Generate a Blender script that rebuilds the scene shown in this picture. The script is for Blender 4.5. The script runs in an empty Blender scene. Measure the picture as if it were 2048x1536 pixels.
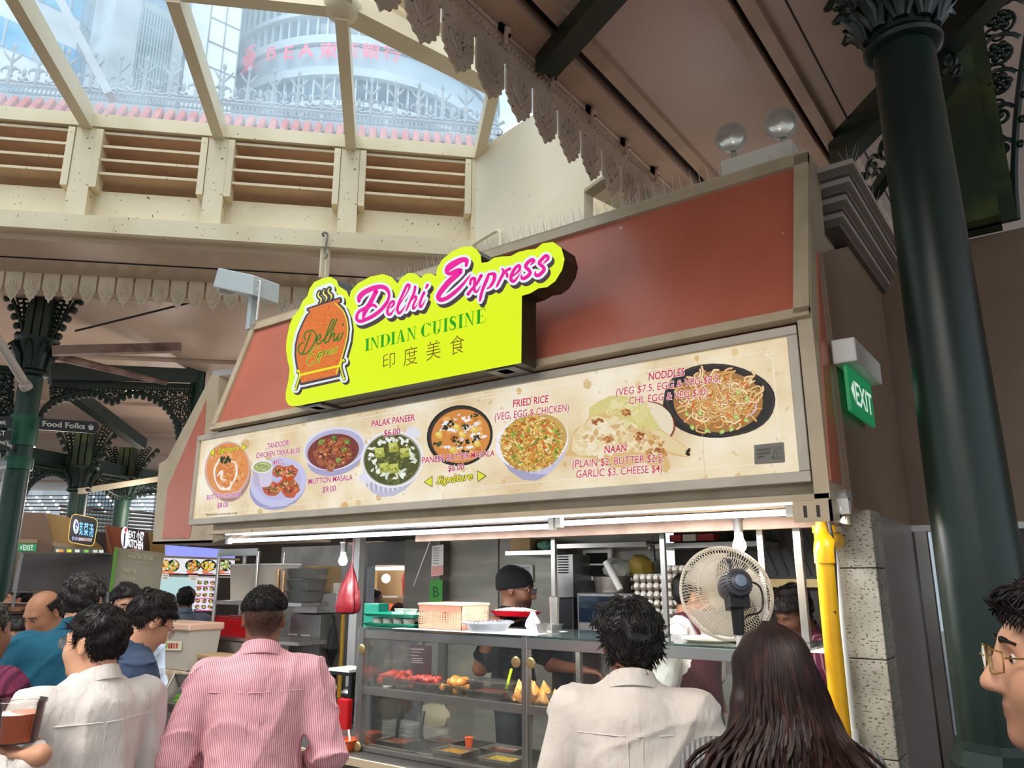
import bpy, bmesh, math, random
import numpy as np
from mathutils import Vector, Matrix
S = bpy.context.scene
COL = S.collection
# ---------------------------------------------------------------- camera
FPX, PITCH, AZ, EYE = 1524.0, math.radians(14.3), math.radians(126.16), 1.72
cam_data = bpy.data.cameras.new('camera'); cam = bpy.data.objects.new('camera', cam_data); COL.objects.link(cam)
cam_data.sensor_width = 36.0; cam_data.sensor_fit = 'HORIZONTAL'; cam_data.lens = FPX/2048*36.0
cam_data.clip_start = 0.05; cam_data.clip_end = 400
cam.location = (0, 0, EYE); cam.rotation_euler = (math.pi/2+PITCH, 0, AZ-math.pi/2)
S.camera = cam
# ---------------------------------------------------------------- sky, exposure
W = bpy.data.worlds.new('sky'); S.world = W; W.use_nodes = True
_bg = W.node_tree.nodes['Background']
_bg.inputs[0].default_value = (0.80, 0.91, 1.0, 1); _bg.inputs[1].default_value = 1.25
S.view_settings.view_transform = 'Standard'; S.view_settings.look = 'None'
S.view_settings.exposure = 0.0; S.view_settings.gamma = 1.0; S.view_settings.use_curve_mapping = False
# ---------------------------------------------------------------- sun, added fill and uplights of the hall
def area(name, loc, target, sx, sy, power, color=(1,1,1)):
    l = bpy.data.lights.new(name, 'AREA'); l.shape = 'RECTANGLE'; l.size = sx; l.size_y = sy; l.energy = power; l.color = color
    o = bpy.data.objects.new(name, l); COL.objects.link(o); o.location = loc
    o.rotation_euler = (Vector(target)-Vector(loc)).to_track_quat('-Z', 'Y').to_euler(); return o
def point(name, loc, power, color=(1,1,1), r=0.04):
    l = bpy.data.lights.new(name, 'POINT'); l.energy = power; l.color = color; l.shadow_soft_size = r
    o = bpy.data.objects.new(name, l); COL.objects.link(o); o.location = loc; return o
LIGHTS_HERE = True
def sun(name, d, e, ang, color=(1,1,1)):
    l = bpy.data.lights.new(name, 'SUN'); l.energy = e; l.angle = math.radians(ang); l.color = color
    o = bpy.data.objects.new(name, l); COL.objects.link(o); o.rotation_euler = Vector(d).to_track_quat('-Z', 'Y').to_euler(); return o
sun('overcast_sun', (-.25, .45, -.85), 2.8, 50, (1.0, .97, .92))
area('front_fill', (-1.6, -.9, 4.25), (-1.8, 1.9, .6), 4.0, 1.2, 78, (1.0, 0.94, 0.88)).data.spread = math.radians(85)  # added fill from behind the camera, brightening the people like daylight
for _p, _w in (((-1.7, 4.6, 3.3), 13), ((.6, 5.7, 3.5), 16), ((.9, -2.5, 2.6), 26), ((-10.5, 4.3, 2.8), 55), ((-13.5, 7.5, 2.8), 70), ((-8.2, 7.2, 2.8), 50), ((-12, 2.2, 2.8), 45), ((-17, 12, 2.8), 90)): point('uplight_and_fill', _p, _w, (1.0, .89, .80), .4)  # uplights inferred above this stall; the others are added fill for the ceilings
# ---------------------------------------------------------------- pixel -> world helpers (distances are real)
_F = Vector((math.cos(AZ)*math.cos(PITCH), math.sin(AZ)*math.cos(PITCH), math.sin(PITCH)))
_R = Vector((math.sin(AZ), -math.cos(AZ), 0)); _U = _R.cross(_F); EY = Vector((0, 0, EYE))
def ray(x, y): return (_F*FPX + _R*(x-1024) - _U*(y-768)).normalized()
def aty(x, y, Y): d = ray(x, y); return EY + d*(Y/d.y)
def atx(x, y, X): d = ray(x, y); return EY + d*(X/d.x)
def atz(x, y, z): d = ray(x, y); return EY + d*((z-EYE)/d.z)
def atd(x, y, D): d = ray(x, y); return EY + d*(D/math.hypot(d.x, d.y))
def atpl(x, y, P, n): d = ray(x, y); n = Vector(n); return EY + d*((Vector(P)-EY).dot(n)/d.dot(n))
def pxsize(P): return (Vector(P)-EY).dot(_F)/FPX          # metres per pixel at P
rnd = random.Random(5)
# ---------------------------------------------------------------- colours and materials
def lin(c):
    if isinstance(c, str):
        c = c.lstrip('#'); c = [int(c[i:i+2], 16)/255 for i in (0, 2, 4)]
        c = [x/12.92 if x <= 0.04045 else ((x+0.055)/1.055)**2.4 for x in c]
    return (c[0], c[1], c[2], 1.0)
MATS = {}
def mat(name, color='808080', rough=0.5, metal=0.0, noise=None, bump=None, emit=None, estr=1.0, spec=0.5, specks=None,
        attr=False, trans=0.0, alpha=None, coat=0.0, wave=None, sheen=0.0, attr_emit=0.0, sss=0.0):
    if name in MATS: return MATS[name]
    m = bpy.data.materials.new(name); m.use_nodes = True; nt = m.node_tree; N = nt.nodes; L = nt.links
    b = N['Principled BSDF']; MATS[name] = m
    b.inputs['Base Color'].default_value = lin(color); b.inputs['Roughness'].default_value = rough; b.inputs['Metallic'].default_value = metal
    b.inputs['Specular IOR Level'].default_value = spec; b.inputs['Coat Weight'].default_value = coat; b.inputs['Sheen Weight'].default_value = sheen
    if trans: b.inputs['Transmission Weight'].default_value = trans
    if sss: b.inputs['Subsurface Weight'].default_value = sss; b.inputs['Subsurface Scale'].default_value = 0.01
    if alpha is not None: b.inputs['Alpha'].default_value = alpha
    tc = None
    def coord(scale):
        nonlocal tc
        if tc is None: tc = N.new('ShaderNodeTexCoord')
        mp = N.new('ShaderNodeMapping'); L.new(tc.outputs['Object'], mp.inputs[0])
        mp.inputs['Scale'].default_value = scale if isinstance(scale, (tuple, list)) else (scale,)*3
        return mp.outputs[0]
    src = None
    if attr:
        a = N.new('ShaderNodeAttribute'); a.attribute_name = 'Col'; src = a.outputs['Color']
        if attr_emit:
            L.new(src, b.inputs['Emission Color']); b.inputs['Emission Strength'].default_value = attr_emit; src = None; b.inputs['Base Color'].default_value = (.02, .02, .02, 1)
    def mix(fac, c1, c2):
        mx = N.new('ShaderNodeMix'); mx.data_type = 'RGBA'; L.new(fac, mx.inputs['Factor'])
        if c1 is None: mx.inputs[6].default_value = lin(color)
        else: L.new(c1, mx.inputs[6])
        mx.inputs[7].default_value = lin(c2); return mx.outputs[2]
    def ramp(fac, lo, hi):
        r = N.new('ShaderNodeMapRange'); r.inputs[1].default_value = lo; r.inputs[2].default_value = hi; r.clamp = True
        L.new(fac, r.inputs[0]); return r.outputs[0]
    if noise:                                   # (colour, scale, lo, hi)
        for nz in (noise if isinstance(noise, list) else [noise]):
            t = N.new('ShaderNodeTexNoise'); t.inputs['Scale'].default_value = 1.0; t.inputs['Detail'].default_value = 4
            L.new(coord(nz[1]), t.inputs['Vector']); src = mix(ramp(t.outputs[0], nz[2], nz[3]), src, nz[0])
    if specks:                                  # (colour, scale, threshold)
        t = N.new('ShaderNodeTexNoise'); t.inputs['Scale'].default_value = 1.0; t.inputs['Detail'].default_value = 2
        L.new(coord(specks[1]), t.inputs['Vector']); src = mix(ramp(t.outputs[0], specks[2], specks[2]+0.02), src, specks[0])
    if wave:                                    # (colour, scale, direction, lo, hi)
        t = N.new('ShaderNodeTexWave'); t.bands_direction = wave[2]; t.inputs['Scale'].default_value = wave[1]; t.inputs['Distortion'].default_value = 0.0
        L.new(coord(1.0), t.inputs['Vector']); src = mix(ramp(t.outputs[1], wave[3], wave[4]), src, wave[0])
    if src is not None: L.new(src, b.inputs['Base Color'])
    if bump:                                    # (scale, strength, distance)
        t = N.new('ShaderNodeTexNoise'); t.inputs['Scale'].default_value = 1.0; t.inputs['Detail'].default_value = 5
        L.new(coord(bump[0]), t.inputs['Vector']); bp = N.new('ShaderNodeBump'); bp.inputs['Strength'].default_value = bump[1]
        bp.inputs['Distance'].default_value = bump[2]; L.new(t.outputs[0], bp.inputs['Height']); L.new(bp.outputs[0], b.inputs['Normal'])
    if emit is not None:
        b.inputs['Emission Color'].default_value = lin(emit); b.inputs['Emission Strength'].default_value = estr
    return m
def glass(name, tint=(1, 1, 1), haze=0.0, hazecol=(0.9, 0.95, 1.0), gloss=0.08, hscale=3.0, translucent=0.0):
    m = bpy.data.materials.new(name); m.use_nodes = True; nt = m.node_tree; N = nt.nodes; L = nt.links; N.clear(); MATS[name] = m
    out = N.new('ShaderNodeOutputMaterial'); t = N.new('ShaderNodeBsdfTransparent'); t.inputs[0].default_value = (*tint, 1)
    g = N.new('ShaderNodeBsdfGlossy'); g.inputs['Roughness'].default_value = 0.03
    mx = N.new('ShaderNodeMixShader'); fr = N.new('ShaderNodeFresnel'); fr.inputs[0].default_value = 1.45
    ml = N.new('ShaderNodeMath'); ml.operation = 'MULTIPLY'; ml.inputs[1].default_value = gloss*12; ml.use_clamp = True
    L.new(fr.outputs[0], ml.inputs[0]); L.new(ml.outputs[0], mx.inputs[0]); L.new(t.outputs[0], mx.inputs[1]); L.new(g.outputs[0], mx.inputs[2])
    last = mx.outputs[0]
    if haze:
        d = N.new('ShaderNodeBsdfTranslucent' if translucent else 'ShaderNodeBsdfDiffuse'); d.inputs[0].default_value = (*hazecol, 1)
        nz = N.new('ShaderNodeTexNoise'); nz.inputs['Scale'].default_value = hscale; nz.inputs['Detail'].default_value = 5
        tc = N.new('ShaderNodeTexCoord'); L.new(tc.outputs['Object'], nz.inputs['Vector'])
        mr = N.new('ShaderNodeMapRange'); mr.inputs[1].default_value = 0.3; mr.inputs[2].default_value = 0.75
        mr.inputs[3].default_value = haze*0.6; mr.inputs[4].default_value = haze*1.4; L.new(nz.outputs[0], mr.inputs[0])
        m2 = N.new('ShaderNodeMixShader'); L.new(mr.outputs[0], m2.inputs[0]); L.new(last, m2.inputs[1]); L.new(d.outputs[0], m2.inputs[2]); last = m2.outputs[0]
    L.new(last, out.inputs[0]); return m
# ---------------------------------------------------------------- mesh builder
class MB:
    def __init__(s): s.v = []; s.f = []; s.m = []; s.c = []; s.anyc = False
    def add(s, vs, fs, mi=0, col=None):
        k = len(s.v); s.v.extend([(float(p[0]), float(p[1]), float(p[2])) for p in vs])
        if col is not None: s.anyc = True; col = lin(col)
        for f in fs: s.f.append(tuple(i+k for i in f)); s.m.append(mi); s.c.append(col)
        return s
    def box(s, lo, hi, mi=0, col=None):
        x0, y0, z0 = lo; x1, y1, z1 = hi
        return s.add([(x0,y0,z0),(x1,y0,z0),(x1,y1,z0),(x0,y1,z0),(x0,y0,z1),(x1,y0,z1),(x1,y1,z1),(x0,y1,z1)], BOXF, mi, col)
    def hexa(s, bot, top, mi=0, col=None): return s.add(list(bot)+list(top), BOXF, mi, col)
    def obox(s, c, ax, ay, az, mi=0, col=None):                     # centre + three half-axis vectors
        c, ax, ay, az = map(Vector, (c, ax, ay, az))
        return s.hexa([c-ax-ay-az, c+ax-ay-az, c+ax+ay-az, c-ax+ay-az], [c-ax-ay+az, c+ax-ay+az, c+ax+ay+az, c-ax+ay+az], mi, col)
    def bar(s, p, q, w, h, up=(0, 0, 1), mi=0, col=None):            # rectangular beam from p to q
        p, q = Vector(p), Vector(q); d = (q-p); l = d.length; d.normalize(); u = Vector(up); a = d.cross(u)
        if a.length < 1e-5: a = d.cross(Vector((1, 0, 0)))
        a.normalize(); u = a.cross(d).normalized()
        return s.obox((p+q)/2, d*(l/2), a*(w/2), u*(h/2), mi, col)
    def tube(s, path, r, n=8, mi=0, col=None, closed=False, caps=True):
        P = [Vector(p) for p in path]; rr = r if isinstance(r, (list, tuple)) else [r]*len(P); V = []; F = []; m = len(P); pa = None
        for i, p in enumerate(P):
            if closed: d = P[(i+1) % m]-P[i-1]
            else: d = P[min(i+1, m-1)]-P[max(i-1, 0)]
            if d.length < 1e-9: d = Vector((0, 0, 1))
            d.normalize()
            if pa is None: pa = d.orthogonal().normalized()
            a = pa-d*pa.dot(d); a = a.normalized() if a.length > 1e-6 else d.orthogonal().normalized(); b = d.cross(a); pa = a
            for k in range(n):
                t = 2*math.pi*k/n; V.append(p+(a*math.cos(t)+b*math.sin(t))*rr[i])
        for i in range(m if closed else m-1):
            j = (i+1) % m
            for k in range(n): F.append((i*n+k, i*n+(k+1) % n, j*n+(k+1) % n, j*n+k))
        if caps and not closed: F.append(tuple(range(n))[::-1]); F.append(tuple(range((m-1)*n, m*n)))
        return s.add(V, F, mi, col)
    def cyl(s, p, q, r, r2=None, n=16, mi=0, col=None): return s.tube([p, q], [r, r if r2 is None else r2], n, mi, col)
    def lathe(s, prof, c, axis=(0, 0, 1), n=24, mi=0, col=None, sx=1.0, sy=1.0):   # prof [(r, h)]
        c = Vector(c); ax = Vector(axis).normalized(); a = ax.orthogonal().normalized()
        if abs(ax.z) > 0.99: a = Vector((1, 0, 0))
        b = ax.cross(a); V = []; F = []
        for r, h in prof:
            for k in range(n):
                t = 2*math.pi*k/n; V.append(c+ax*h+(a*math.cos(t)*sx+b*math.sin(t)*sy)*r)
        for i in range(len(prof)-1):
            for k in range(n): F.append((i*n+k, i*n+(k+1) % n, (i+1)*n+(k+1) % n, (i+1)*n+k))
        if prof[0][0] > 1e-4: F.append(tuple(range(n))[::-1])
        if prof[-1][0] > 1e-4: F.append(tuple(range((len(prof)-1)*n, len(prof)*n)))
        return s.add(V, F, mi, col)
    def ell(s, c, r, n=12, m=8, mi=0, col=None, rot=None):
        V = []; F = []; c = Vector(c); r = (r, r, r) if isinstance(r, (int, float)) else r
        for i in range(m+1):
            p = math.pi*i/m
            for k in range(n):
                t = 2*math.pi*k/n; q = Vector((r[0]*math.sin(p)*math.cos(t), r[1]*math.sin(p)*math.sin(t), -r[2]*math.cos(p)))
                V.append(c+(rot @ q if rot else q))
        for i in range(m):
            for k in range(n): F.append((i*n+k, i*n+(k+1) % n, (i+1)*n+(k+1) % n, (i+1)*n+k))
        return s.add(V, F, mi, col)
    def prism(s, poly, d, mi=0, col=None):                          # polygon extruded along d
        P = [Vector(p) for p in poly]; d = Vector(d); n = len(P)
        F = [tuple(range(n))[::-1], tuple(range(n, 2*n))]+[(i, (i+1) % n, n+(i+1) % n, n+i) for i in range(n)]
        return s.add(P+[p+d for p in P], F, mi, col)
    def merge(s, o):
        k = len(s.v); s.v += o.v; s.f += [tuple(i+k for i in f) for f in o.f]; s.m += o.m; s.c += o.c; s.anyc |= o.anyc; return s
BOXF = [(0,3,2,1),(4,5,6,7),(0,1,5,4),(1,2,6,5),(2,3,7,6),(3,0,4,7)]
def wloc(o):
    p = Vector((0, 0, 0))
    while o is not None: p += o.location; o = o.parent
    return p
def obj(name, mb, mats, parent=None, smooth=False, bevel=0.0, loc=None, angle=35, fixn=False):
    """one mesh object; vertices are given in world space"""
    v = np.array(mb.v, dtype=float).reshape(-1, 3)
    if parent is not None: base = wloc(parent)
    elif loc is not None: base = Vector(loc)
    else: base = Vector(((v[:,0].min()+v[:,0].max())/2, (v[:,1].min()+v[:,1].max())/2, v[:,2].min()))
    v = v-np.array(base)
    me = bpy.data.meshes.new(name); me.from_pydata(v.tolist(), [], mb.f)
    for m in (mats if isinstance(mats, (list, tuple)) else [mats]): me.materials.append(m)
    me.polygons.foreach_set('material_index', mb.m)
    if mb.anyc:
        at = me.color_attributes.new('Col', 'FLOAT_COLOR', 'CORNER'); cc = []
        for p, c in zip(me.polygons, mb.c): cc.extend((c or (0.5, 0.5, 0.5, 1))*p.loop_total)
        at.data.foreach_set('color', cc)
    if fixn:
        bm = bmesh.new(); bm.from_mesh(me); bmesh.ops.recalc_face_normals(bm, faces=bm.faces); bm.to_mesh(me); bm.free()
    me.update()
    if smooth:
        me.polygons.foreach_set('use_smooth', [True]*len(me.polygons)); me.set_sharp_from_angle(angle=math.radians(angle))
    o = bpy.data.objects.new(name, me); COL.objects.link(o)
    if parent is None: o.location = base
    else: o.parent = parent
    if bevel:
        bv = o.modifiers.new('bevel', 'BEVEL'); bv.width = bevel; bv.segments = 2; bv.limit_method = 'ANGLE'; bv.angle_limit = math.radians(40)
    return o
def tag(o, label=None, cat=None, group=None, kind=None):
    if label: o['label'] = label
    if cat: o['category'] = cat
    if group: o['group'] = group
    if kind: o['kind'] = kind
    return o
def thing(name, label, cat, loc, group=None):
    o = bpy.data.objects.new(name, None); o.empty_display_size = 0.05; COL.objects.link(o); o.location = loc
    return tag(o, label, cat, group)
def struct(name, mb, m, parent=None, label=None, **k):
    o = obj(name, mb, m, parent, **k)
    if parent is None: o['kind'] = 'structure'
    if label: o['label'] = label
    return o
def copy_tree(o, parent=None):
    c = o.copy(); COL.objects.link(c)
    if parent is not None: c.parent = parent
    for ch in list(o.children): copy_tree(ch, c)
    return c
def smoothpath(pts, n=6, closed=False):
    P = [Vector(p) for p in pts]; m = len(P); out = []
    for i in range(m if closed else m-1):
        if closed: p0, p1, p2, p3 = P[i-1], P[i], P[(i+1) % m], P[(i+2) % m]
        else: p0, p1, p2, p3 = P[max(i-1, 0)], P[i], P[i+1], P[min(i+2, m-1)]
        for k in range(n):
            t = k/n; out.append(0.5*((2*p1)+(p2-p0)*t+(2*p0-5*p1+4*p2-p3)*t*t+(3*p1-p0-3*p2+p3)*t**3))
    if not closed: out.append(P[-1])
    return out
# ---------------------------------------------------------------- lettering: text turned into flat faces
_TX = {}
def text_data(s, bold=0.0, shear=0.0):
    k = (s, bold, shear)
    if k not in _TX:
        c = bpy.data.curves.new('lettering', 'FONT'); c.body = s; c.size = 1.0; c.offset = bold; c.shear = shear; c.resolution_u = 3
        o = bpy.data.objects.new('lettering', c); COL.objects.link(o); bpy.context.view_layer.update()
        dg = bpy.context.evaluated_depsgraph_get(); me = bpy.data.meshes.new_from_object(o.evaluated_get(dg))
        _TX[k] = ([(v.co.x, v.co.y) for v in me.vertices], [tuple(p.vertices) for p in me.polygons])
        bpy.data.objects.remove(o); bpy.data.curves.remove(c); bpy.data.meshes.remove(me)
    return _TX[k]
class Canvas:
    """flat printing on a plane: origin o, axes u (right), v (up), out (towards the viewer); layers lie a fraction of a millimetre apart"""
    def __init__(s, o, u, v, out, step=0.0004): s.o = Vector(o); s.u = Vector(u); s.v = Vector(v); s.w = Vector(out); s.step = step; s.mb = MB(); s.k = 1
    def P(s, x, y, k=None): return s.o+s.u*x+s.v*y+s.w*(s.step*(s.k if k is None else k))
    def poly(s, pts, col, k=None): s.mb.add([s.P(x, y, k) for x, y in pts], [tuple(range(len(pts)))], 0, col)
    def rect(s, x0, y0, x1, y1, col, k=None): s.poly([(x0,y0),(x1,y0),(x1,y1),(x0,y1)], col, k)
    def ell(s, cx, cy, rx, ry, col, k=None, n=32, rot=0.0, a0=0, a1=2*math.pi):
        c, d = math.cos(rot), math.sin(rot); full = a1-a0 > 6.28
        T = [a0+(a1-a0)*i/(n if full else n-1) for i in range(n)]
        s.poly([(cx+rx*math.cos(t)*c-ry*math.sin(t)*d, cy+rx*math.cos(t)*d+ry*math.sin(t)*c) for t in T], col, k)
    def stroke(s, pts, w, col, k=None, smooth=0, closed=False, cap=True):
        P = [Vector((p[0], p[1], 0)) for p in pts]
        ws = list(w) if isinstance(w, (list, tuple)) else [w]*len(P)
        if smooth:
            W_ = smoothpath([(a, 0, 0) for a in ws], smooth, closed); P = smoothpath(P, smooth, closed); ws = [max(q.x, 0) for q in W_]
        n = len(P); V = []; F = []
        for i in range(n):
            d = (P[(i+1) % n]-P[i-1]) if closed else (P[min(i+1, n-1)]-P[max(i-1, 0)])
            if d.length < 1e-9: d = Vector((1, 0, 0))
            d.normalize(); q = Vector((-d.y, d.x, 0))*ws[i]*0.5; V += [P[i]+q, P[i]-q]
        for i in range(n if closed else n-1): j = (i+1) % n; F.append((2*i, 2*i+1, 2*j+1, 2*j))
        s.mb.add([s.P(p.x, p.y, k) for p in V], F, 0, col)
        if cap and not closed:
            for i in (0, n-1):
                if ws[i] > 1e-4: s.ell(P[i].x, P[i].y, ws[i]/2, ws[i]/2, col, k, n=10)
    def text(s, t, x, y, size, col, k=None, bold=0.0, shear=0.0, align='l', sx=1.0, rot=0.0, outline=None):
        V, F = text_data(t, bold, shear)
        if not V: return
        x0 = min(p[0] for p in V); x1 = max(p[0] for p in V); off = {'l': -x0, 'c': -(x0+x1)/2, 'r': -x1}[align]
        c, d = math.cos(rot), math.sin(rot)
        if outline:
            V2, F2 = text_data(t, bold+outline[1], shear); kk = (s.k if k is None else k)
            s.mb.add([s.P(x+((a+off)*sx*c-b*d)*size, y+((a+off)*sx*d+b*c)*size, kk) for a, b in V2], F2, 0, outline[0]); k = kk+1
        s.mb.add([s.P(x+((a+off)*sx*c-b*d)*size, y+((a+off)*sx*d+b*c)*size, k) for a, b in V], F, 0, col)
    def textfit(s, t, x0, x1, y, h, col, **kw):                     # cap height h, stretched to x0..x1
        V, F = text_data(t, kw.get('bold', 0.0), kw.get('shear', 0.0)); w = max(p[0] for p in V)-min(p[0] for p in V); size = h/0.72
        s.text(t, x0, y, size, col, sx=(x1-x0)/(w*size), **kw)
# ================================================================ materials of the building
cream = mat('cream_paint', 'E2D3B2', 0.55, noise=('CDB995', 1.3, 0.45, 0.8), specks=('6B5A45', 26, 0.70), bump=(30, 0.15, 0.004))
creamc = mat('cream_paint_clean', 'E6DABD', 0.5, noise=('D5C3A0', 0.9, 0.4, 0.8))
slatm = mat('louvre_blade_paint', 'D4B08C', 0.6, noise=('AC866A', 1.8, 0.5, 0.85), specks=('4A382C', 40, 0.72))
ceilm = mat('ceiling_paint', 'BFA79A', 0.42, noise=('AD9182', 0.8, 0.4, 0.8))
ceild = mat('ceiling_strip_paint', 'B69B88', 0.5, noise=('92765F', 2.0, 0.45, 0.8))
darkgap = mat('dark_gap', '0E0C0B', 0.9)
valm = mat('shadowed_valance_paint', 'B5A08C', 0.6, noise=('9C8773', 3, 0.45, 0.75), specks=('4B3B31', 45, 0.66), bump=(35, 0.5, 0.01))  # grey-brown base puts the valance's shadow side into the paint
green = mat('dark_green_iron', '0B2018', 0.35, noise=('132B20', 2.5, 0.4, 0.75), bump=(18, 0.12, 0.004), specks=('C9C4A8', 9, 0.80))
greenf = mat('far_green_iron', '10251C', 0.5, noise=('1C3226', 5, 0.45, 0.8))
mossy_lit = mat('mossy_lit_green_iron', '23331C', 0.55, noise=('5A6A22', 3, 0.5, 0.8))  # yellow-green blotches put light into the left pilasters' colour; moss on the right pier
red_panel = mat('terracotta_panel', 'C06A52', 0.32, noise=('B05E48', 2.2, 0.4, 0.8), specks=('DDB8A5', 14, 0.79))
beige = mat('beige_metal_frame', 'BBA98C', 0.45, noise=('A39273', 5, 0.45, 0.8), specks=('6D604C', 18, 0.76))
greyframe = mat('grey_aluminium_frame', 'B9B0A0', 0.4, metal=0.1, noise=('A79E8E', 6, 0.4, 0.8))
brownwall = mat('brown_painted_wall', '8C7460', 0.42, noise=('786150', 1.0, 0.4, 0.8), bump=(3, 0.25, 0.03))
steel = mat('brushed_steel', 'B8B4AE', 0.28, metal=0.9, noise=('8F8B86', (2, 40, 2), 0.4, 0.8))
steeld = mat('dull_steel', '8B8A88', 0.4, metal=0.75, noise=('6E6C6A', 6, 0.4, 0.8))
alum = mat('aluminium', 'C4C2C0', 0.35, metal=0.6)
white = mat('white_plastic', 'E4E3DE', 0.4)
black = mat('black_plastic', '151517', 0.4)
floorm = mat('floor_tile', '8A8078', 0.45, noise=('746A62', 2, 0.4, 0.7))
s45 = math.sqrt(0.5); w45 = Vector((s45, s45, 0)); n45 = Vector((s45, -s45, 0)); O45 = atd(700, 477, 7.0); O45.z = 0
def P45(a, b, z): return O45+w45*a+n45*b+Vector((0, 0, z))
def px45(x, y, b=0.0): return atpl(x, y, O45+n45*b, n45)
def a_of(p): return (Vector(p)-O45).dot(w45)
def box45(mb, a0, a1, b0, b1, z0, z1, mi=0):
    return mb.hexa([P45(a0,b0,z0), P45(a0,b1,z0), P45(a1,b1,z0), P45(a1,b0,z0)], [P45(a0,b0,z1), P45(a0,b1,z1), P45(a1,b1,z1), P45(a1,b0,z1)], mi)
# ---------------------------------------------------------------- floor
struct('floor', MB().box((-32, -14, -0.1), (14, 30, 0)), floorm)
# ---------------------------------------------------------------- louvred clerestory wall and skylight
zl0, zl1 = px45(0, 461).z, px45(300, 447).z
zu0, zu1 = px45(690, 299).z, px45(690, 275).z
zs = px45(678, 407).z
aL, aR = -5.2, a_of(px45(948, 400))
struct('trim_1', box45(MB(), aL, aR, -0.30, 0.10, zl0, zl1), cream, label='cream ledge beam below the louvres')
struct('trim_2', box45(MB(), aL, aR, -0.22, 0.05, zu0, zu1), cream, label='cream head beam above the louvres')
struct('wall_louvre_sill', box45(MB(), aL, aR, -0.20, -0.10, zl1-0.02, zs), cream)
posts = [a_of(px45(*q)) for q in ((178, 250), (440, 275), (702, 305))]
posts = [posts[0]-1.27, posts[0], posts[1], posts[2], aR+0.06]
for i, a in enumerate(posts):
    m = MB(); box45(m, a-0.09, a+0.09, -0.16, 0.03, zl1, zu0+0.01)
    for sg in (-1, 1): box45(m, a+sg*0.125-0.03, a+sg*0.125+0.03, -0.12, 0.045, zs-0.03, zu0-0.02)
    struct('trim_%d' % (10+i), m, cream, label='cream post between two louvre bays')
for i in range(4):
    a0, a1 = posts[i]+0.10, posts[i+1]-0.10
    f = MB(); box45(f, a0, a1, -0.75, -0.70, zs-0.1, zu0)          # shaded back of the vent
    w = struct('window_%d' % (i+1), f, slatm, label='louvred vent bay in the cream clerestory')
    for k in range(4):
        z = zu0-0.03-(zu0-0.03-zs)*k/4
        b = MB(); b.hexa([P45(a0,-0.55,z-0.10), P45(a0,0.0,z-0.018), P45(a1,0.0,z-0.018), P45(a1,-0.55,z-0.10)], [P45(a0,-0.55,z-0.085), P45(a0,0.0,z), P45(a1,0.0,z), P45(a1,-0.55,z-0.085)])
        box45(b, a0, a1, 0.0, 0.012, z-0.022, z+0.004, 1)
        obj('louvre_blade', b, [slatm, cream], w)
# rafters, ridge and glass
ridge_b = 1.72
hub = P45(a_of(P45(posts[3], 0, 0)), ridge_b, zu1+0.12)
rpB = Vector((*px45(958, 304).xy, zu1)); rpT = atz(990, 165, hub.z)
def rafter(nm, p, q, w=0.10, h=0.20, lab=None): return struct(nm, MB().bar(p, q, w, h), creamc, label=lab or 'cream skylight rafter')
for i in range(4): rafter('trim_%d' % (20+i), P45(posts[i], -0.02, zu1-0.06), P45(posts[i], ridge_b, zu1+0.07))
rafter('trim_24', P45(posts[0]-1.0, ridge_b, zu1+0.1), hub, 0.12, 0.16, 'cream skylight ridge beam')
rafter('trim_25', hub, rpT, 0.2, 0.16, 'cream skylight ridge beam turning the corner')
rafter('trim_26', rpB-Vector((0, 0, .05)), rpT, 0.10, 0.18)
m = MB(); m.ell(hub+Vector((0, 0, -0.02)), (0.16, 0.16, 0.11)); struct('trim_27', m, creamc, smooth=True, label='cream node where the skylight beams meet')
m = MB()
for q0, q1, z in (((740, 0), (1010, 165), 6.35), ((790, -20), (1040, 150), 6.4)): m.bar(atz(*q0, z), atz(*q1, z), 0.10, 0.14)
struct('trim_28', m, creamc, label='cream roof members beyond the skylight')
rafter('trim_29', hub, P45(posts[3]+0.3, ridge_b+1.5, zu1+0.5), 0.12, 0.2)
dirty = glass('dirty_hazed_skylight_glass', (0.93, 0.97, 1.0), 0.14, (0.80, 0.93, 1.0), 0.0, 2.2, translucent=True)  # dirt film; its translucent haze also stands in for washed-out daylight
gz = zu1+0.02
for i in range(3):
    q = [P45(posts[i]+.03, 0, gz), P45(posts[i+1]-.03, 0, gz), P45(posts[i+1]-.03, ridge_b, gz+0.16), P45(posts[i]+.03, ridge_b, gz+0.16)]
    struct('window_%d' % (11+i), MB().prism(q, (0, 0, 0.012)), dirty, label='dusty glass pane of the skylight')
up = Vector((0, 0, 0.10))
struct('window_14', MB().prism([P45(posts[3]+.03, 0, gz), rpB+up*0.2, rpT+up, hub+up*0.6], (0, 0, 0.012)), dirty, label='dusty glass pane of the skylight at the corner')
rwB = atz(1075, 222, 6.0); far_r = atz(1330, 180, 6.15)
struct('window_15', MB().prism([rpB+up*0.2, Vector((*rwB.xy, 6.05)), Vector((*far_r.xy, 6.15)), Vector((-2.2, 4.4, 6.2)), rpT+up], (0, 0, 0.012)), dirty, label='clouded glass pane of the skylight beside the valance')
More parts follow.
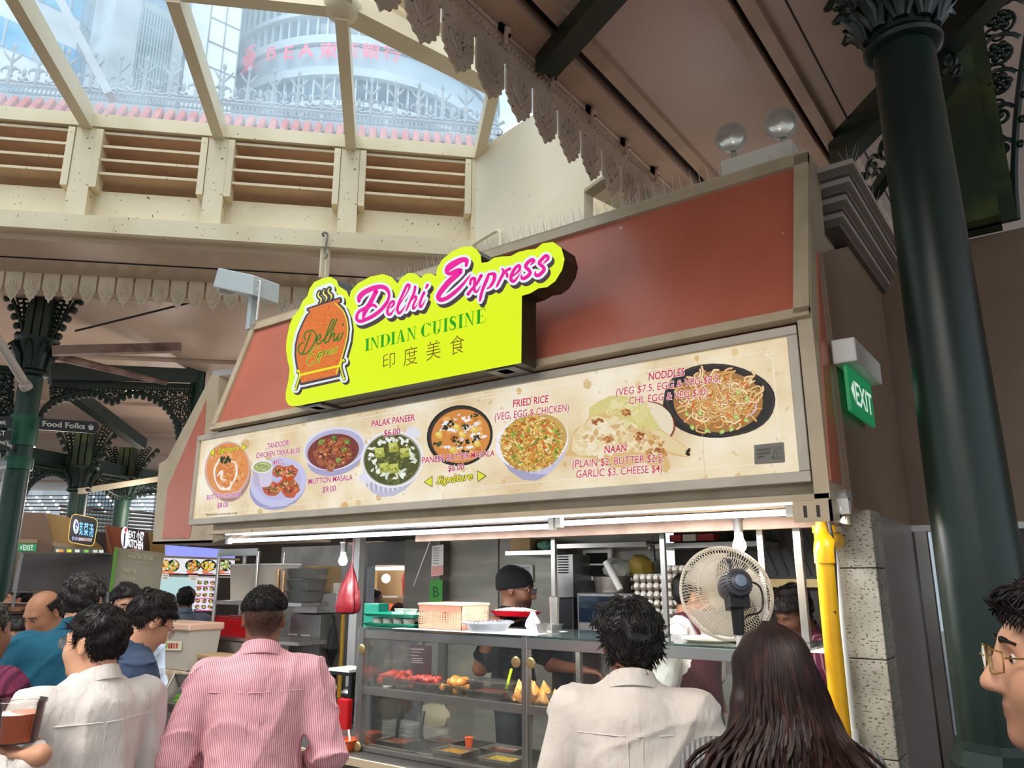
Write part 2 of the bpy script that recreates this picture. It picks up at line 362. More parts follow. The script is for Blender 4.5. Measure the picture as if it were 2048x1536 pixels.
# pale return wall beside the louvres
ra = Vector((*px45(948, 400).xy, 0)); rd = Vector((*(rwB.xy-ra.xy), 0)).normalized(); rn = Vector((rd.y, -rd.x, 0))
def pxr(x, y, off=0.0): return atpl(x, y, ra+rn*off, rn)
poly = [pxr(*q) for q in ((946, 306), (1075, 224), (1340, 210), (1340, 262), (1168, 385), (1168, 540), (946, 600))]
struct('wall_return', MB().prism(poly, -rn*0.12), mat('pale_return_wall', 'E7DDC6', 0.6, noise=('D9CAA8', 0.8, 0.4, 0.8), specks=('857560', 30, 0.745)))
m = MB(); m.prism([pxr(*q, -0.9) for q in ((1100, 250), (1420, 180), (1420, 520), (1100, 560))], -rn*0.1)
m.hexa([pxr(1168, 385), pxr(1340, 262), pxr(1340, 262)-rn*0.9, pxr(1168, 385)-rn*0.9], [p+Vector((0, 0, 0.03)) for p in (pxr(1168, 385), pxr(1340, 262), pxr(1340, 262)-rn*0.9, pxr(1168, 385)-rn*0.9)])
struct('wall_alcove', m, creamc)
# boxed soffit under the ledge, and the far ceiling beyond it
m = MB(); box45(m, aL, aR+1, -0.85, -0.05, zl0-0.05, zl0+0.005); box45(m, aL, aR+1, -1.15, -1.0, zl0-0.20, zl0-0.05)
struct('trim_3', m, mat('soffit_paint', 'CDB79D', 0.5, noise=('B89F84', 1, 0.4, 0.8)), label='boxed soffit under the cream ledge')
struct('trim_4', box45(MB(), aL, aR+1, -0.50, -0.485, zl0-0.058, zl0-0.045), darkgap)
for k in range(14):
    b0 = -1.05-k*1.55
    m = MB(); z0, z1 = 4.72+0.05*(k % 2), 4.72+0.05*(k % 2)
    m.hexa([P45(-16, b0-1.5, z0), P45(-16, b0, z0), P45(7, b0, z1), P45(7, b0-1.5, z0)], [P45(-16, b0-1.5, z0+.06), P45(-16, b0, z0+.06), P45(7, b0, z1+.06), P45(7, b0-1.5, z0+.06)])
    struct('ceiling_far' if k == 0 else 'ceiling_far.%03d' % k, m, mat('far_ceiling_paint', 'CDB4A0', 0.4, noise=('BFA38D', 0.5, 0.4, 0.8)))
m = MB(); box45(m, -16, 7, -23, -1.0, 4.84, 4.9); struct('ceiling_far_deck', m, darkgap)
# ---------------------------------------------------------------- scalloped valances (lambrequins)
def valance(name, P, u, n, z0, count, pitch, h, label, out, band=0.07, T=None, vm=None):
    """row of shield-shaped teeth along u from P; one board with a moulded band and relief leaves"""
    P = Vector(P); u = Vector(u).normalized(); out = Vector(out).normalized(); m = MB(); Z = Vector((0, 0, 1))
    L = count*pitch
    m.hexa([P+Z*(z0-band)-out*.01, P+u*L+Z*(z0-band)-out*.01, P+u*L+Z*(z0-band)+out*.015, P+Z*(z0-band)+out*.015], [P+Z*z0-out*.01, P+u*L+Z*z0-out*.01, P+u*L+Z*z0+out*.015, P+Z*z0+out*.015])
    m.tube([P+Z*(z0-.012)+out*.02, P+u*L+Z*(z0-.012)+out*.02], 0.014, 6)
    nb = int(L/0.035)
    for i in range(nb): m.ell(P+u*(i+.5)*0.035+Z*(z0-band+.018)+out*.018, 0.011, 6, 4)
    T = T or [(-.44, 0), (-.44, -.50), (-.40, -.62), (-.30, -.66), (-.34, -.74), (-.22, -.80), (-.20, -.90), (-.08, -.94), (0, -1.06)]
    T = T+[(-a, b) for a, b in T[-2::-1]]
    for i in range(count):
        c = P+u*(i+.5)*pitch+Z*(z0-band)
        jit = lambda: 1.0
        m.prism([c+u*a*pitch+Z*b*(h-band) for a, b in T], out*0.012)
        for k in range(5):                                             # raised leaf fan
            t = math.radians(-60+30*k)
            q = [c+u*0+Z*(-.80*(h-band)), c+u*math.sin(t)*pitch*.2+Z*(-.80+.28*math.cos(t))*(h-band), c+u*math.sin(t)*pitch*.36+Z*(-.74+.50*math.cos(t))*(h-band)]
            m.tube([x+out*.014 for x in q], [.006, .013, .004], 5)
        m.ell(c+Z*(-.82*(h-band))+out*.014, (.014,)*3, 6, 4)
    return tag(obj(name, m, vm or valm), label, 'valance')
vb = -0.93; vz1 = px45(0, 528, vb).z; vz0 = px45(0, 602, vb).z
zA = px45(300, 541, vb).z
va0 = a_of(px45(-60, 520, vb)); vn = 20
valance('scalloped_valance', P45(va0, vb, 0), w45, n45, zA, 26, 0.176, 0.40, 'pale carved valance of leaf shields under the cream ledge on the left', n45, 0.10, None, mat('skylit_valance_paint', 'E2D2B8', .55, noise=('CDB99C', 3, .45, .75)))  # lighter copy: skylight brightness put into this valance's paint
EX, EZ = -1.98, 4.40
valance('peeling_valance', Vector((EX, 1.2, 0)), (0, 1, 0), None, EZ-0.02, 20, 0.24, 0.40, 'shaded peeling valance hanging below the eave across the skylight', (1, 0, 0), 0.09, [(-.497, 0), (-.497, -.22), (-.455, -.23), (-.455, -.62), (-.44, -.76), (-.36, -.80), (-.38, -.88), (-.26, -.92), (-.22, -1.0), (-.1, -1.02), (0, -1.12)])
# ---------------------------------------------------------------- ceiling on the right, above the stall
struct('trim_5', MB().box((EX-.02, -2, EZ-0.02), (-1.80, 6.4, EZ+0.10)), ceild, label='eave board above the valance')
struct('ceiling_gap', MB().box((-1.80, -2, EZ+0.05), (-1.72, 6.4, EZ+0.12)), darkgap)
struct('trim_6', MB().box((-1.74, -2, EZ+0.0), (-1.66, 6.4, EZ+0.1)), ceild, label='ceiling edge strip')
struct('ceiling', MB().box((-1.66, -14, EZ+0.04), (-0.99, 13, EZ+0.12)), ceilm)
dg0, dg1 = atz(1690, 292, EZ+.04), atz(1800, 172, EZ+.04); dd_ = (dg1-dg0).normalized(); dg2 = dg0+dd_*9
struct('ceiling.001', MB().prism([(-.90, -14, EZ+.04), (6, -14, EZ+.04), (6, dg2.y, EZ+.04), dg2, dg0-dd_*.06, (-.90, 13, EZ+.04)], (0, 0, .08)), ceilm)
struct('ceiling.002', MB().box((-2.2, -4, 6.3), (9, 16, 6.4)), ceilm)
struct('trim_7', MB().box((-1.06, -3, EZ-0.01), (-0.985, 13, EZ+0.06)).box((-0.95, -3, EZ+0.0), (-0.88, 13, EZ+0.06)), ceild, label='ceiling joint strip')
struct('ceiling_gap.001', MB().box((-1.0, -3, EZ+0.05), (-0.90, 13, EZ+0.13)), darkgap)
struct('trim_8', MB().box((-0.775, -3, EZ+0.036), (-0.768, 13, EZ+0.05)), darkgap, label='fine ceiling seam')
struct('ceiling_sky_block', MB().prism([(-1.9, -14, EZ+.13), (6, -14, EZ+.13), (6, dg2.y, EZ+.13), dg2, dg0, (-1.0, 13, EZ+.13), (-1.9, 13, EZ+.13)], (0, 0, .17)).box((-14, -14, 5.5), (-1.6, -1.2, 5.7)), ceild)  # unseen roof put in to block open-sky light over the hall
m = MB()
for k in range(7):
    y = 1.75+0.42*k; c = Vector((EX+0.05, y, EZ-0.03))
    m2 = MB().box((EX-.01, y-.04, EZ-.06), (EX+.05, y+.04, EZ-.015)).box((EX+.03, y-.04, EZ-.06), (EX+.05, y+.04, EZ+.0)); m2.cyl(c, c+Vector((0, 0, -.10)), 0.012, n=8); m2.ell(c+Vector((.01, 0, -.02)), .02, 8, 6)
    tag(obj('valance_bracket', m2, ceild), 'small bolted clip holding the shaded peeling valance to the eave', 'bracket', 'valance clips along the eave')
g = MB().bar(atz(1092, 133, EZ-0.06), atz(1260, -60, EZ-0.10), 0.13, 0.10); tag(obj('green_strut', g, green, bevel=.004), 'dark green steel strut crossing the eave above the valance', 'strut')
# ================================================================ city seen through the skylight
bglass = mat('blue_tower_glass', '3E9CCB', .15, noise=('79BEDD', .35, .4, .7)); bwhite = mat('white_tower_stone', 'E4E6E6', .6, noise=('CDD2D4', .2, .4, .7)); bgrey = mat('grey_tower_concrete', 'ABB1B4', .7, noise=('7C8285', .3, .4, .7))
cglass = mat('green_blue_tower_glass', '4E93A2', .2, noise=('79B4B5', .4, .4, .7)); dglass = mat('dark_curtain_glass', '26445E', .15, noise=('3A6484', .15, .4, .7)); mull = mat('pale_mullion', 'AEBAC0', .5)
joint = mat('stone_joint', '7F8688', .8)
Zv = Vector((0, 0, 1))
def flat(v): return Vector((v.x, v.y, 0))
def slab(mb, p, q, z0, z1, d, off=0.0, mi=0):                # upright slab from p to q, thickness d behind, off in front
    u = (flat(q)-flat(p)).normalized(); nrm = Vector((u.y, -u.x, 0))
    if nrm.dot(-flat(p)) < 0: nrm = -nrm
    a, b = flat(p)+nrm*off, flat(q)+nrm*off; e = -nrm*d
    return mb.hexa([a+Zv*z0, b+Zv*z0, b+e+Zv*z0, a+e+Zv*z0], [a+Zv*z1, b+Zv*z1, b+e+Zv*z1, a+e+Zv*z1], mi)
def tower(name, lab, p, q, z0, z1, d, m_):
    t = thing(name, lab, 'building', (flat(p)+flat(q))/2); obj('wall', slab(MB(), p, q, z0, z1, d), m_, t); return t
# white tower with blue ribbon windows, two faces
Pc = atd(158, 60, 50); fa = AZ-math.radians(43); P0 = Pc-Vector((math.cos(fa), math.sin(fa), 0))*34; fb = AZ+math.radians(2); P1 = Pc+Vector((math.cos(fb), math.sin(fb), 0))*16
tA = tower('office_tower', 'white office tower with blue ribbon windows seen through the leftmost skylight panes', P0, Pc, 0, 75, .6, bwhite); obj('side_wall', slab(MB(), Pc, P1, 0, 75, .6), bwhite, tA)
for k in range(9):
    z = 20+k*4.1; m = MB(); slab(m, P0, Pc, z, z+1.9, .1, .06, 0); slab(m, Pc, P1, z, z+1.9, .1, .06, 0)
    for i in range(22):
        a = P0.lerp(Pc, (i+.5)/22); u = (Pc-P0).normalized(); slab(m, a, a+u*.12, z, z+1.9, .1, .12, 1)
    for i in range(10): a = Pc.lerp(P1, (i+.5)/10); u = (P1-Pc).normalized(); slab(m, a, a+u*.12, z, z+1.9, .1, .12, 1)
    obj('ribbon_window', m, [bglass, mull], tA)
# concrete pier, glass facade, pier, narrow facade
tB = tower('office_tower', 'grey concrete and green glass block between the white and the stone towers', atd(220, 90, 43), atd(273, 90, 43.5), 0, 70, 3, bgrey)
ga, gb = atd(271, 100, 45), atd(347, 100, 46); m = MB(); slab(m, ga, gb, 0, 70, .3, 0, 0)
obj('glass_facade', m, cglass, tB); m = MB(); u = (flat(gb)-flat(ga)); L = u.length; u.normalize()
for i in range(13): a = flat(ga)+u*(L*i/12); slab(m, a, a+u*.10, 0, 70, .1, .1)
for k in range(34): slab(m, ga, gb, 10+k*1.15, 10.09+k*1.15, .1, .08)
slab(m, ga, gb, atd(310, 32, 45.5).z, 70, .1, .06)
for k in range(6): z = atd(310, 32, 45.5).z+.6+k*1.4; slab(m, ga, gb, z, z+.9, .1, .10, 1)
obj('mullion_grid', m, [mull, bglass], tB)
obj('concrete_pier', slab(MB(), atd(344, 100, 44.5), atd(366, 100, 44.5), 0, 70, 2), bgrey, tB)
m = MB(); a, b = atd(352, 140, 47.5), atd(405, 140, 49.5); slab(m, a, b, 0, atd(380, 84, 48).z, .3, 0, 0); u = (flat(b)-flat(a)); L = u.length; u.normalize()
for i in range(14): q = flat(a)+u*(L*i/13); slab(m, q, q+u*.09, 0, atd(380, 84, 48).z, .1, .08, 1)
obj('narrow_facade', m, [cglass, mull], tB)
# pale stone tower with joints
sa, sb = atd(414, 90, 40), atd(478, 90, 40.5); tF = tower('stone_tower', 'pale stone clad tower edge just left of the dark curved bank tower', sa, sb, 0, 70, 4, bwhite); m = MB(); u = (flat(sb)-flat(sa)); L = u.length; u.normalize()
for k in range(24): slab(m, sa, sb, 12+k*1.55, 12.05+k*1.55, .1, .05)
for t_ in (.0, .5, .98): a = flat(sa)+u*L*t_; slab(m, a, a+u*.05, 0, 70, .1, .05)
obj('stone_joint', m, joint, tF)
# curved bank tower
BC = flat(atd(735, 120, 50)); BR = 9.4
def cyl_hit(x, y, R):
    d = ray(x, y); o = EY-BC; a = d.x*d.x+d.y*d.y; b = 2*(o.x*d.x+o.y*d.y); c_ = o.x*o.x+o.y*o.y-R*R; s_q = math.sqrt(max(b*b-4*a*c_, 0)); return EY+d*((-b-s_q)/(2*a))
tG = thing('bank_tower', 'dark curved glass bank tower with red roof sign seen through the skylight', 'building', BC)
obj('glass_wall', MB().lathe([(BR, 0), (BR, 80)], BC, n=72), dglass, tG, smooth=True)
m = MB()
for k in range(96):
    t = 2*math.pi*k/96; p = BC+Vector((math.cos(t), math.sin(t), 0))*(BR+.08)
    if (p-BC).dot(-BC) > -2: m.bar(p, p+Zv*80, .10, .22, Vector((math.cos(t), math.sin(t), 0)))
obj('mullion', m, mull, tG)
for y_, h_ in ((84, .18), (92, .10), (148, .18), (156, .10), (215, .16), (32, .16)):
    z = cyl_hit(700, y_, BR).z; obj('floor_ring', MB().lathe([(BR, -h_), (BR+.45, -h_), (BR+.45, h_), (BR, h_)], BC+Zv*z, n=72), mull, tG)
z = cyl_hit(620, 110, BR).z; obj('sign_band', MB().lathe([(BR, -.9), (BR+.28, -.9), (BR+.28, .8), (BR, .8)], BC+Zv*(z-.5), n=72), mat('pale_sign_band', '9FB0BA', .6), tG)
redl = mat('red_channel_letter', 'D8405C', .5, emit='E0304C', estr=.35); m = MB()
for ch, x, y, h in (('B', 542, 118, 29), ('E', 577, 117, 29), ('A', 611, 114, 29), ('東', 656, 113, 34), ('亞', 700, 112, 32), ('銀', 741, 114, 32), ('行', 783, 119, 32)):
    p = cyl_hit(x, y, BR+.7); rad = flat(p-BC).normalized(); tg = Vector((-rad.y, rad.x, 0)); px = pxsize(p); cv = Canvas(p, tg, Zv, rad, .01); cv.text(ch, 0, 0, h*px/(.69 if ch in 'BEA' else .86), 'FFFFFF', bold=.012, align='c', sx=1.15 if ch in 'BEA' else 1.0)
    cv.mb.anyc = False; V = cv.mb; n_ = len(V.v); m.merge(V)
p = cyl_hit(498, 118, BR+.7); rad = flat(p-BC).normalized(); tg = Vector((-rad.y, rad.x, 0)); px = pxsize(p)
def em_(pts, w=.07): m.tube([p+tg*x*px+Zv*y*px for x, y in pts], w, 5)
em_([(16*math.cos(t), 15*math.sin(t)) for t in [i*.35 for i in range(19)]]); em_([(-16, 0), (0, 8), (16, 0), (0, -8), (-16, 0)]); em_([(-7, 13), (-3, 0), (-7, -13)]); em_([(7, 13), (3, 0), (7, -13)]); em_([(-15, 24), (15, 26)]); em_([(0, 15), (0, 30)]); em_([(0, -15), (0, -28)]); em_([(-3, -16), (-18, -28)]); em_([(3, -16), (18, -26)])
m.anyc = False; obj('sign_lettering', m, redl, tG)
# red tiled roof and its ornamental cresting just outside
rb = -3.4; zr = px45(0, 196, rb).z; ar0, ar1 = a_of(px45(-20, 210, rb)), a_of(px45(960, 292, rb)); m = MB(); n_ = int((ar1-ar0)/.16)
for i in range(n_): a = ar0+i*.16; m.tube([P45(a, rb, zr), P45(a, rb+1.0, zr-1.5)], .062, 8)
rt = obj('tiled_roof', m, mat('pink_red_roof_tile', 'B4574B', .7, noise=('C98A7D', 3, .45, .75)), smooth=True); tag(rt, 'strip of faded red barrel roof tiles outside the skylight', 'roof')
iron = mat('grey_painted_cresting', '8E949A', .6); P_ = 0
px = pxsize(px45(480, 230, rb)); mod = 49*px; a = ar0; m = MB(); zc_ = zr+.06
box45(m, ar0, ar1, rb-.03, rb+.03, zr-.1, zc_); box45(m, ar0, ar1, rb-.01, rb+.01, zc_+.17, zc_+.20)
while a < ar1:
    for k in range(6): c = P45(a+mod*(k+.5)/6, rb, zc_+.10); m.tube([c+(w45*math.cos(t)+Zv*math.sin(t))*.062 for t in [j*.785 for j in range(8)]], .015, 4, closed=True)
    for sg in (-1, 1): scroll_c = P45(a+mod*(.5+.24*sg), rb, zc_+.36); m.tube([scroll_c+(w45*math.cos(t)*-sg+Zv*math.sin(t))*(.17-.018*j) for j, t in enumerate([j*.75+3.6 for j in range(9)])], [.028-.002*j for j in range(9)], 5)
    c = P45(a+mod*.5, rb, zc_+.2); m.tube([c, c+Zv*.55], [.03, .015], 5)
    for sg in (-1, 1): m.tube([c+Zv*.32, c+Zv*.42+w45*sg*.08, c+Zv*.50+w45*sg*.13], [.015, .022, .01], 5); m.tube([c+Zv*.15, c+Zv*.25+w45*sg*.05, c+Zv*.22+w45*sg*.12], [.015, .025, .01], 5)
    m.ell(c+Zv*.58, (.03, .03, .06), 6, 5); m.ell(P45(a, rb, zc_+.38), (.03, .03, .08), 6, 5); a += mod
tag(obj('roof_cresting', m, iron, smooth=True), 'grey scrolled iron cresting with finials along the red roof outside', 'cresting')
m = MB(); m.bar(px45(118, -5, -2.6), px45(222, 195, -2.6), .22, .10); tag(obj('pale_bar', m, mat('pale_bar_grey', 'A9AEB2', .5)), 'pale sloping bar seen through the second skylight pane', 'roof trim')  # added bar standing in for a pale sloping streak
# ================================================================ stall fascia
FY = 3.2                                                   # plane of the menu light box
XL, XR = aty(425, 850, FY).x, aty(1622, 640, FY).x
zb0 = aty(1621, 963, FY).z; zb1 = aty(1592, 648.5, FY).z; zf0 = zb1+0.035
topR = atx(1618, 309, XR); FT, ZT = topR.y, topR.z
bxL, bxR = aty(394.5, 873, FY).x, aty(1592, 648.5, FY).x
def fas(x, t, d=0.0):                                      # point on the leaning upper face, t 0..1 up, d metres in front
    nrm = Vector((0, -(ZT-zf0), FT-FY)).normalized()
    return Vector((x, FY+(FT-FY)*t, zf0+(ZT-zf0)*t))+nrm*d
stall = thing('stall_fascia', 'big leaning terracotta and beige sign fascia of stall 11 over the counter', 'stall front', (-3.0, FY+0.2, 2.04))
m = MB(); m.hexa([fas(XL, 0, -.08), fas(XL, 0), fas(XR, 0), fas(XR, 0, -.08)], [fas(XL, 1, -.08), fas(XL, 1), fas(XR, 1), fas(XR, 1, -.08)])
obj('red_panel', m, red_panel, stall)
m = MB()
def fbar(x0, t0, x1, t1): m.hexa([fas(x0, t0, -.02), fas(x0, t0, .022), fas(x1, t0, .022), fas(x1, t0, -.02)], [fas(x0, t1, -.02), fas(x0, t1, .022), fas(x1, t1, .022), fas(x1, t1, -.02)])
fbar(XL, .93, XR, 1.0); fbar(XL, -.02, XR, .03); fbar(XR-.065, 0, XR, 1.0); fbar(XL, 0, XL+.06, 1.0)
m.hexa([fas(XL, 1, -.5), fas(XL, 1, .022), fas(XR, 1, .022), fas(XR, 1, -.5)], [p+Vector((0, 0, .012)) for p in (fas(XL, 1, -.5), fas(XL, 1, .022), fas(XR, 1, .022), fas(XR, 1, -.5))])
m.box((XL, FY+0.09, zb0-.06), (XR, FY+0.16, zf0))          # backing of the menu box
m.box((XL+.05, FY-0.0, zb0-.075), (XR, FY+0.30, zb0-.05))  # underside
obj('panel_frame', m, beige, stall)
# right-hand return with its red wedge
m = MB(); sx = XR
q = [atx(1622, 640, sx), atx(1618, 309, sx), Vector((sx, FT+.45, ZT)), atx(1691, 973, sx), atx(1690, 990, sx), atx(1660, 1000, sx)]
m.prism([Vector((sx, FY-.0, zb0-.07)), Vector((sx, FY, zf0)), Vector((sx, FT, ZT)), Vector((sx, FT+.16, ZT)), atx(1691, 973, sx), Vector((sx, atx(1691, 985, sx).y, zb0-.07))], (-.06, 0, 0)); m.v = [(x+.004, y, z) for x, y, z in m.v]
obj('return_panel', m, beige, stall)
m = MB(); m.prism([atx(1631, 505, sx), atx(1637, 560, sx), atx(1679, 968, sx), atx(1657, 961, sx), atx(1638, 700, sx)], (.010, 0, 0)); obj('red_wedge', m, red_panel, stall)
# menu light box
menu = thing('menu_light_box', 'long backlit menu board of Indian dishes with prices under the terracotta fascia', 'menu board', (-3.0, FY, zb0))
iTL, iTR, iBR, iBL = [aty(*q_, FY) for q_ in ((398, 881.7), (1573.5, 670.8), (1596, 942.5), (383, 1037.6))]
ix0, ix1, iz0, iz1 = iTL.x, iTR.x-.002, iBR.z, iTR.z
m = MB(); F0, F1 = FY-0.0, FY+0.085
m.box((bxL, F0, zb0), (bxR, F1, iz0)); m.box((bxL, F0, iz1), (bxR, F1, zb1)); m.box((bxL, F0, iz0), (ix0, F1, iz1)); m.box((ix1, F0, iz0), (bxR, F1, iz1))
obj('frame', m, greyframe, menu, bevel=.004)
pf = bpy.data.materials.new('menu_backlit_face'); pf.use_nodes = True; N_ = pf.node_tree.nodes; L_ = pf.node_tree.links; B_ = N_['Principled BSDF']
tc_ = N_.new('ShaderNodeTexCoord'); n1 = N_.new('ShaderNodeTexNoise'); n1.inputs['Scale'].default_value = 2.2; n1.inputs['Detail'].default_value = 6
n2 = N_.new('ShaderNodeTexNoise'); n2.inputs['Scale'].default_value = 28; r1 = N_.new('ShaderNodeValToRGB'); r2 = N_.new('ShaderNodeMapRange'); mx_ = N_.new('ShaderNodeMix'); mx_.data_type = 'RGBA'
L_.new(tc_.outputs['Object'], n1.inputs['Vector']); L_.new(tc_.outputs['Object'], n2.inputs['Vector']); L_.new(n1.outputs[0], r1.inputs[0])
r1.color_ramp.elements[0].position = .36; r1.color_ramp.elements[0].color = lin('F3EAD6'); r1.color_ramp.elements[1].position = .62; r1.color_ramp.elements[1].color = lin('D9C093')  # noise ramp puts uneven backlighting into the emission colour
e_ = r1.color_ramp.elements.new(.5); e_.color = lin('E9D8B2')
r2.inputs[1].default_value = .66; r2.inputs[2].default_value = .72; r2.inputs[4].default_value = .6; L_.new(n2.outputs[0], r2.inputs[0]); L_.new(r2.outputs[0], mx_.inputs[0]); L_.new(r1.outputs[0], mx_.inputs[6]); mx_.inputs[7].default_value = lin('C9A468')
L_.new(mx_.outputs[2], B_.inputs['Emission Color']); B_.inputs['Emission Strength'].default_value = .88; B_.inputs['Base Color'].default_value = (.12, .10, .08, 1); B_.inputs['Roughness'].default_value = .25
obj('lit_face', MB().box((ix0-.005, FY+.02, iz0-.005), (ix1+.005, FY+.06, iz1+.005)), pf, menu)
litprint = mat('backlit_print', 'FFFFFF', .35, attr=True, attr_emit=.92, spec=.2)
class PCanvas(Canvas):
    """flat printing on the upright plane Y = y0; coordinates are read off an enlarged crop of the photograph"""
    def __init__(s, y0, ox, oy, sc, step=0.0005): s.y0 = y0; s.ox = ox; s.oy = oy; s.sc = sc; s.step = step; s.mb = MB(); s.k = 1; s._d = {}
    def at(s, ox, oy, sc): s.ox, s.oy, s.sc = ox, oy, sc; return s
    def P(s, x, y, k=None):
        p = aty(s.ox+x/s.sc, s.oy+y/s.sc, s.y0); return Vector((p.x, s.y0-s.step*(s.k if k is None else k), p.z))
    def ptext(s, t, xl, yl, xr, yr, h, col, k=5, bold=0.0, shear=0.0, halo=None, yup=0.69):
        bold += .004
        for hb, c, kk in ([(halo[1], halo[0], k)] if halo else [])+[(0, col, k+1)]:
            V, F = text_data(t, bold+hb, shear); V0, _ = text_data(t, bold, shear)
            x0 = min(p[0] for p in V0); w = max(p[0] for p in V0)-x0
            s.mb.add([s.P(xl+(xr-xl)*(a-x0)/w, yl+(yr-yl)*(a-x0)/w-h*b/yup, kk) for a, b in V], F, 0, c)
    def out(s, name, parent, m=None, label=None):
        o = obj(name, s.mb, m or litprint, parent); s.mb = MB()
        if label: o['label'] = label
        return o
def inell(cx, cy, rx, ry, rot=0.0, r0=0.0, r1=1.0):
    t = rnd.uniform(0, 2*math.pi); r = math.sqrt(rnd.uniform(r0*r0, r1*r1)); x, y = rx*r*math.cos(t), ry*r*math.sin(t)
    return cx+x*math.cos(rot)-y*math.sin(rot), cy+x*math.sin(rot)+y*math.cos(rot)
def blob(c, cx, cy, rx, ry, col, k, rot=0.0, j=.22, n=14):
    ph = [rnd.uniform(1-j, 1+j) for _ in range(n)]; co, si = math.cos(rot), math.sin(rot)
    c.poly([(cx+rx*p*math.cos(2*math.pi*i/n)*co-ry*p*math.sin(2*math.pi*i/n)*si, cy+rx*p*math.cos(2*math.pi*i/n)*si+ry*p*math.sin(2*math.pi*i/n)*co) for i, p in enumerate(ph)], col, k)
def scatter(c, n, E, cols, size, k, elong=1.0):
    for _ in range(n):
        x, y = inell(*E); s_ = rnd.uniform(*size); blob(c, x, y, s_*elong, s_, rnd.choice(cols), k+rnd.randint(0, 3)*.5, rnd.uniform(0, 3), .3, 9)
def chunk(c, x, y, r, cols, k):
    blob(c, x, y, r, r*.8, cols[0], k, rnd.uniform(0, 3), .16)
    for _ in range(9): a, b = inell(x, y, r*.75, r*.6); blob(c, a, b, r*.2, r*.12, rnd.choice(cols[1:]), k+1+rnd.random()*.8, rnd.uniform(0, 3), .35, 8)
HAL = ('F4ECF2', .045)
C6, C7 = (380, 700, 3.303), (960, 640, 2.926)
MP = FY+.019
c = PCanvas(MP, *C6)
# stains, fine border lines
for _ in range(70):
    x, y = rnd.uniform(60, 3700), rnd.uniform(0, 1); yy = 640-.178*(x-60)+y*(470+.10*x); r = rnd.uniform(8, 34)
    c.ell(x, yy, r*.8, r, rnd.choice(['DDBE86', 'E3C893', 'D9B579', 'EAD3A3']), 1+rnd.random()*.5, 16)
c.stroke([(115, 640), (2048, 278)], 3, 'F6F0E4', 2); c.stroke([(115, 640), (78, 1075)], 3, 'F6F0E4', 2); c.stroke([(78, 1075), (2048, 905)], 3, 'F6F0E4', 2)
c.at(*C7); c.stroke([(0, 462), (1650, 185)], 3, 'F6F0E4', 2); c.stroke([(1712, 230), (1752, 705)], 4, 'F6F0E4', 2); c.stroke([(0, 975), (1600, 845)], 3, 'F6F0E4', 2)
c.stroke([(1655, 185), (1662, 205), (1705, 198), (1702, 178), (1680, 182), (1684, 212), (1712, 228)], 4, 'F6F0E4', 2)
c.stroke([(1275, 200), (1318, 930)], 2, 'CDB27E', 2.2)
c.out('printed_border', menu)
# butter chicken
c.at(*C6); c.ell(262, 822, 140, 182, 'A9837A', 2, rot=.12); c.ell(248, 790, 150, 186, 'D8AFA5', 3, rot=.12); c.ell(250, 785, 138, 170, 'E2904A', 4, rot=.12)
scatter(c, 60, (250, 785, 120, 150), ['E8A15A', 'D97F38', 'EDB06C'], (8, 20), 5)
for q in ((215, 810), (260, 780), (300, 860), (240, 875), (330, 820)): chunk(c, *q, 34, ['D9803A', 'E9A765', 'C46A2B', 'F0C083'], 6)
c.stroke([(200, 720), (165, 790), (175, 870), (215, 920), (270, 900), (310, 820), (300, 745), (255, 740)], [10, 14, 10, 16, 9, 14, 10, 6], 'F7EFE6', 8.5, smooth=5)
c.stroke([(185, 830), (215, 800), (210, 850), (245, 860)], [8, 16, 12, 6], 'F7EFE6', 8.5, smooth=4); c.stroke([(215, 905), (262, 922), (275, 870)], [6, 14, 8], 'F7EFE6', 8.6, smooth=4)
scatter(c, 26, (238, 727, 30, 26), ['2E3B1C', '3F5326', '1E2914'], (5, 11), 9)
c.out('butter_chicken_picture', menu)
for t, a in (('l', 0), ('r', 1)): c.poly([(132, 682), (168, 645), (166, 705)] if not a else [(345, 618), (382, 645), (347, 672)], '6B6A10', 10); c.poly([(137, 682), (165, 651), (163, 699)] if not a else [(348, 624), (377, 645), (350, 666)], 'E9E51E', 10.5)
c.ptext('Signature', 188, 682, 328, 660, 33, 'F3EA25', 11, .012, .3, ('3C3012', .04))
c.out('signature_mark', menu)
c.ptext('BUTTER CHICKEN', 115, 990, 338, 968, 30, 'C23A8C', 12, .008, .1, HAL); c.ptext('$8.00', 184, 1042, 258, 1036, 33, 'C23A8C', 12, .008, .1, HAL)
c.ptext('*illustration purposes only', 105, 1096, 316, 1082, 15, '3A332C', 5, .01, .2)
c.out('butter_chicken_lettering', menu)
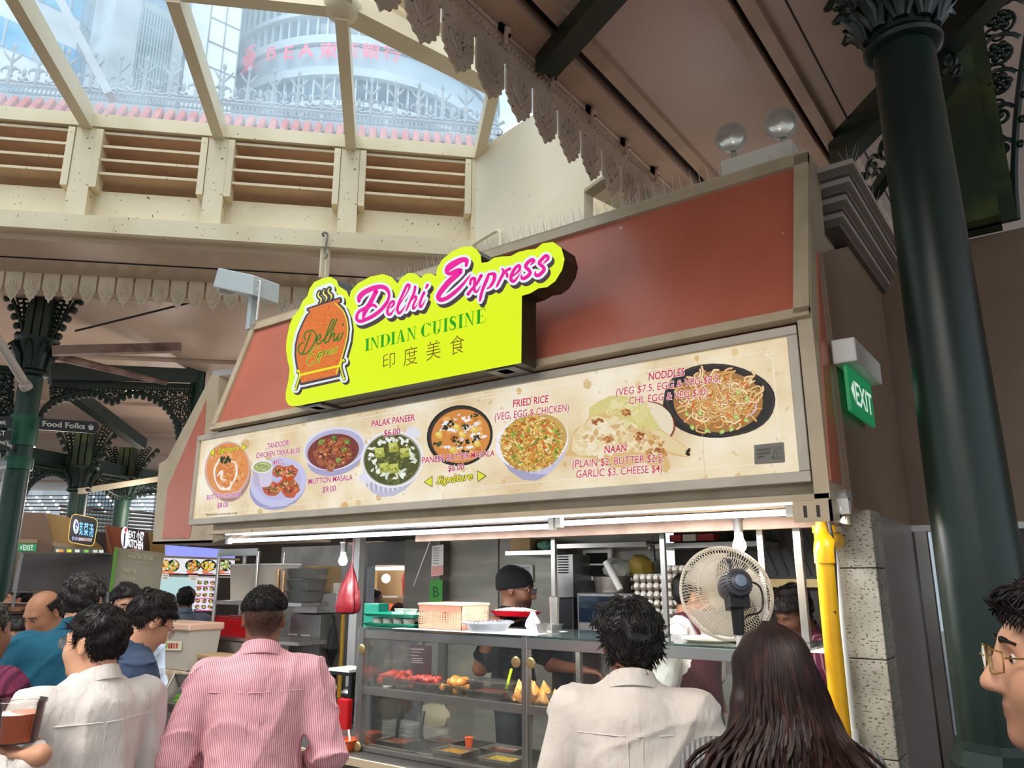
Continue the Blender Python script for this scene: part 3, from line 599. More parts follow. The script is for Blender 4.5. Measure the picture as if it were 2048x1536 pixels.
# tandoori chicken tikka
c.ell(580, 905, 190, 146, '9E9CC9', 2, rot=-.35); c.ell(585, 872, 190, 160, 'C9C8EC', 3, rot=-.35); c.ell(590, 868, 150, 122, 'BDBCE2', 3.5, rot=-.35)
for x, y, r in ((585, 800, 46), (655, 812, 60), (545, 918, 66), (655, 905, 78)):
    chunk(c, x, y, r, ['C4572B', 'D97B43', '9C3D1C', 'E39A62', '6F2E17'], 5)
    scatter(c, 22, (x, y, r*.7, r*.5), ['8E3A1C', 'E8A878', '5E2A15', '6B7A2B'], (3, 7), 7, 1.8)
c.poly([(412, 775), (425, 890), (445, 908), (520, 905), (540, 885), (552, 770)], 'D6CEE2', 8); c.poly([(412, 775), (425, 890), (440, 905), (470, 908), (452, 790)], 'BFB4CF', 8.2)
c.ell(482, 770, 71, 44, 'EFEAF4', 8.5, rot=-.1); c.ell(482, 772, 60, 35, 'A7B36A', 9, rot=-.1); c.stroke([(440, 775), (475, 752), (520, 760), (500, 790), (465, 785)], [4, 8, 6, 7, 3], 'D5DCA8', 9.5, smooth=4)
scatter(c, 12, (482, 772, 45, 24), ['6E7F35', '86964A'], (3, 6), 9.6)
c.out('chicken_tikka_picture', menu)
for t, a, b, h in (('TANDOORI', (516, 655), (662, 628), 36), ('CHICKEN TIKKA $6.50', (441, 716), (732, 678), 34), ('(4PC)', (545, 762), (618, 755), 34)): c.ptext(t, *a, *b, h, 'BE3479', 12, .010, .12, HAL)
c.out('chicken_tikka_lettering', menu)
# mutton masala
c.ell(955, 722, 180, 108, 'A9A6CC', 2, rot=-.2); c.ell(955, 652, 208, 140, 'E3E1F2', 3, rot=-.2); c.ell(955, 655, 196, 128, 'B9B8D6', 3.4, rot=-.2); c.ell(948, 672, 172, 116, '7C3426', 4, rot=-.2)
for x, y, r in ((870, 700, 62), (935, 640, 64), (1010, 640, 62), (1000, 720, 48), (930, 765, 42), (1040, 690, 40), (900, 620, 40)): chunk(c, x, y, r, ['A65A33', 'C98750', '853F22', 'D9A571', '6A2C19'], 5)
scatter(c, 46, (955, 670, 140, 85), ['8A4526', 'BE6E3F', '5E2918'], (4, 9), 7, 2.0)
for x, y in ((955, 580), (985, 730), (1045, 610), (870, 610), (1020, 660)): scatter(c, 9, (x, y, 18, 14), ['5C8A2E', '86B04A', '426A22'], (5, 10), 9)
c.out('mutton_masala_picture', menu)
c.ptext('MUTTON MASALA', 786, 888, 1078, 858, 36, 'C0296B', 12, .008, .1, HAL); c.ptext('$9.00', 880, 942, 968, 932, 38, 'C0296B', 12, .008, .1, HAL)
c.out('mutton_masala_lettering', menu)
# palak paneer
side = [(1142, 790), (1160, 880), (1200, 940), (1270, 972), (1340, 968), (1420, 925), (1490, 850), (1530, 760)]
c.poly([(1135, 740)]+side+[(1540, 700)], 'C4C2D6', 2)
for i in range(22): t = i/21; x = 1165+t*330; c.stroke([(x, 850+(-70*t)+70*math.sin(math.pi*t)), (x+4, 905-75*t+66*math.sin(math.pi*t))], 6, 'ECEBF5' if i % 2 else 'A5A3BF', 2.5)
c.ell(1338, 722, 208, 190, 'EEEDF7', 3, rot=-.15); c.ell(1478, 545, 50, 34, 'E4E3F0', 3.2, rot=.3); c.ell(1160, 850, 46, 30, 'E4E3F0', 2.7, rot=.3); c.ell(1338, 722, 193, 176, 'A9A88F', 3.5, rot=-.15); c.ell(1336, 724, 184, 168, '4F521A', 4, rot=-.15)
scatter(c, 130, (1336, 724, 170, 155), ['5D6121', '6E7230', '43461A', '7A7B3C'], (5, 14), 5)
for i in range(46):
    t = i/46*6.283; x, y = 1345+140*math.cos(t)+rnd.uniform(-22, 22), 715+118*math.sin(t)+rnd.uniform(-18, 18)
    if .4 < t < .9: continue
    blob(c, x, y, rnd.uniform(9, 26), rnd.uniform(6, 14), rnd.choice(['EFF0E4', 'DADFCE', 'F6F7F0']), 7+rnd.random(), rnd.uniform(0, 3), .4, 9)
for x, y in ((1345, 645), (1255, 680), (1420, 680), (1285, 780), (1350, 785)):
    c.poly([(x-32, y-28), (x+28, y-36), (x+36, y+24), (x-26, y+34)], 'A9AE3E', 9); c.poly([(x-32, y-28), (x+28, y-36), (x+20, y-8), (x-24, y)], 'C9CB62', 9.4); scatter(c, 6, (x, y, 26, 24), ['7E8429', 'D8D98A'], (4, 8), 9.7)
c.out('palak_paneer_picture', menu)
c.ptext('PALAK PANEER', 1205, 511, 1490, 466, 42, 'C42147', 12, .012, .06, HAL); c.ptext('$6.00', 1285, 571, 1393, 556, 40, 'C42147', 12, .012, .06, HAL)
c.out('palak_paneer_lettering', menu)
# paneer butter masala
c.ell(1783, 566, 220, 200, '15120F', 2, rot=-.3); c.ell(1786, 562, 206, 186, '3A332C', 3, rot=-.3); c.ell(1790, 570, 196, 176, 'D98C3C', 4, rot=-.3)
scatter(c, 70, (1790, 570, 170, 150), ['E3A04F', 'C97628', 'EBB56C'], (8, 22), 5)
for i in range(40): x, y = inell(1800, 550, 150, 125); blob(c, x, y, rnd.uniform(10, 26), rnd.uniform(6, 14), rnd.choice(['EFEAF4', 'DCD3E6', 'F7F3F8']), 6.5+rnd.random(), rnd.uniform(-.8, .4), .35, 9)
for x, y in ((1760, 510), (1800, 560), (1650, 560), (1880, 530), (1740, 660), (1900, 620)): blob(c, x, y, 26, 24, 'E5C34E', 7.6, .4, .15, 8); blob(c, x-4, y-6, 16, 12, 'F0DB86', 7.8, .4, .15, 8)
for x, y in ((1690, 510), (1730, 490), (1825, 510), (1780, 620), (1880, 430), (1850, 600), (1640, 620), (1900, 580), (1820, 680), (1745, 590)): scatter(c, 10, (x, y, 26, 18), ['25351A', '3E5428', '182312'], (4, 10), 8.2)
c.out('paneer_butter_masala_picture', menu)
c.ptext('PANEER BUTTER MASALA', 1538, 750, 2016, 700, 40, 'C42147', 12, .010, .06, HAL); c.ptext('$6.00', 1710, 803, 1815, 790, 38, 'C42147', 12, .012, .06, HAL)
c.out('paneer_butter_masala_lettering', menu)
c.poly([(1548, 874), (1606, 830), (1606, 908)], '4A4A12', 12); c.poly([(1556, 873), (1602, 838), (1602, 900)], 'E6EA1E', 12.5); c.poly([(1902, 796), (1964, 832), (1905, 874)], '4A4A12', 12); c.poly([(1906, 804), (1954, 832), (1909, 866)], 'E6EA1E', 12.5)
c.ptext('Signature', 1632, 886, 1872, 855, 48, 'F3EA25', 13, .012, .3, ('3C3012', .045))
c.out('signature_mark', menu)
# fried rice
c.at(*C7); c.poly([(92, 700), (115, 800), (170, 880), (250, 935), (330, 940), (420, 890), (490, 800), (520, 700)], 'C9C6DE', 2); c.poly([(120, 800), (170, 880), (250, 935), (330, 940), (400, 905), (300, 900), (200, 850)], 'A9A5C8', 2.3)
c.ell(306, 712, 216, 160, 'F2F1FA', 3, rot=-.25); c.ell(318, 700, 196, 150, 'C9A55A', 4, rot=-.25); c.ell(305, 725, 186, 160, 'C69A3F', 4.2, rot=-.2)
for _ in range(620):
    x, y = inell(305, 722, 184, 160, -.2); t = rnd.uniform(0, 3.14); l = rnd.uniform(9, 17)
    c.stroke([(x-l*math.cos(t), y-l*math.sin(t)), (x+l*math.cos(t), y+l*math.sin(t))], rnd.uniform(5, 8), rnd.choice(['E9C75E', 'F3DE93', 'D3A138', 'B97A2A', 'F7EBB8', 'C98B30', 'DDB752', 'A8612A']), 5+rnd.random()*3, cap=False)
scatter(c, 90, (305, 720, 175, 150), ['7C9A2E', '5F8226', 'D9722B', 'B8501E', '9DB545'], (4, 9), 8.5, 1.6)
c.out('fried_rice_picture', menu)
c.ptext('FRIED RICE', 197, 512, 405, 482, 42, 'CC2632', 12, .012, .08, HAL); c.ptext('(VEG, EGG & CHICKEN)', 90, 590, 525, 533, 42, 'CC2632', 12, .0, .08, HAL)
c.out('fried_rice_lettering', menu)
# naan
c.ell(1010, 600, 140, 120, '8E4A2C', 2, rot=.5); c.ell(1008, 598, 130, 110, 'E9DCC0', 2.3, rot=.5)
nb_ = [(490, 795), (520, 760), (535, 690), (560, 640), (610, 605), (640, 570), (640, 515), (690, 480), (760, 445), (830, 440), (880, 470), (960, 490), (1010, 560), (1060, 640), (1130, 690), (1200, 735), (1230, 775), (1210, 805), (1120, 790), (1060, 745)]
c.poly(nb_+[(1100, 810), (1118, 860), (1095, 893), (1040, 880), (960, 830), (860, 860), (760, 865), (660, 810), (560, 795)], 'DDB878', 3)
c.poly([(640, 515), (690, 480), (760, 445), (830, 440), (960, 490), (1010, 560), (1060, 640), (960, 650), (870, 620), (820, 560), (740, 540), (645, 570)], 'D9CE84', 4)
c.poly([(535, 760), (545, 680), (600, 610), (680, 560), (760, 580), (850, 640), (950, 690), (1050, 740), (1040, 790), (900, 770), (720, 790), (580, 795)], 'EAD7A8', 4.5)
c.poly([(1000, 640), (1060, 650), (1190, 735), (1232, 778), (1205, 800), (1110, 770), (1020, 720)], 'E5D2A0', 5)
scatter(c, 60, (760, 690, 210, 110), ['EFE1BC', 'EAD9AE', 'F3E8CC', 'E3CC98'], (8, 26), 5.5, 1.5); scatter(c, 40, (870, 540, 120, 80), ['E0D592', 'E6DDA4', 'D3C77C'], (10, 28), 5.5, 1.3)
scatter(c, 44, (830, 700, 220, 80), ['D6AE76', 'DBB884', 'CFA066', 'E0C294'], (5, 14), 7.5, 1.7); scatter(c, 22, (1030, 765, 60, 70), ['B8793A', 'C98F4E', 'A2602A', 'D0A060'], (5, 13), 7.5, 1.6)
for x, y in ((755, 695), (690, 595), (930, 680), (860, 540)): scatter(c, 12, (x, y, 30, 18), ['A8612C', 'C48548', '8A4A20'], (4, 10), 8.5, 1.5)
scatter(c, 10, (1222, 775, 12, 14), ['2A1A10', '3B2414'], (6, 10), 8.5)
c.out('naan_picture', menu)
for t, a, b, h, bo in (('NAAN', (732, 782), (862, 770), 44, .014), ('(PLAIN $2, BUTTER $2.5,', (545, 866), (1076, 828), 44, .0), ('GARLIC $3, CHEESE $4)', (567, 925), (1070, 890), 44, .0)): c.ptext(t, *a, *b, h, 'CC2632', 12, bo, .06, HAL)
c.out('naan_lettering', menu)
# noodles
c.ell(1400, 482, 330, 208, '0E0D0C', 2, rot=-.06); c.ell(1402, 468, 325, 212, '2B2724', 3, rot=.1); c.ell(1404, 468, 306, 196, '191716', 3.5, rot=.1); c.ell(1395, 478, 262, 180, 'A9763A', 4, rot=.0)
for _ in range(230):
    x, y = inell(1390, 472, 185, 118); n_ = rnd.randint(3, 6); P_ = [(x, y)]; t = rnd.uniform(0, 6.28)
    for _ in range(n_): t += rnd.uniform(-1.3, 1.3); P_.append((P_[-1][0]+26*math.cos(t), P_[-1][1]+22*math.sin(t)))
    w_ = rnd.uniform(7, 11); k_ = 5+rnd.random()*3
    c.stroke(P_, w_+5, rnd.choice(['A2672A', '8F5721', 'B57C3A']), k_, smooth=4); c.stroke(P_, w_, rnd.choice(['F0CF93', 'E6B96C', 'F6DFB2', 'DCA653', 'EBC584']), k_+.12, smooth=4)
scatter(c, 34, (1395, 490, 240, 160), ['D9722B', 'E08A3A', 'C85F1E'], (4, 8), 8.6, 3.0)
for x, y in ((1210, 555), (1245, 630), (1330, 650), (1420, 655), (1500, 570), (1560, 590), (1515, 425), (1290, 545), (1475, 640), (1565, 460)): blob(c, x, y, 18, 12, '9CC255', 9, rnd.uniform(0, 3), .2, 10); blob(c, x, y, 10, 6, 'C9DF94', 9.4, rnd.uniform(0, 3), .2, 8)
c.stroke([(1620, 480), (1612, 530), (1570, 565)], [4, 10, 5], 'D9C3DC', 9, smooth=4)
c.out('noodles_picture', menu)
for t, a, b, h, bo in (('NODDLES', (990, 355), (1200, 325), 44, .014), ('(VEG $7.5, EGG & VEG $8.5,', (800, 445), (1408, 362), 42, .0), ('CHI, EGG & VEG $10)', (876, 495), (1335, 440), 42, .0)): c.ptext(t, *a, *b, h, 'CC2632', 12, bo, .06, HAL)
c.out('noodles_lettering', menu)
# takeaway notice stuck on the board
c2 = PCanvas(MP-.003, *C7); q = [(1604, 732), (1770, 714), (1778, 720), (1785, 828), (1778, 834), (1612, 845), (1606, 840)]
m = MB(); m.prism([c2.P(x, y, 0) for x, y in q], (0, .002, 0)); tk = obj('takeaway_sticker', m, mat('grey_sticker', '77746B', .5), menu); tk['label'] = 'grey takeaway charges sticker'
for t, a, b in (('TAKEAWAY', (1618, 770), (1704, 760)), ('CHARGES', (1618, 792), (1698, 782)), ('APPLY', (1620, 812), (1672, 806))): c2.ptext(t, *a, *b, 13, '2E2C29', 1, .02)
c2.stroke([(1722, 812), (1718, 785), (1724, 755), (1722, 745), (1735, 745), (1740, 765), (1752, 762), (1752, 742), (1762, 742), (1764, 752), (1770, 808), (1722, 812)], 3, '2E2C29', 1); c2.stroke([(1736, 780), (1740, 808)], 3, '2E2C29', 1); c2.stroke([(1752, 778), (1752, 806)], 3, '2E2C29', 1); c2.stroke([(1730, 772), (1736, 784), (1742, 772)], 3, '2E2C29', 1)
c2.ell(1712, 806, 9, 9, '2E2C29', 1.2); c2.ell(1712, 806, 6, 6, '77746B', 1.6)
obj('sticker_print', c2.mb, mat('dull_print', 'FFFFFF', .6, attr=True), tk)
# ================================================================ illuminated name sign
SY = 3.02
sign = thing('shop_sign', 'yellow illuminated Indian cuisine sign with pot and pink script above the menu board', 'sign', (-3.4, SY+.06, aty(650, 800, SY).z))
CA, CB, CC, CD, C5 = (700, 490, 8.535), (860, 490, 7.314), (570, 540, 5.4875), (715, 605, 7.585), (540, 470, 3.303)
s_ = PCanvas(SY, *C5)
ol = [(190, 1128), (1660, 845), (1664, 402), (1720, 385), (1775, 352), (1830, 345), (1885, 305), (1930, 230), (1946, 160), (1925, 85), (1870, 46), (1800, 55), (1755, 92), (1700, 98), (1640, 112), (1590, 140), (1530, 142), (1480, 150), (1440, 178), (1397, 184), (1392, 135), (1365, 95), (1330, 74), (1270, 78), (1200, 110), (1135, 165), (1102, 225), (1096, 272), (1060, 252), (1020, 258), (998, 285), (960, 255), (915, 250), (870, 280), (842, 320), (805, 278), (745, 258), (660, 276), (580, 320), (535, 368), (524, 415), (508, 372), (455, 338), (440, 298), (400, 276), (350, 284), (290, 312), (258, 360), (248, 402), (215, 438), (190, 495), (150, 540), (128, 600), (108, 700), (106, 760), (116, 830), (130, 880), (122, 960), (104, 1040), (104, 1090), (122, 1122), (150, 1132)]
m = MB(); P_ = [s_.P(x, y, 0) for x, y in ol]; nn = len(P_)
D_ = Vector((0, .13, 0)); m.add(P_+[p+D_ for p in P_], [tuple(range(nn, 2*nn))]+[(i, (i+1) % nn, nn+(i+1) % nn, nn+i) for i in range(nn)], 0)
obj('sign_box', m, mat('dark_sign_side', '2A2A1C', .35), sign)
yel = mat('lit_yellow_acrylic', '303400', .3, emit='E4FA00', estr=.93)
m = MB(); m.add([p for p in P_], [tuple(range(nn))], 0); obj('lit_face', m, yel, sign)
m = MB()
for q in ((633, 812), (1010, 735)):
    m = MB(); p = aty(*q, SY+.06); m.box((p.x-.035, SY+.03, zb1), (p.x+.035, SY+.11, p.z+.03)); m.box((p.x-.09, SY+.02, zb1), (p.x+.09, FY+.05, zb1+.012)); obj('sign_foot', m, steeld, sign)
signprint = mat('sign_print', 'FFFFFF', .3, attr=True, attr_emit=.92, spec=.2)
DEL = [[(155, 965, 50), (168, 890, 88), (240, 815, 88), (380, 745, 84), (520, 712, 75), (620, 745, 72), (668, 830, 50), (660, 920, 48), (615, 1010, 62), (520, 1120, 65), (400, 1210, 66), (280, 1270, 66), (180, 1305, 60), (122, 1270, 58), (125, 1190, 50), (175, 1125, 55), (250, 1090, 60)],
       [(450, 790, 78), (400, 890, 74), (330, 1020, 80), (275, 1100, 88), (240, 1200, 60), (228, 1250, 34)], [(330, 1045, 50), (400, 1025, 56), (450, 1058, 40)],
       [(690, 1078, 22), (745, 1025, 40), (748, 962, 46), (700, 985, 44), (652, 1080, 46), (645, 1165, 50), (688, 1188, 48), (750, 1110, 20), (785, 1060, 8)],
       [(785, 1120, 16), (860, 1000, 20), (985, 800, 24), (1018, 700, 48), (978, 690, 50), (900, 850, 46), (830, 1010, 46), (815, 1120, 46), (848, 1165, 50), (920, 1080, 24), (960, 1010, 8)],
       [(1115, 715, 46), (1095, 820, 48), (1035, 950, 42), (975, 1090, 32), (955, 1135, 12)], [(1000, 1000, 14), (1105, 885, 40), (1135, 905, 42), (1088, 1020, 40), (1085, 1088, 44), (1130, 1050, 20), (1170, 975, 8)],
       [(1268, 815, 50), (1212, 940, 44), (1195, 1035, 44), (1222, 1055, 38), (1300, 920, 8)], [(1328, 682, 48), (1300, 735, 34)]]
EXP = [[(530, 305, 40), (538, 230, 66), (490, 215, 74), (400, 250, 90), (290, 320, 96), (248, 385, 66), (290, 420, 58), (390, 385, 74), (450, 372, 66)],
       [(450, 395, 60), (390, 445, 78), (290, 530, 84), (180, 660, 78), (125, 750, 70), (155, 802, 66), (250, 778, 60), (380, 680, 56), (480, 580, 44), (560, 480, 28), (602, 425, 8)],
       [(590, 575, 36), (605, 505, 44), (655, 490, 46), (652, 570, 42), (650, 650, 46), (685, 688, 34), (745, 590, 8)], [(752, 448, 50), (690, 560, 42), (612, 650, 42), (558, 722, 46)],
       [(862, 428, 40), (832, 510, 52), (770, 660, 46), (736, 800, 40), (735, 828, 10)], [(885, 425, 38), (945, 430, 56), (940, 510, 52), (890, 600, 42), (838, 642, 20)],
       [(1058, 348, 24), (1080, 400, 48), (1032, 500, 42), (988, 590, 36), (970, 620, 14)], [(1042, 480, 18), (1110, 385, 40), (1172, 348, 44)], [(1128, 420, 40), (1132, 468, 34)],
       [(1222, 452, 24), (1308, 370, 40), (1308, 300, 46), (1250, 340, 48), (1196, 440, 50), (1190, 510, 52), (1232, 530, 46), (1300, 450, 20), (1345, 375, 6)],
       [(1470, 295, 14), (1520, 242, 46), (1498, 215, 52), (1430, 260, 52), (1402, 320, 52), (1450, 370, 52), (1465, 420, 52), (1400, 480, 56), (1350, 488, 50), (1338, 435, 14)],
       [(1660, 275, 14), (1730, 200, 46), (1702, 158, 52), (1640, 210, 52), (1602, 270, 52), (1660, 325, 52), (1668, 372, 52), (1600, 440, 56), (1550, 440, 50), (1542, 388, 14)]]
def script(strokes, crop, grow, dx, dy, col, k):
    s_.at(*crop)
    for i, st in enumerate(strokes): s_.stroke([(x+dx, y+dy) for x, y, _ in st], [w+grow if grow else w for _, _, w in st], col, k+i*.02, smooth=5)
script(DEL, CA, 78, 42, 60, '4A3A44', 1); script(DEL, CA, 78, 0, 0, 'EAF8FA', 2); script(DEL, CA, 0, 0, 0, 'F5009E', 3)
script(EXP, CB, 68, 36, 52, '4A3A44', 1); script(EXP, CB, 68, 0, 0, 'EAF8FA', 2); script(EXP, CB, 0, 0, 0, 'F5009E', 3)
s_.out('pink_script_lettering', sign, signprint, 'pink script lettering edged in white')
# serif line
s_.at(*CD); GR = '00A808'
def G(x0, x1, polys):
    for pl in polys:
        pts = []
        for u, v in pl:
            x = x0+u*(x1-x0)+(v-.5)*4; pts.append((x, 741-.243*(x-113)-v*(183+(x-115)*.0165)))
        s_.poly(pts, GR, 1+rnd.random()*.4)
def R(u0, v0, u1, v1): return [(u0, v0), (u1, v0), (u1, v1), (u0, v1)]
gI = [R(.25, 0, .75, 1), R(0, 0, 1, .05), R(0, .95, 1, 1)]
gN = [R(.12, 0, .18, 1), R(.81, 0, .88, 1), [(.05, 1), (.32, 1), (.87, .0), (.80, -.03)], R(0, .96, .3, 1), R(0, 0, .33, .04), R(.66, .96, 1, 1)]
def arc(cx, cy, rx, ry, w, a0, a1, n=14):
    out = []
    for i in range(n):
        t0, t1 = a0+(a1-a0)*i/n, a0+(a1-a0)*(i+1)/n; q = []
        for t, sg in ((t0, 1), (t1, 1), (t1, 0), (t0, 0)):
            ww = w*(.22+.78*abs(math.cos(t))) if not sg else 0
            q.append((cx+(rx-ww)*math.cos(t), cy+(ry-.04*(1-sg))*math.sin(t)))
        out.append(q)
    return out
gD = [R(.1, 0, .36, 1), R(0, 0, .5, .045), R(0, .955, .5, 1)]+arc(.45, .5, .55, .5, .26, -1.57, 1.57)
gA = [[(.44, 1.0), (.56, 1.03), (.95, 0), (.62, 0)], [(.42, 1), (.50, .95), (.17, 0), (.09, 0)], R(.22, .3, .72, .34), R(0, 0, .28, .035), R(.5, 0, 1.02, .035)]
gC = arc(.52, .5, .52, .52, .30, .62, 5.55, 20)+[R(.92, .66, .97, 1.0)]
gU = [R(.12, .3, .36, 1), R(.78, .3, .86, 1), R(0, .955, .5, 1), R(.64, .955, 1, 1)]+arc(.485, .32, .365, .34, .24, 3.14, 6.28)
gE = [R(.12, 0, .4, 1), R(0, 0, .9, .045), R(0, .955, .88, 1), R(.4, .48, .66, .52), R(.63, .36, .67, .64), [(.93, .95), (.88, .95), (.86, .7), (.89, .7)], [(.88, .0), (.9, 0), (1.0, .3), (.96, .3)]]
_sp = smoothpath([(.88, .74, .03), (.84, .86, .05), (.66, .95, .07), (.42, .96, .12), (.24, .86, .22), (.24, .70, .27), (.42, .57, .29), (.66, .44, .29), (.80, .28, .26), (.76, .12, .18), (.56, .04, .09), (.34, .04, .07), (.16, .13, .05), (.10, .27, .03)], 3); gS = []
_ds = [(_sp[min(i+1, len(_sp)-1)]-_sp[max(i-1, 0)]).xy.normalized() for i in range(len(_sp))]
for p_, q_, d0, d1 in zip(_sp[:-1], _sp[1:], _ds[:-1], _ds[1:]): gS.append([(p_.x-d0.y*p_.z/2, p_.y+d0.x*p_.z/2), (p_.x+d0.y*p_.z/2, p_.y-d0.x*p_.z/2), (q_.x+d1.y*q_.z/2, q_.y-d1.x*q_.z/2), (q_.x-d1.y*q_.z/2, q_.y+d1.x*q_.z/2)])
gS += [R(.86, .68, .91, .98), R(.07, .02, .12, .32)]
for g_, x0, x1 in ((gI, 112, 190), (gN, 196, 332), (gD, 345, 497), (gI, 505, 580), (gA, 590, 727), (gN, 750, 892), (gC, 965, 1117), (gU, 1135, 1278), (gI, 1300, 1376), (gS, 1388, 1507), (gI, 1525, 1606), (gN, 1625, 1772), (gE, 1800, 1952)): G(x0, x1, g_)
s_.out('green_serif_lettering', sign, signprint)
for t, x0, x1, y0, h in (('印', 385, 570, 1000, 225), ('度', 702, 912, 950, 265), ('美', 1047, 1260, 868, 275), ('食', 1408, 1622, 785, 270)): s_.ptext(t, x0, y0, x1, y0-.235*(x1-x0), h, '6B3A12', 1, -.014, 0, None, .87)
s_.out('brown_character_lettering', sign, signprint)
# pot emblem
s_.at(*CC)
pot = [(258, 432), (420, 378), (602, 318), (606, 338), (580, 372), (632, 425), (672, 520), (690, 640), (676, 770), (640, 900), (604, 1030), (585, 1150), (180, 1240), (165, 1150), (140, 1040), (125, 930), (130, 820), (155, 710), (205, 590), (248, 505), (285, 462)]
ST = [[(382, 240), (366, 282), (402, 325), (386, 366)], [(434, 220), (424, 258), (460, 302), (446, 345)], [(488, 202), (478, 240), (514, 282), (502, 326)]]
LEG = [[(140, 1118), (150, 1100), (166, 1150), (142, 1235), (118, 1305)], [(652, 1000), (640, 984), (612, 1050), (630, 1130), (648, 1192)]]
for dx, dy, col, k, g1, g2, g3 in ((20, 24, '4A3A44', 1, 96, 120, 92), (0, 0, 'EAF8FA', 2, 96, 120, 92), (3, 3, '4C3F45', 3, 48, 56, 40)):
    s_.poly([(x+dx, y+dy) for x, y in pot], col, k); s_.stroke([(x+dx, y+dy) for x, y in pot], g1, col, k+.1, closed=True)
    for j, q in enumerate(ST): s_.stroke([(x+dx, y+dy) for x, y in q], g2, col, k+.2+j*.05, smooth=4)
    for j, q in enumerate(LEG): s_.stroke([(x+dx, y+dy) for x, y in q], g3, col, k+.4+j*.05, smooth=4)
    for x, y in pot: s_.ell(x+dx, y+dy, g1/2, g1/2, col, k+.55, 12)
s_.poly(pot, 'E8792A', 4)
def inpoly(x, y, pl):
    r = False; j = len(pl)-1
    for i in range(len(pl)):
        if (pl[i][1] > y) != (pl[j][1] > y) and x < (pl[j][0]-pl[i][0])*(y-pl[i][1])/(pl[j][1]-pl[i][1])+pl[i][0]: r = not r
        j = i
    return r
for _ in range(1400):
    x, y = rnd.uniform(125, 690), rnd.uniform(330, 1235)
    if inpoly(x, y, pot): r = rnd.uniform(3, 6); s_.rect(x-r, y-r*.6, x+r, y+r*.6, rnd.choice(['C2571B', 'B24A16', 'F0964A', 'D26620']), 4.5+rnd.random()*.3)
for q in ST: s_.stroke(q, [8, 18, 18, 6], 'F2EE6A', 5, smooth=4)
s_.stroke([(555, 370), (640, 450), (684, 570), (690, 690), (665, 820), (620, 980), (572, 1110), (566, 1136)], 12, 'F2EE3A', 5, smooth=4)
s_.stroke([(162, 1154), (612, 1050)], 24, 'F2F000', 5.4)
for q in LEG: s_.stroke(q, 16, 'F2F000', 5.6, smooth=4); s_.ell(*q[-1], 15, 15, 'F2F000', 5.8); s_.ell(*q[0], 11, 11, 'F2F000', 5.8)
TX1 = [[(285, 690), (250, 790), (215, 880), (190, 922)], [(230, 770), (213, 720), (250, 675), (310, 668), (347, 720), (320, 810), (260, 900), (190, 926), (150, 890), (160, 830), (202, 798)], [(345, 775), (390, 748), (392, 710), (360, 740), (350, 800), (375, 812), (420, 770)], [(420, 780), (490, 680), (542, 565), (525, 545), (490, 620), (450, 740), (440, 802), (470, 790)], [(576, 540), (530, 650), (480, 790)], [(490, 760), (545, 690), (540, 750), (545, 782), (578, 735)], [(602, 700), (575, 770), (602, 768), (646, 688)], [(640, 596), (640, 600)]]
TX2 = [[(385, 850), (330, 855), (290, 890), (287, 925), (330, 930)], [(287, 930), (250, 980), (250, 1030), (290, 1040), (340, 990), (370, 950)], [(365, 905), (376, 950)], [(397, 900), (360, 952)], [(405, 900), (365, 1030)], [(400, 905), (430, 900), (425, 935), (405, 946)], [(445, 890), (430, 935)], [(440, 905), (470, 882)], [(470, 915), (495, 892), (480, 885), (468, 920), (485, 926), (512, 900)], [(536, 870), (515, 880), (535, 900), (514, 920)], [(576, 850), (550, 865), (572, 885), (548, 905)]]
for j, q in enumerate(TX1): s_.stroke(q, 15 if j != 7 else 22, '1F7A1A', 6+j*.03, smooth=5)
for j, q in enumerate(TX2): s_.stroke(q, 18, 'E9E23A', 5.9+j*.01, smooth=5); s_.stroke(q, 8, '1F6A18', 6.4+j*.02, smooth=5)
s_.out('pot_emblem', sign, signprint, 'orange clay pot emblem on a yellow stand')
# ================================================================ right-hand walls, column, ironwork
def pb(x0, y0, x1, y1, Y, d):                              # box whose front face shows between two photo corners on the plane Y
    xm, ym = (x0+x1)/2, (y0+y1)/2
    return (aty(x0, ym, Y).x, Y, aty(xm, y1, Y).z), (aty(x1, ym, Y).x, Y+d, aty(xm, y0, Y).z)
SX = XR+.02
yc = atx(1822, 1051, SX).y; zc = atx(1822, 1051, SX).z
m = MB(); pts = [Vector((SX, atx(1690, 1000, SX).y, zc)), Vector((SX, yc, zc)), Vector((SX, yc, 4.1)), atx(1802, 478, SX), atx(1645, 506, SX), Vector((SX, FT+.1, 2.3))]
pts = [Vector((SX, FT+.02, zc)), Vector((SX, yc, zc)), Vector((SX, yc, atx(1780, 482, SX).z-.4)), atx(1780, 482, SX)-Vector((0, .8, .3)), atx(1645, 506, SX)]
m.prism(pts, (-.05, 0, 0)); struct('wall_right', m, brownwall)
m = MB(); m.prism([Vector((SX-.06, FT+.06, 2.2)), Vector((SX-.06, yc+.6, 2.2)), Vector((SX-.06, yc+.6, 4.1)), Vector((SX-.06, FT+.06, ZT))], (-.04, 0, 0)); struct('wall_right_upper', m, mat('pale_brown_wall', 'B7A48C', .5, noise=('A08A6C', 1.2, .45, .8)))
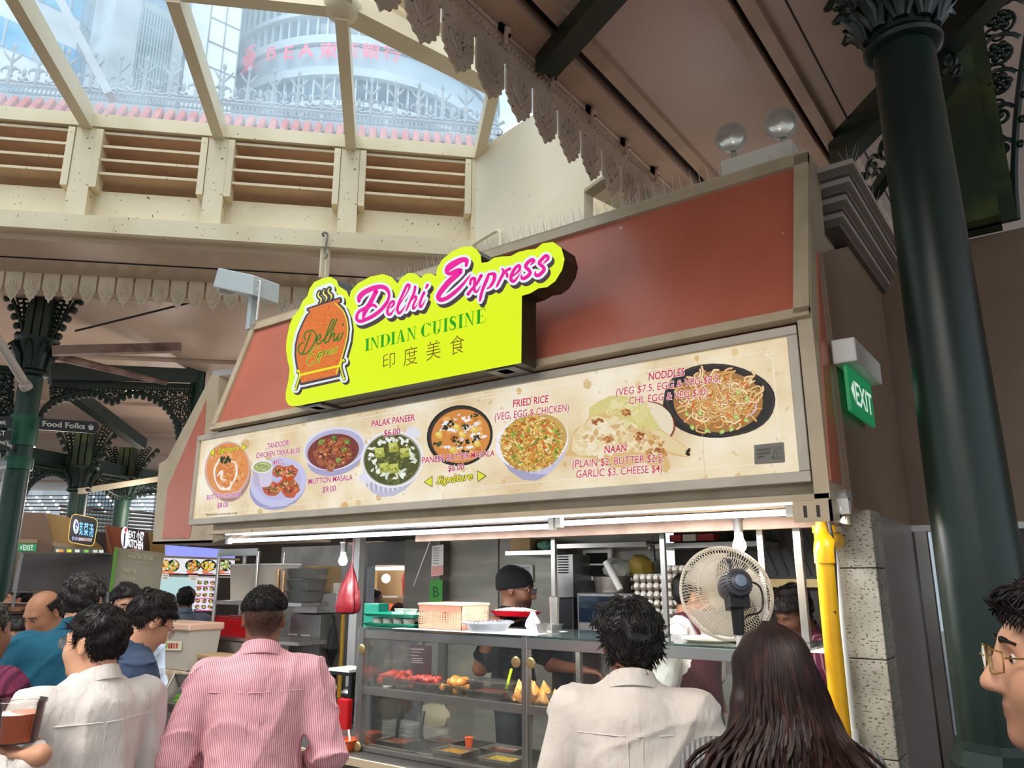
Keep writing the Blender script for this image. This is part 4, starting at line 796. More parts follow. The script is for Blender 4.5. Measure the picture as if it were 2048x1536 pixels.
# stepped cornice
m = MB(); y0c = FT+.10
for k in range(4):
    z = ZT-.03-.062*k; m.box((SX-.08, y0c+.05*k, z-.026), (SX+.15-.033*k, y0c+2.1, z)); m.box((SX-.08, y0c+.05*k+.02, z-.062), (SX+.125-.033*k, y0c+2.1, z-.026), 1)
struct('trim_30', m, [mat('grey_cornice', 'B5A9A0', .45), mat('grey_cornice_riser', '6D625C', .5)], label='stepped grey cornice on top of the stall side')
YB = yc+.02
m = MB(); zt = aty(1900, 487, YB).z; m.box((SX-.05, YB, zc), (4.0, YB+.1, zt)); struct('wall_back_right', m, brownwall)
m = MB(); m.box((SX+.0, YB-.02, zc-.035), (3.0, YB+.06, zc)); struct('trim_31', m, alum, label='metal head of the glass door')
# pilaster of pale stone blocks and grey panel under the brown wall
stone = mat('speckled_stone_tile', 'AAA496', .6, noise=('837C70', 5, .42, .7), specks=('4A463F', (60, 60, 130), .60), bump=(40, .4, .006))
PY = atx(1725, 1020, SX).y
pL = aty(1672, 1250, PY).x
zz = [aty(1710, q, PY).z for q in (1020, 1137, 1318, 1513, 1720)]
m = MB()
for a, b in zip(zz[:-1], zz[1:]): m.box((pL, PY, b+.004), (SX+.03, PY+.2, a))
struct('wall_pilaster', m, stone, bevel=.004)
struct('wall_pilaster_core', MB().box((pL+.006, PY+.01, 0), (SX+.024, PY+.19, zz[0])), darkgap)
m = MB(); m.box((SX-.05, PY+.2, 0), (SX+.0, yc, zc)); struct('wall_side_panel', m, mat('grey_metal_panel', '9C938C', .35, metal=.3, noise=('857B70', 1.5, .4, .8)))
# glass door behind the column
m = MB(); dx = [aty(q, 1300, YB).x for q in (1835, 1862, 1992, 2010)]
d_ = struct('door_1', MB().box((SX+.01, YB-.01, 0), (SX+.07, YB+.05, zc-.035)).box((.55, YB-.01, 0), (.62, YB+.05, zc-.035)).box((SX+.07, YB-.01, 0), (.55, YB+.05, .08)), steel)
obj('door_glass', MB().box((SX+.07, YB+.015, .08), (.55, YB+.025, zc-.035)), glass('door_glass_tint', (.72, .74, .76), .10, (.5, .5, .5), .12), d_)
m = MB(); [m.cyl((SX+.24+k*.035, YB-.03, .2), (SX+.24+k*.035, YB-.03, zc-.05), .014) for k in range(3)]; obj('pull_rail', m, steel, d_, smooth=True)
struct('window_20', MB().box((.66, YB+.015, 1.0), (2.4, YB+.025, zc-.035)), MATS['door_glass_tint'])
struct('trim_32', MB().box((.62, YB-.01, .0), (2.4, YB+.05, 1.0)).box((.62, YB, 1.86), (2.4, YB+.04, 1.9)), steeld, label='steel panel beside the glass door')
struct('wall_behind_glass', MB().box((SX-.05, YB+2.4, 0), (4, YB+2.5, 3.4)), mat('dim_inner_wall', '6A625C', .6, noise=('4A443F', 2, .4, .7)))
# foreground column
CP = atd(1865, 500, 3.45); CX, CY = CP.x, CP.y
col = thing('green_column', 'big dark green iron column in front of the brown wall on the right', 'column', (CX, CY, 0))
zcap = atd(1815, 92, 3.45).z; zbase = atd(1985, 1478, 3.45).z; r0, r1 = .148, .125
obj('shaft', MB().lathe([(r0, zbase), (r0-.004, zbase+1), (r1, zcap)], (CX, CY, 0), n=40), green, col, smooth=True)
m = MB(); m.lathe([(.30, 0), (.30, .25), (.22, .3), (.22, zbase-.25), (.21, zbase-.18), (.18, zbase-.14), (.19, zbase-.08), (.165, zbase-.03), (.16, zbase)], (CX, CY, 0), n=8); obj('base', m, green, col)
m = MB(); m.lathe([(r1+.01, zcap-.03), (r1+.035, zcap-.02), (r1+.04, zcap), (r1+.02, zcap+.025), (r1+.005, zcap+.04), (r1+.01, zcap+.08), (r1+.05, zcap+.22), (r1+.09, zcap+.36), (r1+.12, zcap+.42), (r1+.12, zcap+.55)], (CX, CY, 0), n=32)
obj('capital', m, green, col, smooth=True)
for ring, (n_, zz_, rr_, hh) in enumerate(((9, zcap+.06, r1+.02, .15), (9, zcap+.20, r1+.05, .17))):      # acanthus leaves
    for k in range(n_):
        t = 2*math.pi*(k+.5*ring)/n_; d = Vector((math.cos(t), math.sin(t), 0)); sd = Vector((-d.y, d.x, 0)); b = Vector((CX, CY, zz_))+d*rr_
        m = MB(); P_ = [b, b+Vector((0, 0, hh*.5))+d*.02, b+Vector((0, 0, hh*.85))+d*.06, b+Vector((0, 0, hh))+d*.10, b+Vector((0, 0, hh*.86))+d*.13]
        m.tube(P_, [.02, .034, .036, .028, .012], 8)
        for sg in (-1, 1): m.tube([b+sd*sg*.02, b+sd*sg*.05+Vector((0, 0, hh*.5))+d*.02, b+sd*sg*.055+Vector((0, 0, hh*.75))+d*.06, b+sd*sg*.035+Vector((0, 0, hh*.7))+d*.085], [.014, .02, .018, .006], 6)
        sp = [b+Vector((0, 0, hh+.03))+d*(.07+.035*math.cos(a))+Vector((0, 0, .035*math.sin(a)*(1-a/9)))+sd*0 for a in [i*.6 for i in range(10)]]
        m.tube(sp, [.012-.0008*i for i in range(10)], 6); obj('acanthus_leaf', m, green, col, smooth=True)
# fretwork: scrolls of flat iron bar
def scroll(m, c, u, v, r, a0, turns, w, sg=1):
    n = int(14*turns)+4; m.tube([c+(u*math.cos(a0+sg*i/n*turns*6.283)+v*math.sin(a0+sg*i/n*turns*6.283))*r*(1-.75*i/n) for i in range(n+1)], [w*(1-.3*i/n) for i in range(n+1)], 6)
def fret_pier(name, lab, cat, P, wd, h, group=None, u=Vector((1, 0, 0)), mt=None):
    """square iron pier with two fretted flanks"""
    P = Vector(P); t = thing(name, lab, cat, P, group); f = Vector((-u.y, u.x, 0)); Z = Vector((0, 0, 1)); mt = mt or green
    m = MB(); m.bar(P, P+Z*h, wd, wd, u); m.bar(P+u*wd*.25, P+u*wd*.25+Z*h-f*0, wd*.16, wd*1.15, u); m.bar(P-u*wd*.25, P-u*wd*.25+Z*h, wd*.16, wd*1.15, u); obj('pier', m, mossy_lit, t)
    for sg in (-1, 1):
        m = MB(); E0 = P+u*sg*(wd*.5); n = 8
        rim = [E0+u*sg*(wd*(.3+1.7*(i/12)**1.5))+Z*h*i/12 for i in range(13)]; m.tube(rim, .02, 6); m.tube([E0+u*sg*.02, E0+u*sg*.02+Z*h], .014, 6)
        for k in range(n):
            z = h*(.14+.80*k/(n-1)); w_ = wd*(.3+1.7*(z/h)**1.5); r = min(w_*.46, h*.14); c = E0+u*sg*w_*.5+Z*z
            scroll(m, c, u*sg, Z, r, .4, 1.4, .013); scroll(m, c+Z*r*.9, u*sg, Z, r*.55, 3.4, 1.2, .010, -1); m.ell(c, .022, 8, 6)
            for q in range(6 if r > .09 else 0): m.ell(c+(u*math.cos(q*1.047)+Z*math.sin(q*1.047))*.045, (.024,)*3, 8, 6)
        for k in range(9): m.ell(rim[3+k]+u*sg*.03, .024, 6, 5)
        obj('fretwork', m, mt, t, smooth=True)
    return t
fp = atd(1955, 470, 4.75); fret_pier('iron_pier', 'dark green iron pier with scroll fretwork rising behind the big column', 'pier', (fp.x, max(fp.y, YB-.15)+.0, zt-.0), .24, 1.75)
# arched fretwork beam left of the column
m = MB(); A_, B_ = atz(1690, 292, 4.33), atz(1800, 170, 4.36); u_ = (B_-A_).normalized(); Z = Vector((0, 0, 1))
m.bar(A_-u_*.1, B_+u_*3, .10, .22); m.bar(A_-u_*.1+Z*-.55, B_+u_*.4-Z*.25, .06, .05)
for k in range(7):
    c = A_+u_*(.10+.14*k)-Z*(.33-.028*k); r = .07; scroll(m, c, u_, Z, r, .5*k, 1.3, .014); scroll(m, c-Z*.08+u_*.05, u_, Z, r*.6, 2+.5*k, 1.1, .010, -1)
tag(obj('fretwork_beam', m, green, smooth=True), 'dark green fretwork arch beam between the cornice and the big column', 'beam')
# bird spikes on the fascia and the cornice
def spikes(name, lab, pts, out):
    m = MB()
    for p in pts:
        for sg in (-1, 0, 1): m.cyl(p, p+Vector((rnd.uniform(-.012, .012), 0, .10+rnd.uniform(0, .02)))+out*sg*.035, .0017, .0008, 4)
    m.bar(pts[0]+Vector((0, 0, .002)), pts[-1]+Vector((0, 0, .002)), .02, .004); return tag(obj(name, m, alum), lab, 'bird spikes', kind='stuff')
spikes('bird_spikes', 'row of thin bird spikes along the top of the terracotta fascia', [fas(XL+.3+i*.052, 1, -.03)+Vector((0, 0, .013)) for i in range(70)], Vector((0, 1, 0)))
spikes('bird_spikes', 'row of thin bird spikes on the stepped grey cornice', [Vector((SX+.12, y0c+.05+i*.05, ZT-.048)) for i in range(40)], Vector((1, 0, 0)))
# emergency twin lamp on the fascia top
e0 = atx(1445, 345, aty(1445, 345, FT+.06).x); ez = ZT+.012
ex0, ex1 = aty(1441, 335, FT+.05).x, aty(1585, 300, FT+.05).x
em = thing('emergency_light', 'twin-headed emergency lamp on a white box on top of the fascia', 'lamp', ((ex0+ex1)/2, FT+.10, ez))
obj('battery_box', MB().box((ex0, FT+.05, ez), (ex1, FT+.17, aty(1500, 303, FT+.05).z)), mat('aged_white_metal', 'D9D3C3', .5, noise=('B9AF98', 6, .5, .8), specks=('8A7A60', 18, .7)), em, bevel=.005)
lampg = mat('lamp_glass_face', 'C9C4B8', .18, metal=.55, bump=(60, .25, .002))
for i, (x, y, rr) in enumerate(((1462, 276, 29), (1562, 247, 31))):
    c = aty(x, y, FT+.06); r = rr*pxsize(c); d = Vector((.25+.12*i, -1, -.08)).normalized(); hd = obj('lamp_head', MB().lathe([(r*.5, .075), (r*.82, .055), (r, .02), (r*1.05, 0), (r*1.05, -.018), (r*.93, -.022)], c, d*-1, 28), mat('lamp_rim', 'A9A297', .35), em, smooth=True)
    obj('lamp_lens', MB().lathe([(r*.93, -.02), (r*.6, -.033), (0.0, -.038)], c, d*-1, 28), lampg, hd, smooth=True)
    obj('lamp_neck', MB().cyl(c-Vector((0, -.02, r)), Vector((c.x, FT+.09, aty(1500, 310, FT+.05).z)), .015), mat('lamp_rim'), em)
# exit sign on the side wall
zq = [atx(1681, 690, SX), atx(1746, 760, SX), atx(1695, 725, SX), atx(1743, 846, SX)]
ysA, ysB = atx(1693, 728, SX+.05).y, atx(1740, 760, SX+.05).y; zs1, zs0 = atx(1693, 728, SX+.05).z, atx(1693, 813, SX+.05).z
ex = thing('exit_sign', 'green running exit sign under a white lamp housing on the brown side wall', 'sign', (SX, (ysA+ysB)/2, zs0))
obj('housing', MB().box((SX+.001, ysA-.03, zs1), (SX+.10, ysB+.02, zs1+.11)), white, ex, bevel=.008)
obj('sign_blade', MB().box((SX+.035, ysA, zs0), (SX+.05, ysB, zs1)), mat('exit_green', '00703F', .4, emit='0B8A50', estr=.55), ex)
cv = Canvas((SX+.05, ysA, zs0), (0, 1, 0), (0, 0, 1), (1, 0, 0), .001); L_ = ysB-ysA; H_ = zs1-zs0
cv.poly([(L_*.07, H_*.5), (L_*.2, H_*.74), (L_*.2, H_*.26)], 'EAFBF0'); cv.textfit('EXIT', L_*.24, L_*.94, H_*.24, H_*.52, 'EAFBF0', bold=.012)
obj('exit_lettering', cv.mb, mat('exit_print', 'FFFFFF', .4, attr=True, attr_emit=.75), ex)
# stall number plate folded round the corner
nx0, nx1 = aty(1588, 1020, FY-.0).x, XR+.008; nz0, nz1 = aty(1625, 1044, FY).z, zb0-.077
npl = thing('stall_number_plate', 'beige corner plate with the stall number eleven under the fascia', 'sign', ((nx0+nx1)/2, FY, nz0))
obj('plate', MB().box((nx0, FY-.012, nz0), (nx1, FY-.002, nz1)).box((nx1-.01, FY-.012, nz0), (nx1, FY+.28, nz1)), beige, npl)
cv = Canvas((nx0, FY-.012, nz0), (1, 0, 0), (0, 0, 1), (0, -1, 0), .001); cv.textfit('11', (nx1-nx0)*.27, (nx1-nx0)*.70, (nz1-nz0)*.22, (nz1-nz0)*.56, '2A2623', bold=.02)
cw = Canvas((nx1, FY-.01, nz0), (0, 1, 0), (0, 0, 1), (1, 0, 0), .001); cw.textfit('11', .12, .21, (nz1-nz0)*.22, (nz1-nz0)*.56, '2A2623', bold=.02); cv.mb.merge(cw.mb)
obj('number_lettering', cv.mb, mat('dull_print', 'FFFFFF', .6, attr=True), npl)
# ---------------------------------------------------------------- soffit, tubes and bulbs
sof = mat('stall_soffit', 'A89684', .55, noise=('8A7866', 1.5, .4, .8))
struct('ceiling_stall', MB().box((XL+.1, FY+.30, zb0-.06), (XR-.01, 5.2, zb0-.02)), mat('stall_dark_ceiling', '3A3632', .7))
m = MB(); ztb = aty(1000, 1068, FY+.24).z
m.box((aty(835, 1085, FY+.34).x, FY+.32, ztb-.02), (XR-.05, FY+.37, ztb+.05)); tag(obj('wooden_batten', m, mat('pinkish_batten', '8E7464', .6, noise=('765C4C', 8, .4, .7))), 'pinkish wooden batten under the fascia behind the tube lights', 'batten')
tubem = mat('lit_tube', 'FFFFFF', .3, emit='F4F8FF', estr=5.0); reflm = mat('tube_reflector', 'D9DCE2', .25, metal=.6)
def tube_light(xa, ya, xb, yb, Y, lab):
    a, b = aty(xa, ya, Y), aty(xb, yb, Y); z = (a.z+b.z)/2; t = thing('tube_light', lab, 'tube light', ((a.x+b.x)/2, Y, z), 'fluorescent tubes under the fascia')
    m = MB(); m.prism([(a.x, Y-.05, z+.062), (a.x, Y-.012, z+.075), (a.x, Y+.05, z+.075), (a.x, Y+.06, z+.03), (a.x, Y-.01, z+.035)], (b.x-a.x, 0, 0)); obj('reflector', m, reflm, t)
    obj('tube', MB().cyl((a.x+.03, Y, z), (b.x-.03, Y, z), .013, n=12), tubem, t, smooth=True)
    [obj('end_cap', MB().box((q, Y-.018, z-.02), (q+.03, Y+.018, z+.04)), white, t) for q in (a.x, b.x-.03)]
    area('tube_glow', ((a.x+b.x)/2, Y+.04, z-.03), ((a.x+b.x)/2, Y+.25, z-1), (b.x-a.x)*.95, .05, 15*(b.x-a.x), (.95, .98, 1))
tube_light(455, 1085, 1110, 1049, FY+.10, 'long lit tube light under the menu board, its left half')
tube_light(1114, 1049, 1588, 1022, FY+.10, 'long lit tube light under the menu board, ending at the number plate')
a = aty(450, 1066, FY+.02); b = aty(1585, 997, FY+.02); obj_ = obj('reflector_shine_strip', MB().box((a.x, FY+.02, zb0-.085), (b.x, FY+.04, zb0-.077)), mat('reflector_shine', 'FFFFFF', .3, emit='F2F6FF', estr=1.4)); tag(obj_, 'thin glowing strip for the reflector shine along the lower edge of the menu board', 'reflection strip')  # glowing strip imitates the tubes' reflection on the reflector's top edge
tube_light(1668, 1018, 1700, 1018, FY+.12, 'short lit tube light beyond the number plate at the stall corner')
def bulb(x, y, Y, col, pw, lab, r=.030):
    c = aty(x, y, Y); t = thing('light_bulb', lab, 'bulb', c, 'bare bulbs over the counter')
    obj('bulb_glass', MB().lathe([(0, -r), (r*.6, -r*.85), (r*.95, -r*.35), (r, 0), (r*.92, r*.5), (r*.66, r*1.1)], c, n=20), mat('lit_bulb_'+col, 'FFFFFF', .3, emit=col, estr=9), t, smooth=True)
    obj('bulb_collar', MB().lathe([(r*.70, r*1.1), (r*.62, r*1.9), (r*.45, r*2.2)], c, n=20), white, t, smooth=True)
    obj('lamp_holder', MB().lathe([(r*.62, r*2.0), (r*.70, r*2.2), (r*.70, r*3.6), (r*.9, r*3.9), (r*.9, r*4.2)], c, n=16), steeld, t, smooth=True)
    obj('cable', MB().cyl((c.x, c.y, c.z+r*4), (c.x, c.y, zb0-.055), .006, n=6), black, t)
    point('bulb_glow', c-Vector((0, 0, r*1.6)), pw, (1, .86, .66) if col != 'FFF6E6' else (1, .95, .88), r)
bulb(686, 1122, FY+.42, 'FFF6E6', 7, 'bare bright bulb hanging beside the red carrier bag')
bulb(1479, 1092, FY+.02+.30, 'FFE9BE', 9, 'bare warm bulb hanging above the standing fan', .031)
# ---------------------------------------------------------------- stall back wall and frame
conc = mat('concrete_look_board', '8F8B80', .42, noise=[('6F6C62', (1.2, 1.2, 5), .4, .7), ('A9A596', (1.5, 1, 9), .55, .8)])
BY = 4.95
def wall_rect(name, x0, y0, x1, y1, Y, d, m_): lo, hi = pb(x0, y0, x1, y1, Y, d); return struct(name, MB().box(lo, hi), m_)
lo, hi = pb(895, 1000, 996, 1700, BY, .1); struct('wall_stall_back', MB().box((lo[0], BY, 0), (hi[0]-.004, BY+.1, zb0-.06)), conc)
lo2, hi2 = pb(998, 1000, 1330, 1700, BY, .1); struct('wall_stall_back.001', MB().box((hi[0]+.002, BY+.01, 0), (hi2[0], BY+.1, zb0-.06)), conc)
struct('wall_stall_back.002', MB().box((hi2[0], BY+.25, 0), (XR, BY+.3, zb0-.06)), mat('dark_kitchen_wall', '4A4640', .5, noise=('2E2B28', 3, .4, .7)))
pk = aty(828, 1150, BY).x; struct('wall_stall_pillar', MB().box((pk, BY-.12, 0), (lo[0]-.003, BY+.1, zb0-.06)), mat('grey_pillar_board', '77736B', .5, noise=('5F5B54', (1, 1, 6), .4, .7)))
wl = aty(742, 1150, BY+.05).x; struct('wall_stall_hatch', MB().box((wl, BY, aty(780, 1130, BY).z), (pk, BY+.1, zb0-.06)), mat('hatch_board', '6B6966', .35, metal=.3))
struct('wall_stall_hatch.001', MB().box((wl, BY, 0), (pk, BY+.1, aty(780, 1262, BY).z-.25)), conc)
struct('wall_stall_left', MB().box((aty(560, 1150, BY+.3).x, BY+.3, 0), (aty(735, 1150, BY+.3).x, BY+.38, zb0-.06)), mat('grey_wall_tile', '8D8B86', .35, noise=('6F6D68', 4, .4, .7)))
struct('trim_33', MB().box((wl-.05, BY, 0), (wl, BY+.1, zb0-.06)), steeld, label='steel jamb of the hatch at the back of the stall')
# ---------------------------------------------------------------- glass display case on the counter
GY = 3.30; gz1 = aty(733, 1258, GY).z; gz0 = aty(716, 1500, GY).z; gx0 = aty(724, 1300, GY).x; gx1 = aty(1612, 1320, GY).x; GD = .52
ct = thing('stall_counter', 'long steel-fronted counter under the glass display case', 'counter', ((gx0+gx1)/2-.5, GY+.3, 0))
obj('worktop', MB().box((XL+.15, GY-.14, gz0-.05), (gx1, GY+.62, gz0)), mat('dark_worktop', '4B4846', .4, noise=('38352F', 6, .4, .7)), ct, bevel=.006)
obj('cabinet_front', MB().box((XL+.18, GY-.02, 0.0), (gx1, GY+.58, gz0-.05)), steeld, ct)
obj('worktop_edge', MB().box((XL+.15, GY-.155, gz0-.04), (gx1, GY-.142, gz0-.001)), mat('cream_edge', 'CBB79A', .5), ct)
case = thing('glass_display_case', 'steel and glass display case holding trays of snacks on the counter', 'display case', ((gx0+gx1)/2, GY+.2, gz0))
gm = glass('clear_case_glass', (.96, .98, .97), .012, (.8, .85, .85), .05); gtop = glass('case_top_glass', (.80, .92, .88), .05, (.3, .4, .38), .15)
pm = aty(1049, 1330, GY).x; rail = .052
frame = MB()
obj('top_rail', MB().box((gx0, GY-.012, gz1-rail), (gx1, GY+.02, gz1)), steel, case, bevel=.003)
obj('bottom_rail', MB().box((gx0, GY-.012, gz0+.001), (gx1, GY+.02, gz0+.03)), steel, case, bevel=.003)
shz = aty(724, 1372, GY).z; obj('shelf_rail', MB().box((gx0, GY-.006, shz-.042), (gx1, GY+.016, shz)), steel, case, bevel=.002)
obj('shelf_glass', MB().box((gx0, GY+.016, shz-.012), (gx1, GY+GD-.12, shz-.004)), MATS['clear_case_glass'], case)
for x in (gx0, pm, gx1-.03):
    obj('post', MB().box((x-.005, GY-.02, gz0), (x+.027, GY+.024, gz1+.008)), steel, case, bevel=.003); obj('rear_post', MB().box((x-.003, GY+GD-.03, gz0), (x+.025, GY+GD, gz1)), steel, case)
for x, y in ((gx0+.012, 1297), (gx0+.012, 1492), (pm+.011, 1324)):
    z = aty(1049 if x > -2.5 else 724, y, GY).z; hb = [(x-.045, z), (x+.045, z)] if x > gx0+.1 else [(x+.015, z)]
    for hx, hz in hb: obj('glass_clip', MB().lathe([(.026, 0), (.028, .006), (.022, .014), (0.0, .016)], (hx, GY-.022, hz), (0, -1, 0), 20), mat('brass_clip', 'B59A6A', .35, metal=.6), case, smooth=True)
obj('front_glass', MB().box((gx0+.03, GY+.0, gz0+.03), (gx1-.03, GY+.006, gz1-rail)), gm, case)
obj('side_glass', MB().box((gx0+.006, GY+.03, gz0+.03), (gx0+.012, GY+GD-.03, gz1-rail)), gm, case)
obj('top_glass', MB().box((gx0-.02, GY-.03, gz1+.002), (gx1, GY+GD, gz1+.012)), gtop, case)
for z_, e_ in ((gz1-.07, 9), (shz-.05, 6)): area('case_lamp', ((gx0+gx1)/2, GY+.05, z_), ((gx0+gx1)/2, GY+.22, z_-.3), (gx1-gx0)*.95, .02, e_, (1, .93, .82))
obj('rear_rail', MB().box((gx0, GY+GD-.03, gz1-.04), (gx1, GY+GD, gz1)), steel, case)
TOPZ = gz1+.0125
# uprights between the counter and the fascia
def upright(x0, y0, x1, y1, Y, w, lab, zlo=None):
    a = aty(x0, y0, Y); b = aty(x1, y1, Y); x = (a.x+b.x)/2; return tag(obj('steel_upright', MB().box((x-w/2, Y-w/2, TOPZ if zlo is None else zlo), (x+w/2, Y+w/2, zb0-.062)), steel, bevel=.002), lab, 'upright')
upright(1110, 1100, 1108, 1270, GY+.46, .026, 'steel upright standing on the case top left of the microwave')
upright(1325, 1100, 1334, 1240, GY+.46, .026, 'steel upright in front of the egg trays')
upright(1520, 1080, 1528, 1150, GY+.46, .03, 'steel upright behind the fan, left of the dark-haired cook')
upright(1592, 1080, 1622, 1330, GY+.36, .034, 'steel upright beside the yellow pipe')
# yellow gas pipe and white conduit
m = MB(); p0, p1 = aty(1645, 1100, 3.42), aty(1682, 1510, 3.42); x = p1.x-.02; r = .036
yp = thing('gas_pipe', 'yellow gas pipe running up beside the stone pilaster', 'pipe', (p1.x, 3.42, 0)); ym = mat('yellow_pipe_paint', 'F2B705', .38, noise=('C98F04', 4, .45, .8), specks=('6B5310', 30, .72))
px_, zt_ = aty(1650, 1130, 3.42).x, aty(1640, 1112, 3.42).z
obj('riser', MB().cyl((px_, 3.42, 0), (px_, 3.42, zt_), r, n=20), ym, yp, smooth=True)
obj('elbow', MB().tube([(px_, 3.42, zt_-.03), (px_, 3.42, zt_)]+[(px_-.0, 3.42+.07*(1-math.cos(t)), zt_+.07*math.sin(t)) for t in (.3, .6, .9, 1.2, 1.57)]+[(px_, 3.62, zt_+.07)], r*1.14, 18), ym, yp, smooth=True)
obj('upper_run', MB().cyl((px_-.01, 3.5, aty(1640, 1085, 3.5).z), (px_-.01, 3.5, zb0-.06), r*.9, n=18).lathe([(r*1.2, 0), (r*1.2, .03), (r*1.35, .03), (r*1.35, .06)], (px_-.01, 3.5, aty(1640, 1080, 3.5).z), n=18), ym, yp, smooth=True)
cx_ = aty(1683, 1250, PY-.03).x; tag(obj('white_conduit', MB().cyl((cx_, PY-.03, 0), (cx_, PY-.03, zb0-.08), .017, n=14).lathe([(.024, 0), (.024, .05)], (cx_, PY-.03, aty(1697, 1480, PY).z), n=14), white, smooth=True), 'white conduit running down the left edge of the stone pilaster', 'conduit')
m = MB(); m.tube(smoothpath([aty(1655, 1036, 3.45), aty(1661, 1060, 3.45), aty(1668, 1110, 3.45), aty(1676, 1250, 3.45), aty(1690, 1420, 3.45)], 5), .008, 8); tag(obj('flexible_hose', m, black, smooth=True), 'thin dark corrugated hose beside the white conduit', 'hose')
# ================================================================ the hall on the left, far side
def axisx(x, y, D): return atd(x, y, D)
gcol = mat('green_column_paint', '17382B', .38, noise=('234A38', 3, .4, .8), bump=(20, .1, .004))
def far_column(lab, x, y, D, r, ycap, ytop, band=None, group=None):
    """iron column through the pixel (x, y) at distance D: shaft, capital with leaf lobes, pilaster above"""
    p = atd(x, y, D); cx, cy = p.x, p.y
    hz = lambda yy: EYE+(atd(x, yy, D).z-EYE)
    t = thing('iron_column', lab, 'column', (cx, cy, 0), group); zc_ = hz(ycap)
    obj('shaft', MB().lathe([(r*1.25, 0), (r*1.25, .5), (r*1.05, .55), (r, .6), (r*.9, zc_)], (cx, cy, 0), n=20), gcol, t, smooth=True)
    m = MB(); m.lathe([(r*1.0, zc_), (r*1.25, zc_+.02), (r*1.25, zc_+.05), (r*1.0, zc_+.08), (r*1.1, zc_+.2), (r*1.6, zc_+.36), (r*1.75, zc_+.42)], (cx, cy, 0), n=16)
    for k in range(8):
        a = k*.785; d = Vector((math.cos(a), math.sin(a), 0)); b = Vector((cx, cy, zc_+.08))+d*r
        m.tube([b, b+Vector((0, 0, .15))+d*r*.25, b+Vector((0, 0, .27))+d*r*.9, b+Vector((0, 0, .22))+d*r*1.2], [.03, .05, .04, .015], 6)
    obj('capital', m, greenf, t, smooth=True)
    m = MB(); zt_ = hz(ytop)
    for o_ in (-.7, 0, .7): m.bar((cx+w45.x*o_*r, cy+w45.y*o_*r, zc_+.40), (cx+w45.x*o_*r, cy+w45.y*o_*r, zt_), r*.55, r*1.2+.02*abs(o_), n45)
    obj('pilaster', m, mossy_lit, t)
    for sg in (-1, 1):
        m = MB(); n_ = 12; edge = []
        for i in range(n_+1):
            f_ = i/n_; w_ = r*(1.2+2.2*f_**1.5); z = zc_+.42+(zt_-zc_-.42)*f_; e = Vector((cx, cy, z))+w45*sg*w_; edge.append(e)
            if i % 2: m.ell(e+w45*sg*.05, (.04, .04, .045), 6, 4); m.tube([e, e+w45*sg*.06+Zv*.03], .016, 5)
            if i < n_:
                for q in range(1, 3): c = Vector((cx, cy, z+.03))+w45*sg*(r*.9+(w_-r*.9)*q/3); m.tube([c+(w45*math.cos(a)+Zv*math.sin(a))*.035 for a in [j*1.05 for j in range(6)]], .013, 4, closed=True)
        m.tube(edge, .022, 6); m.tube([Vector((cx, cy, zc_+.4))+w45*sg*r*.9, Vector((cx, cy, zt_))+w45*sg*r*.9], .02, 6)
        obj('fretwork', m, greenf, t, smooth=True)
    if band:
        for y0, y1 in band: obj('collar', MB().lathe([(r*1.12, hz(y1)), (r*1.14, hz(y1)+.02), (r*1.14, hz(y0)-.02), (r*1.12, hz(y0))], (cx, cy, 0), n=20), mat('bright_green_collar', '0F5A3C', .4), t, smooth=True)
    return t
far_column('green iron column on the left carrying black direction signs', 40, 900, 9.5, .125, 752, 565, [(832, 892), (916, 940)])
far_column('dark green column behind the direction sign, under a diagonal beam', 157, 990, 14.5, .15, 985, 850)
far_column('dark green column to the right of the diagonal beam, above the far kitchen sign', 244, 1010, 16.0, .15, 1000, 895)
p4 = atd(371, 1000, 12); t4 = thing('iron_column', 'slim dark green column rising behind the left end of the terracotta fascia', 'column', (p4.x, p4.y, 0)); zt4 = atd(398, 590, 12).z
obj('shaft', MB().cyl((p4.x, p4.y, 0), (p4.x, p4.y, zt4), .10, .085, 16), gcol, t4, smooth=True); obj('flange', MB().bar((p4.x, p4.y, 3.0), (p4.x, p4.y, zt4), .20, .03, n45), greenf, t4)
def beam(name, lab, a, b, w, h, m_=None, cat='beam'): return tag(obj(name, MB().bar(a, b, w, h), m_ or greenf), lab, cat)
beam('iron_beam', 'dark green iron beam joining the sign column to the slim column', atd(95, 742, 10.2), atd(398, 752, 12), .10, .20)
beam('iron_beam', 'dark green diagonal beam descending behind the direction sign', atd(140, 782, 12.5), atd(284, 888, 14.5), .16, .18)
beam('iron_beam', 'dark green horizontal beam with lattice behind the sign column', atd(56, 912, 14), atd(325, 958, 17), .12, .26)
beam('gutter_pipe', 'rusty pale pipe reaching right from the sign column capital', atd(104, 702, 9.3), atd(362, 695, 9.3), .10, .10, mat('rusty_pale_pipe', '9C7F70', .6, noise=('5E4238', 4, .4, .7)), 'pipe')
tag(obj('sloping_pipe', MB().cyl(atd(112, 712, 9.4), atd(332, 766, 10.5), .05, .03, 12), MATS['rusty_pale_pipe'], smooth=True), 'rusty pale pipe slanting down to the right under the straight pipe', 'pipe')
tag(obj('white_downpipe', MB().cyl(atd(-20, 655, 8.8), atd(53, 772, 9.3), .045, .045, 14).lathe([(.06, 0), (.06, .06)], atd(54, 776, 9.3), ((atd(-20, 655, 8.8)-atd(53, 772, 9.3)).normalized()), 14), mat('aged_white_pipe', 'CFC4B6', .5, noise=('A9998A', 5, .5, .8)), smooth=True), 'dirty white pipe slanting down to the column at the left edge', 'pipe')
tag(obj('tie_rod', MB().tube([atd(150, 662, 8.9), atd(385, 604, 8.5)], .012, 6), black), 'thin dark tie rod rising from the sign column to the slim column', 'rod')
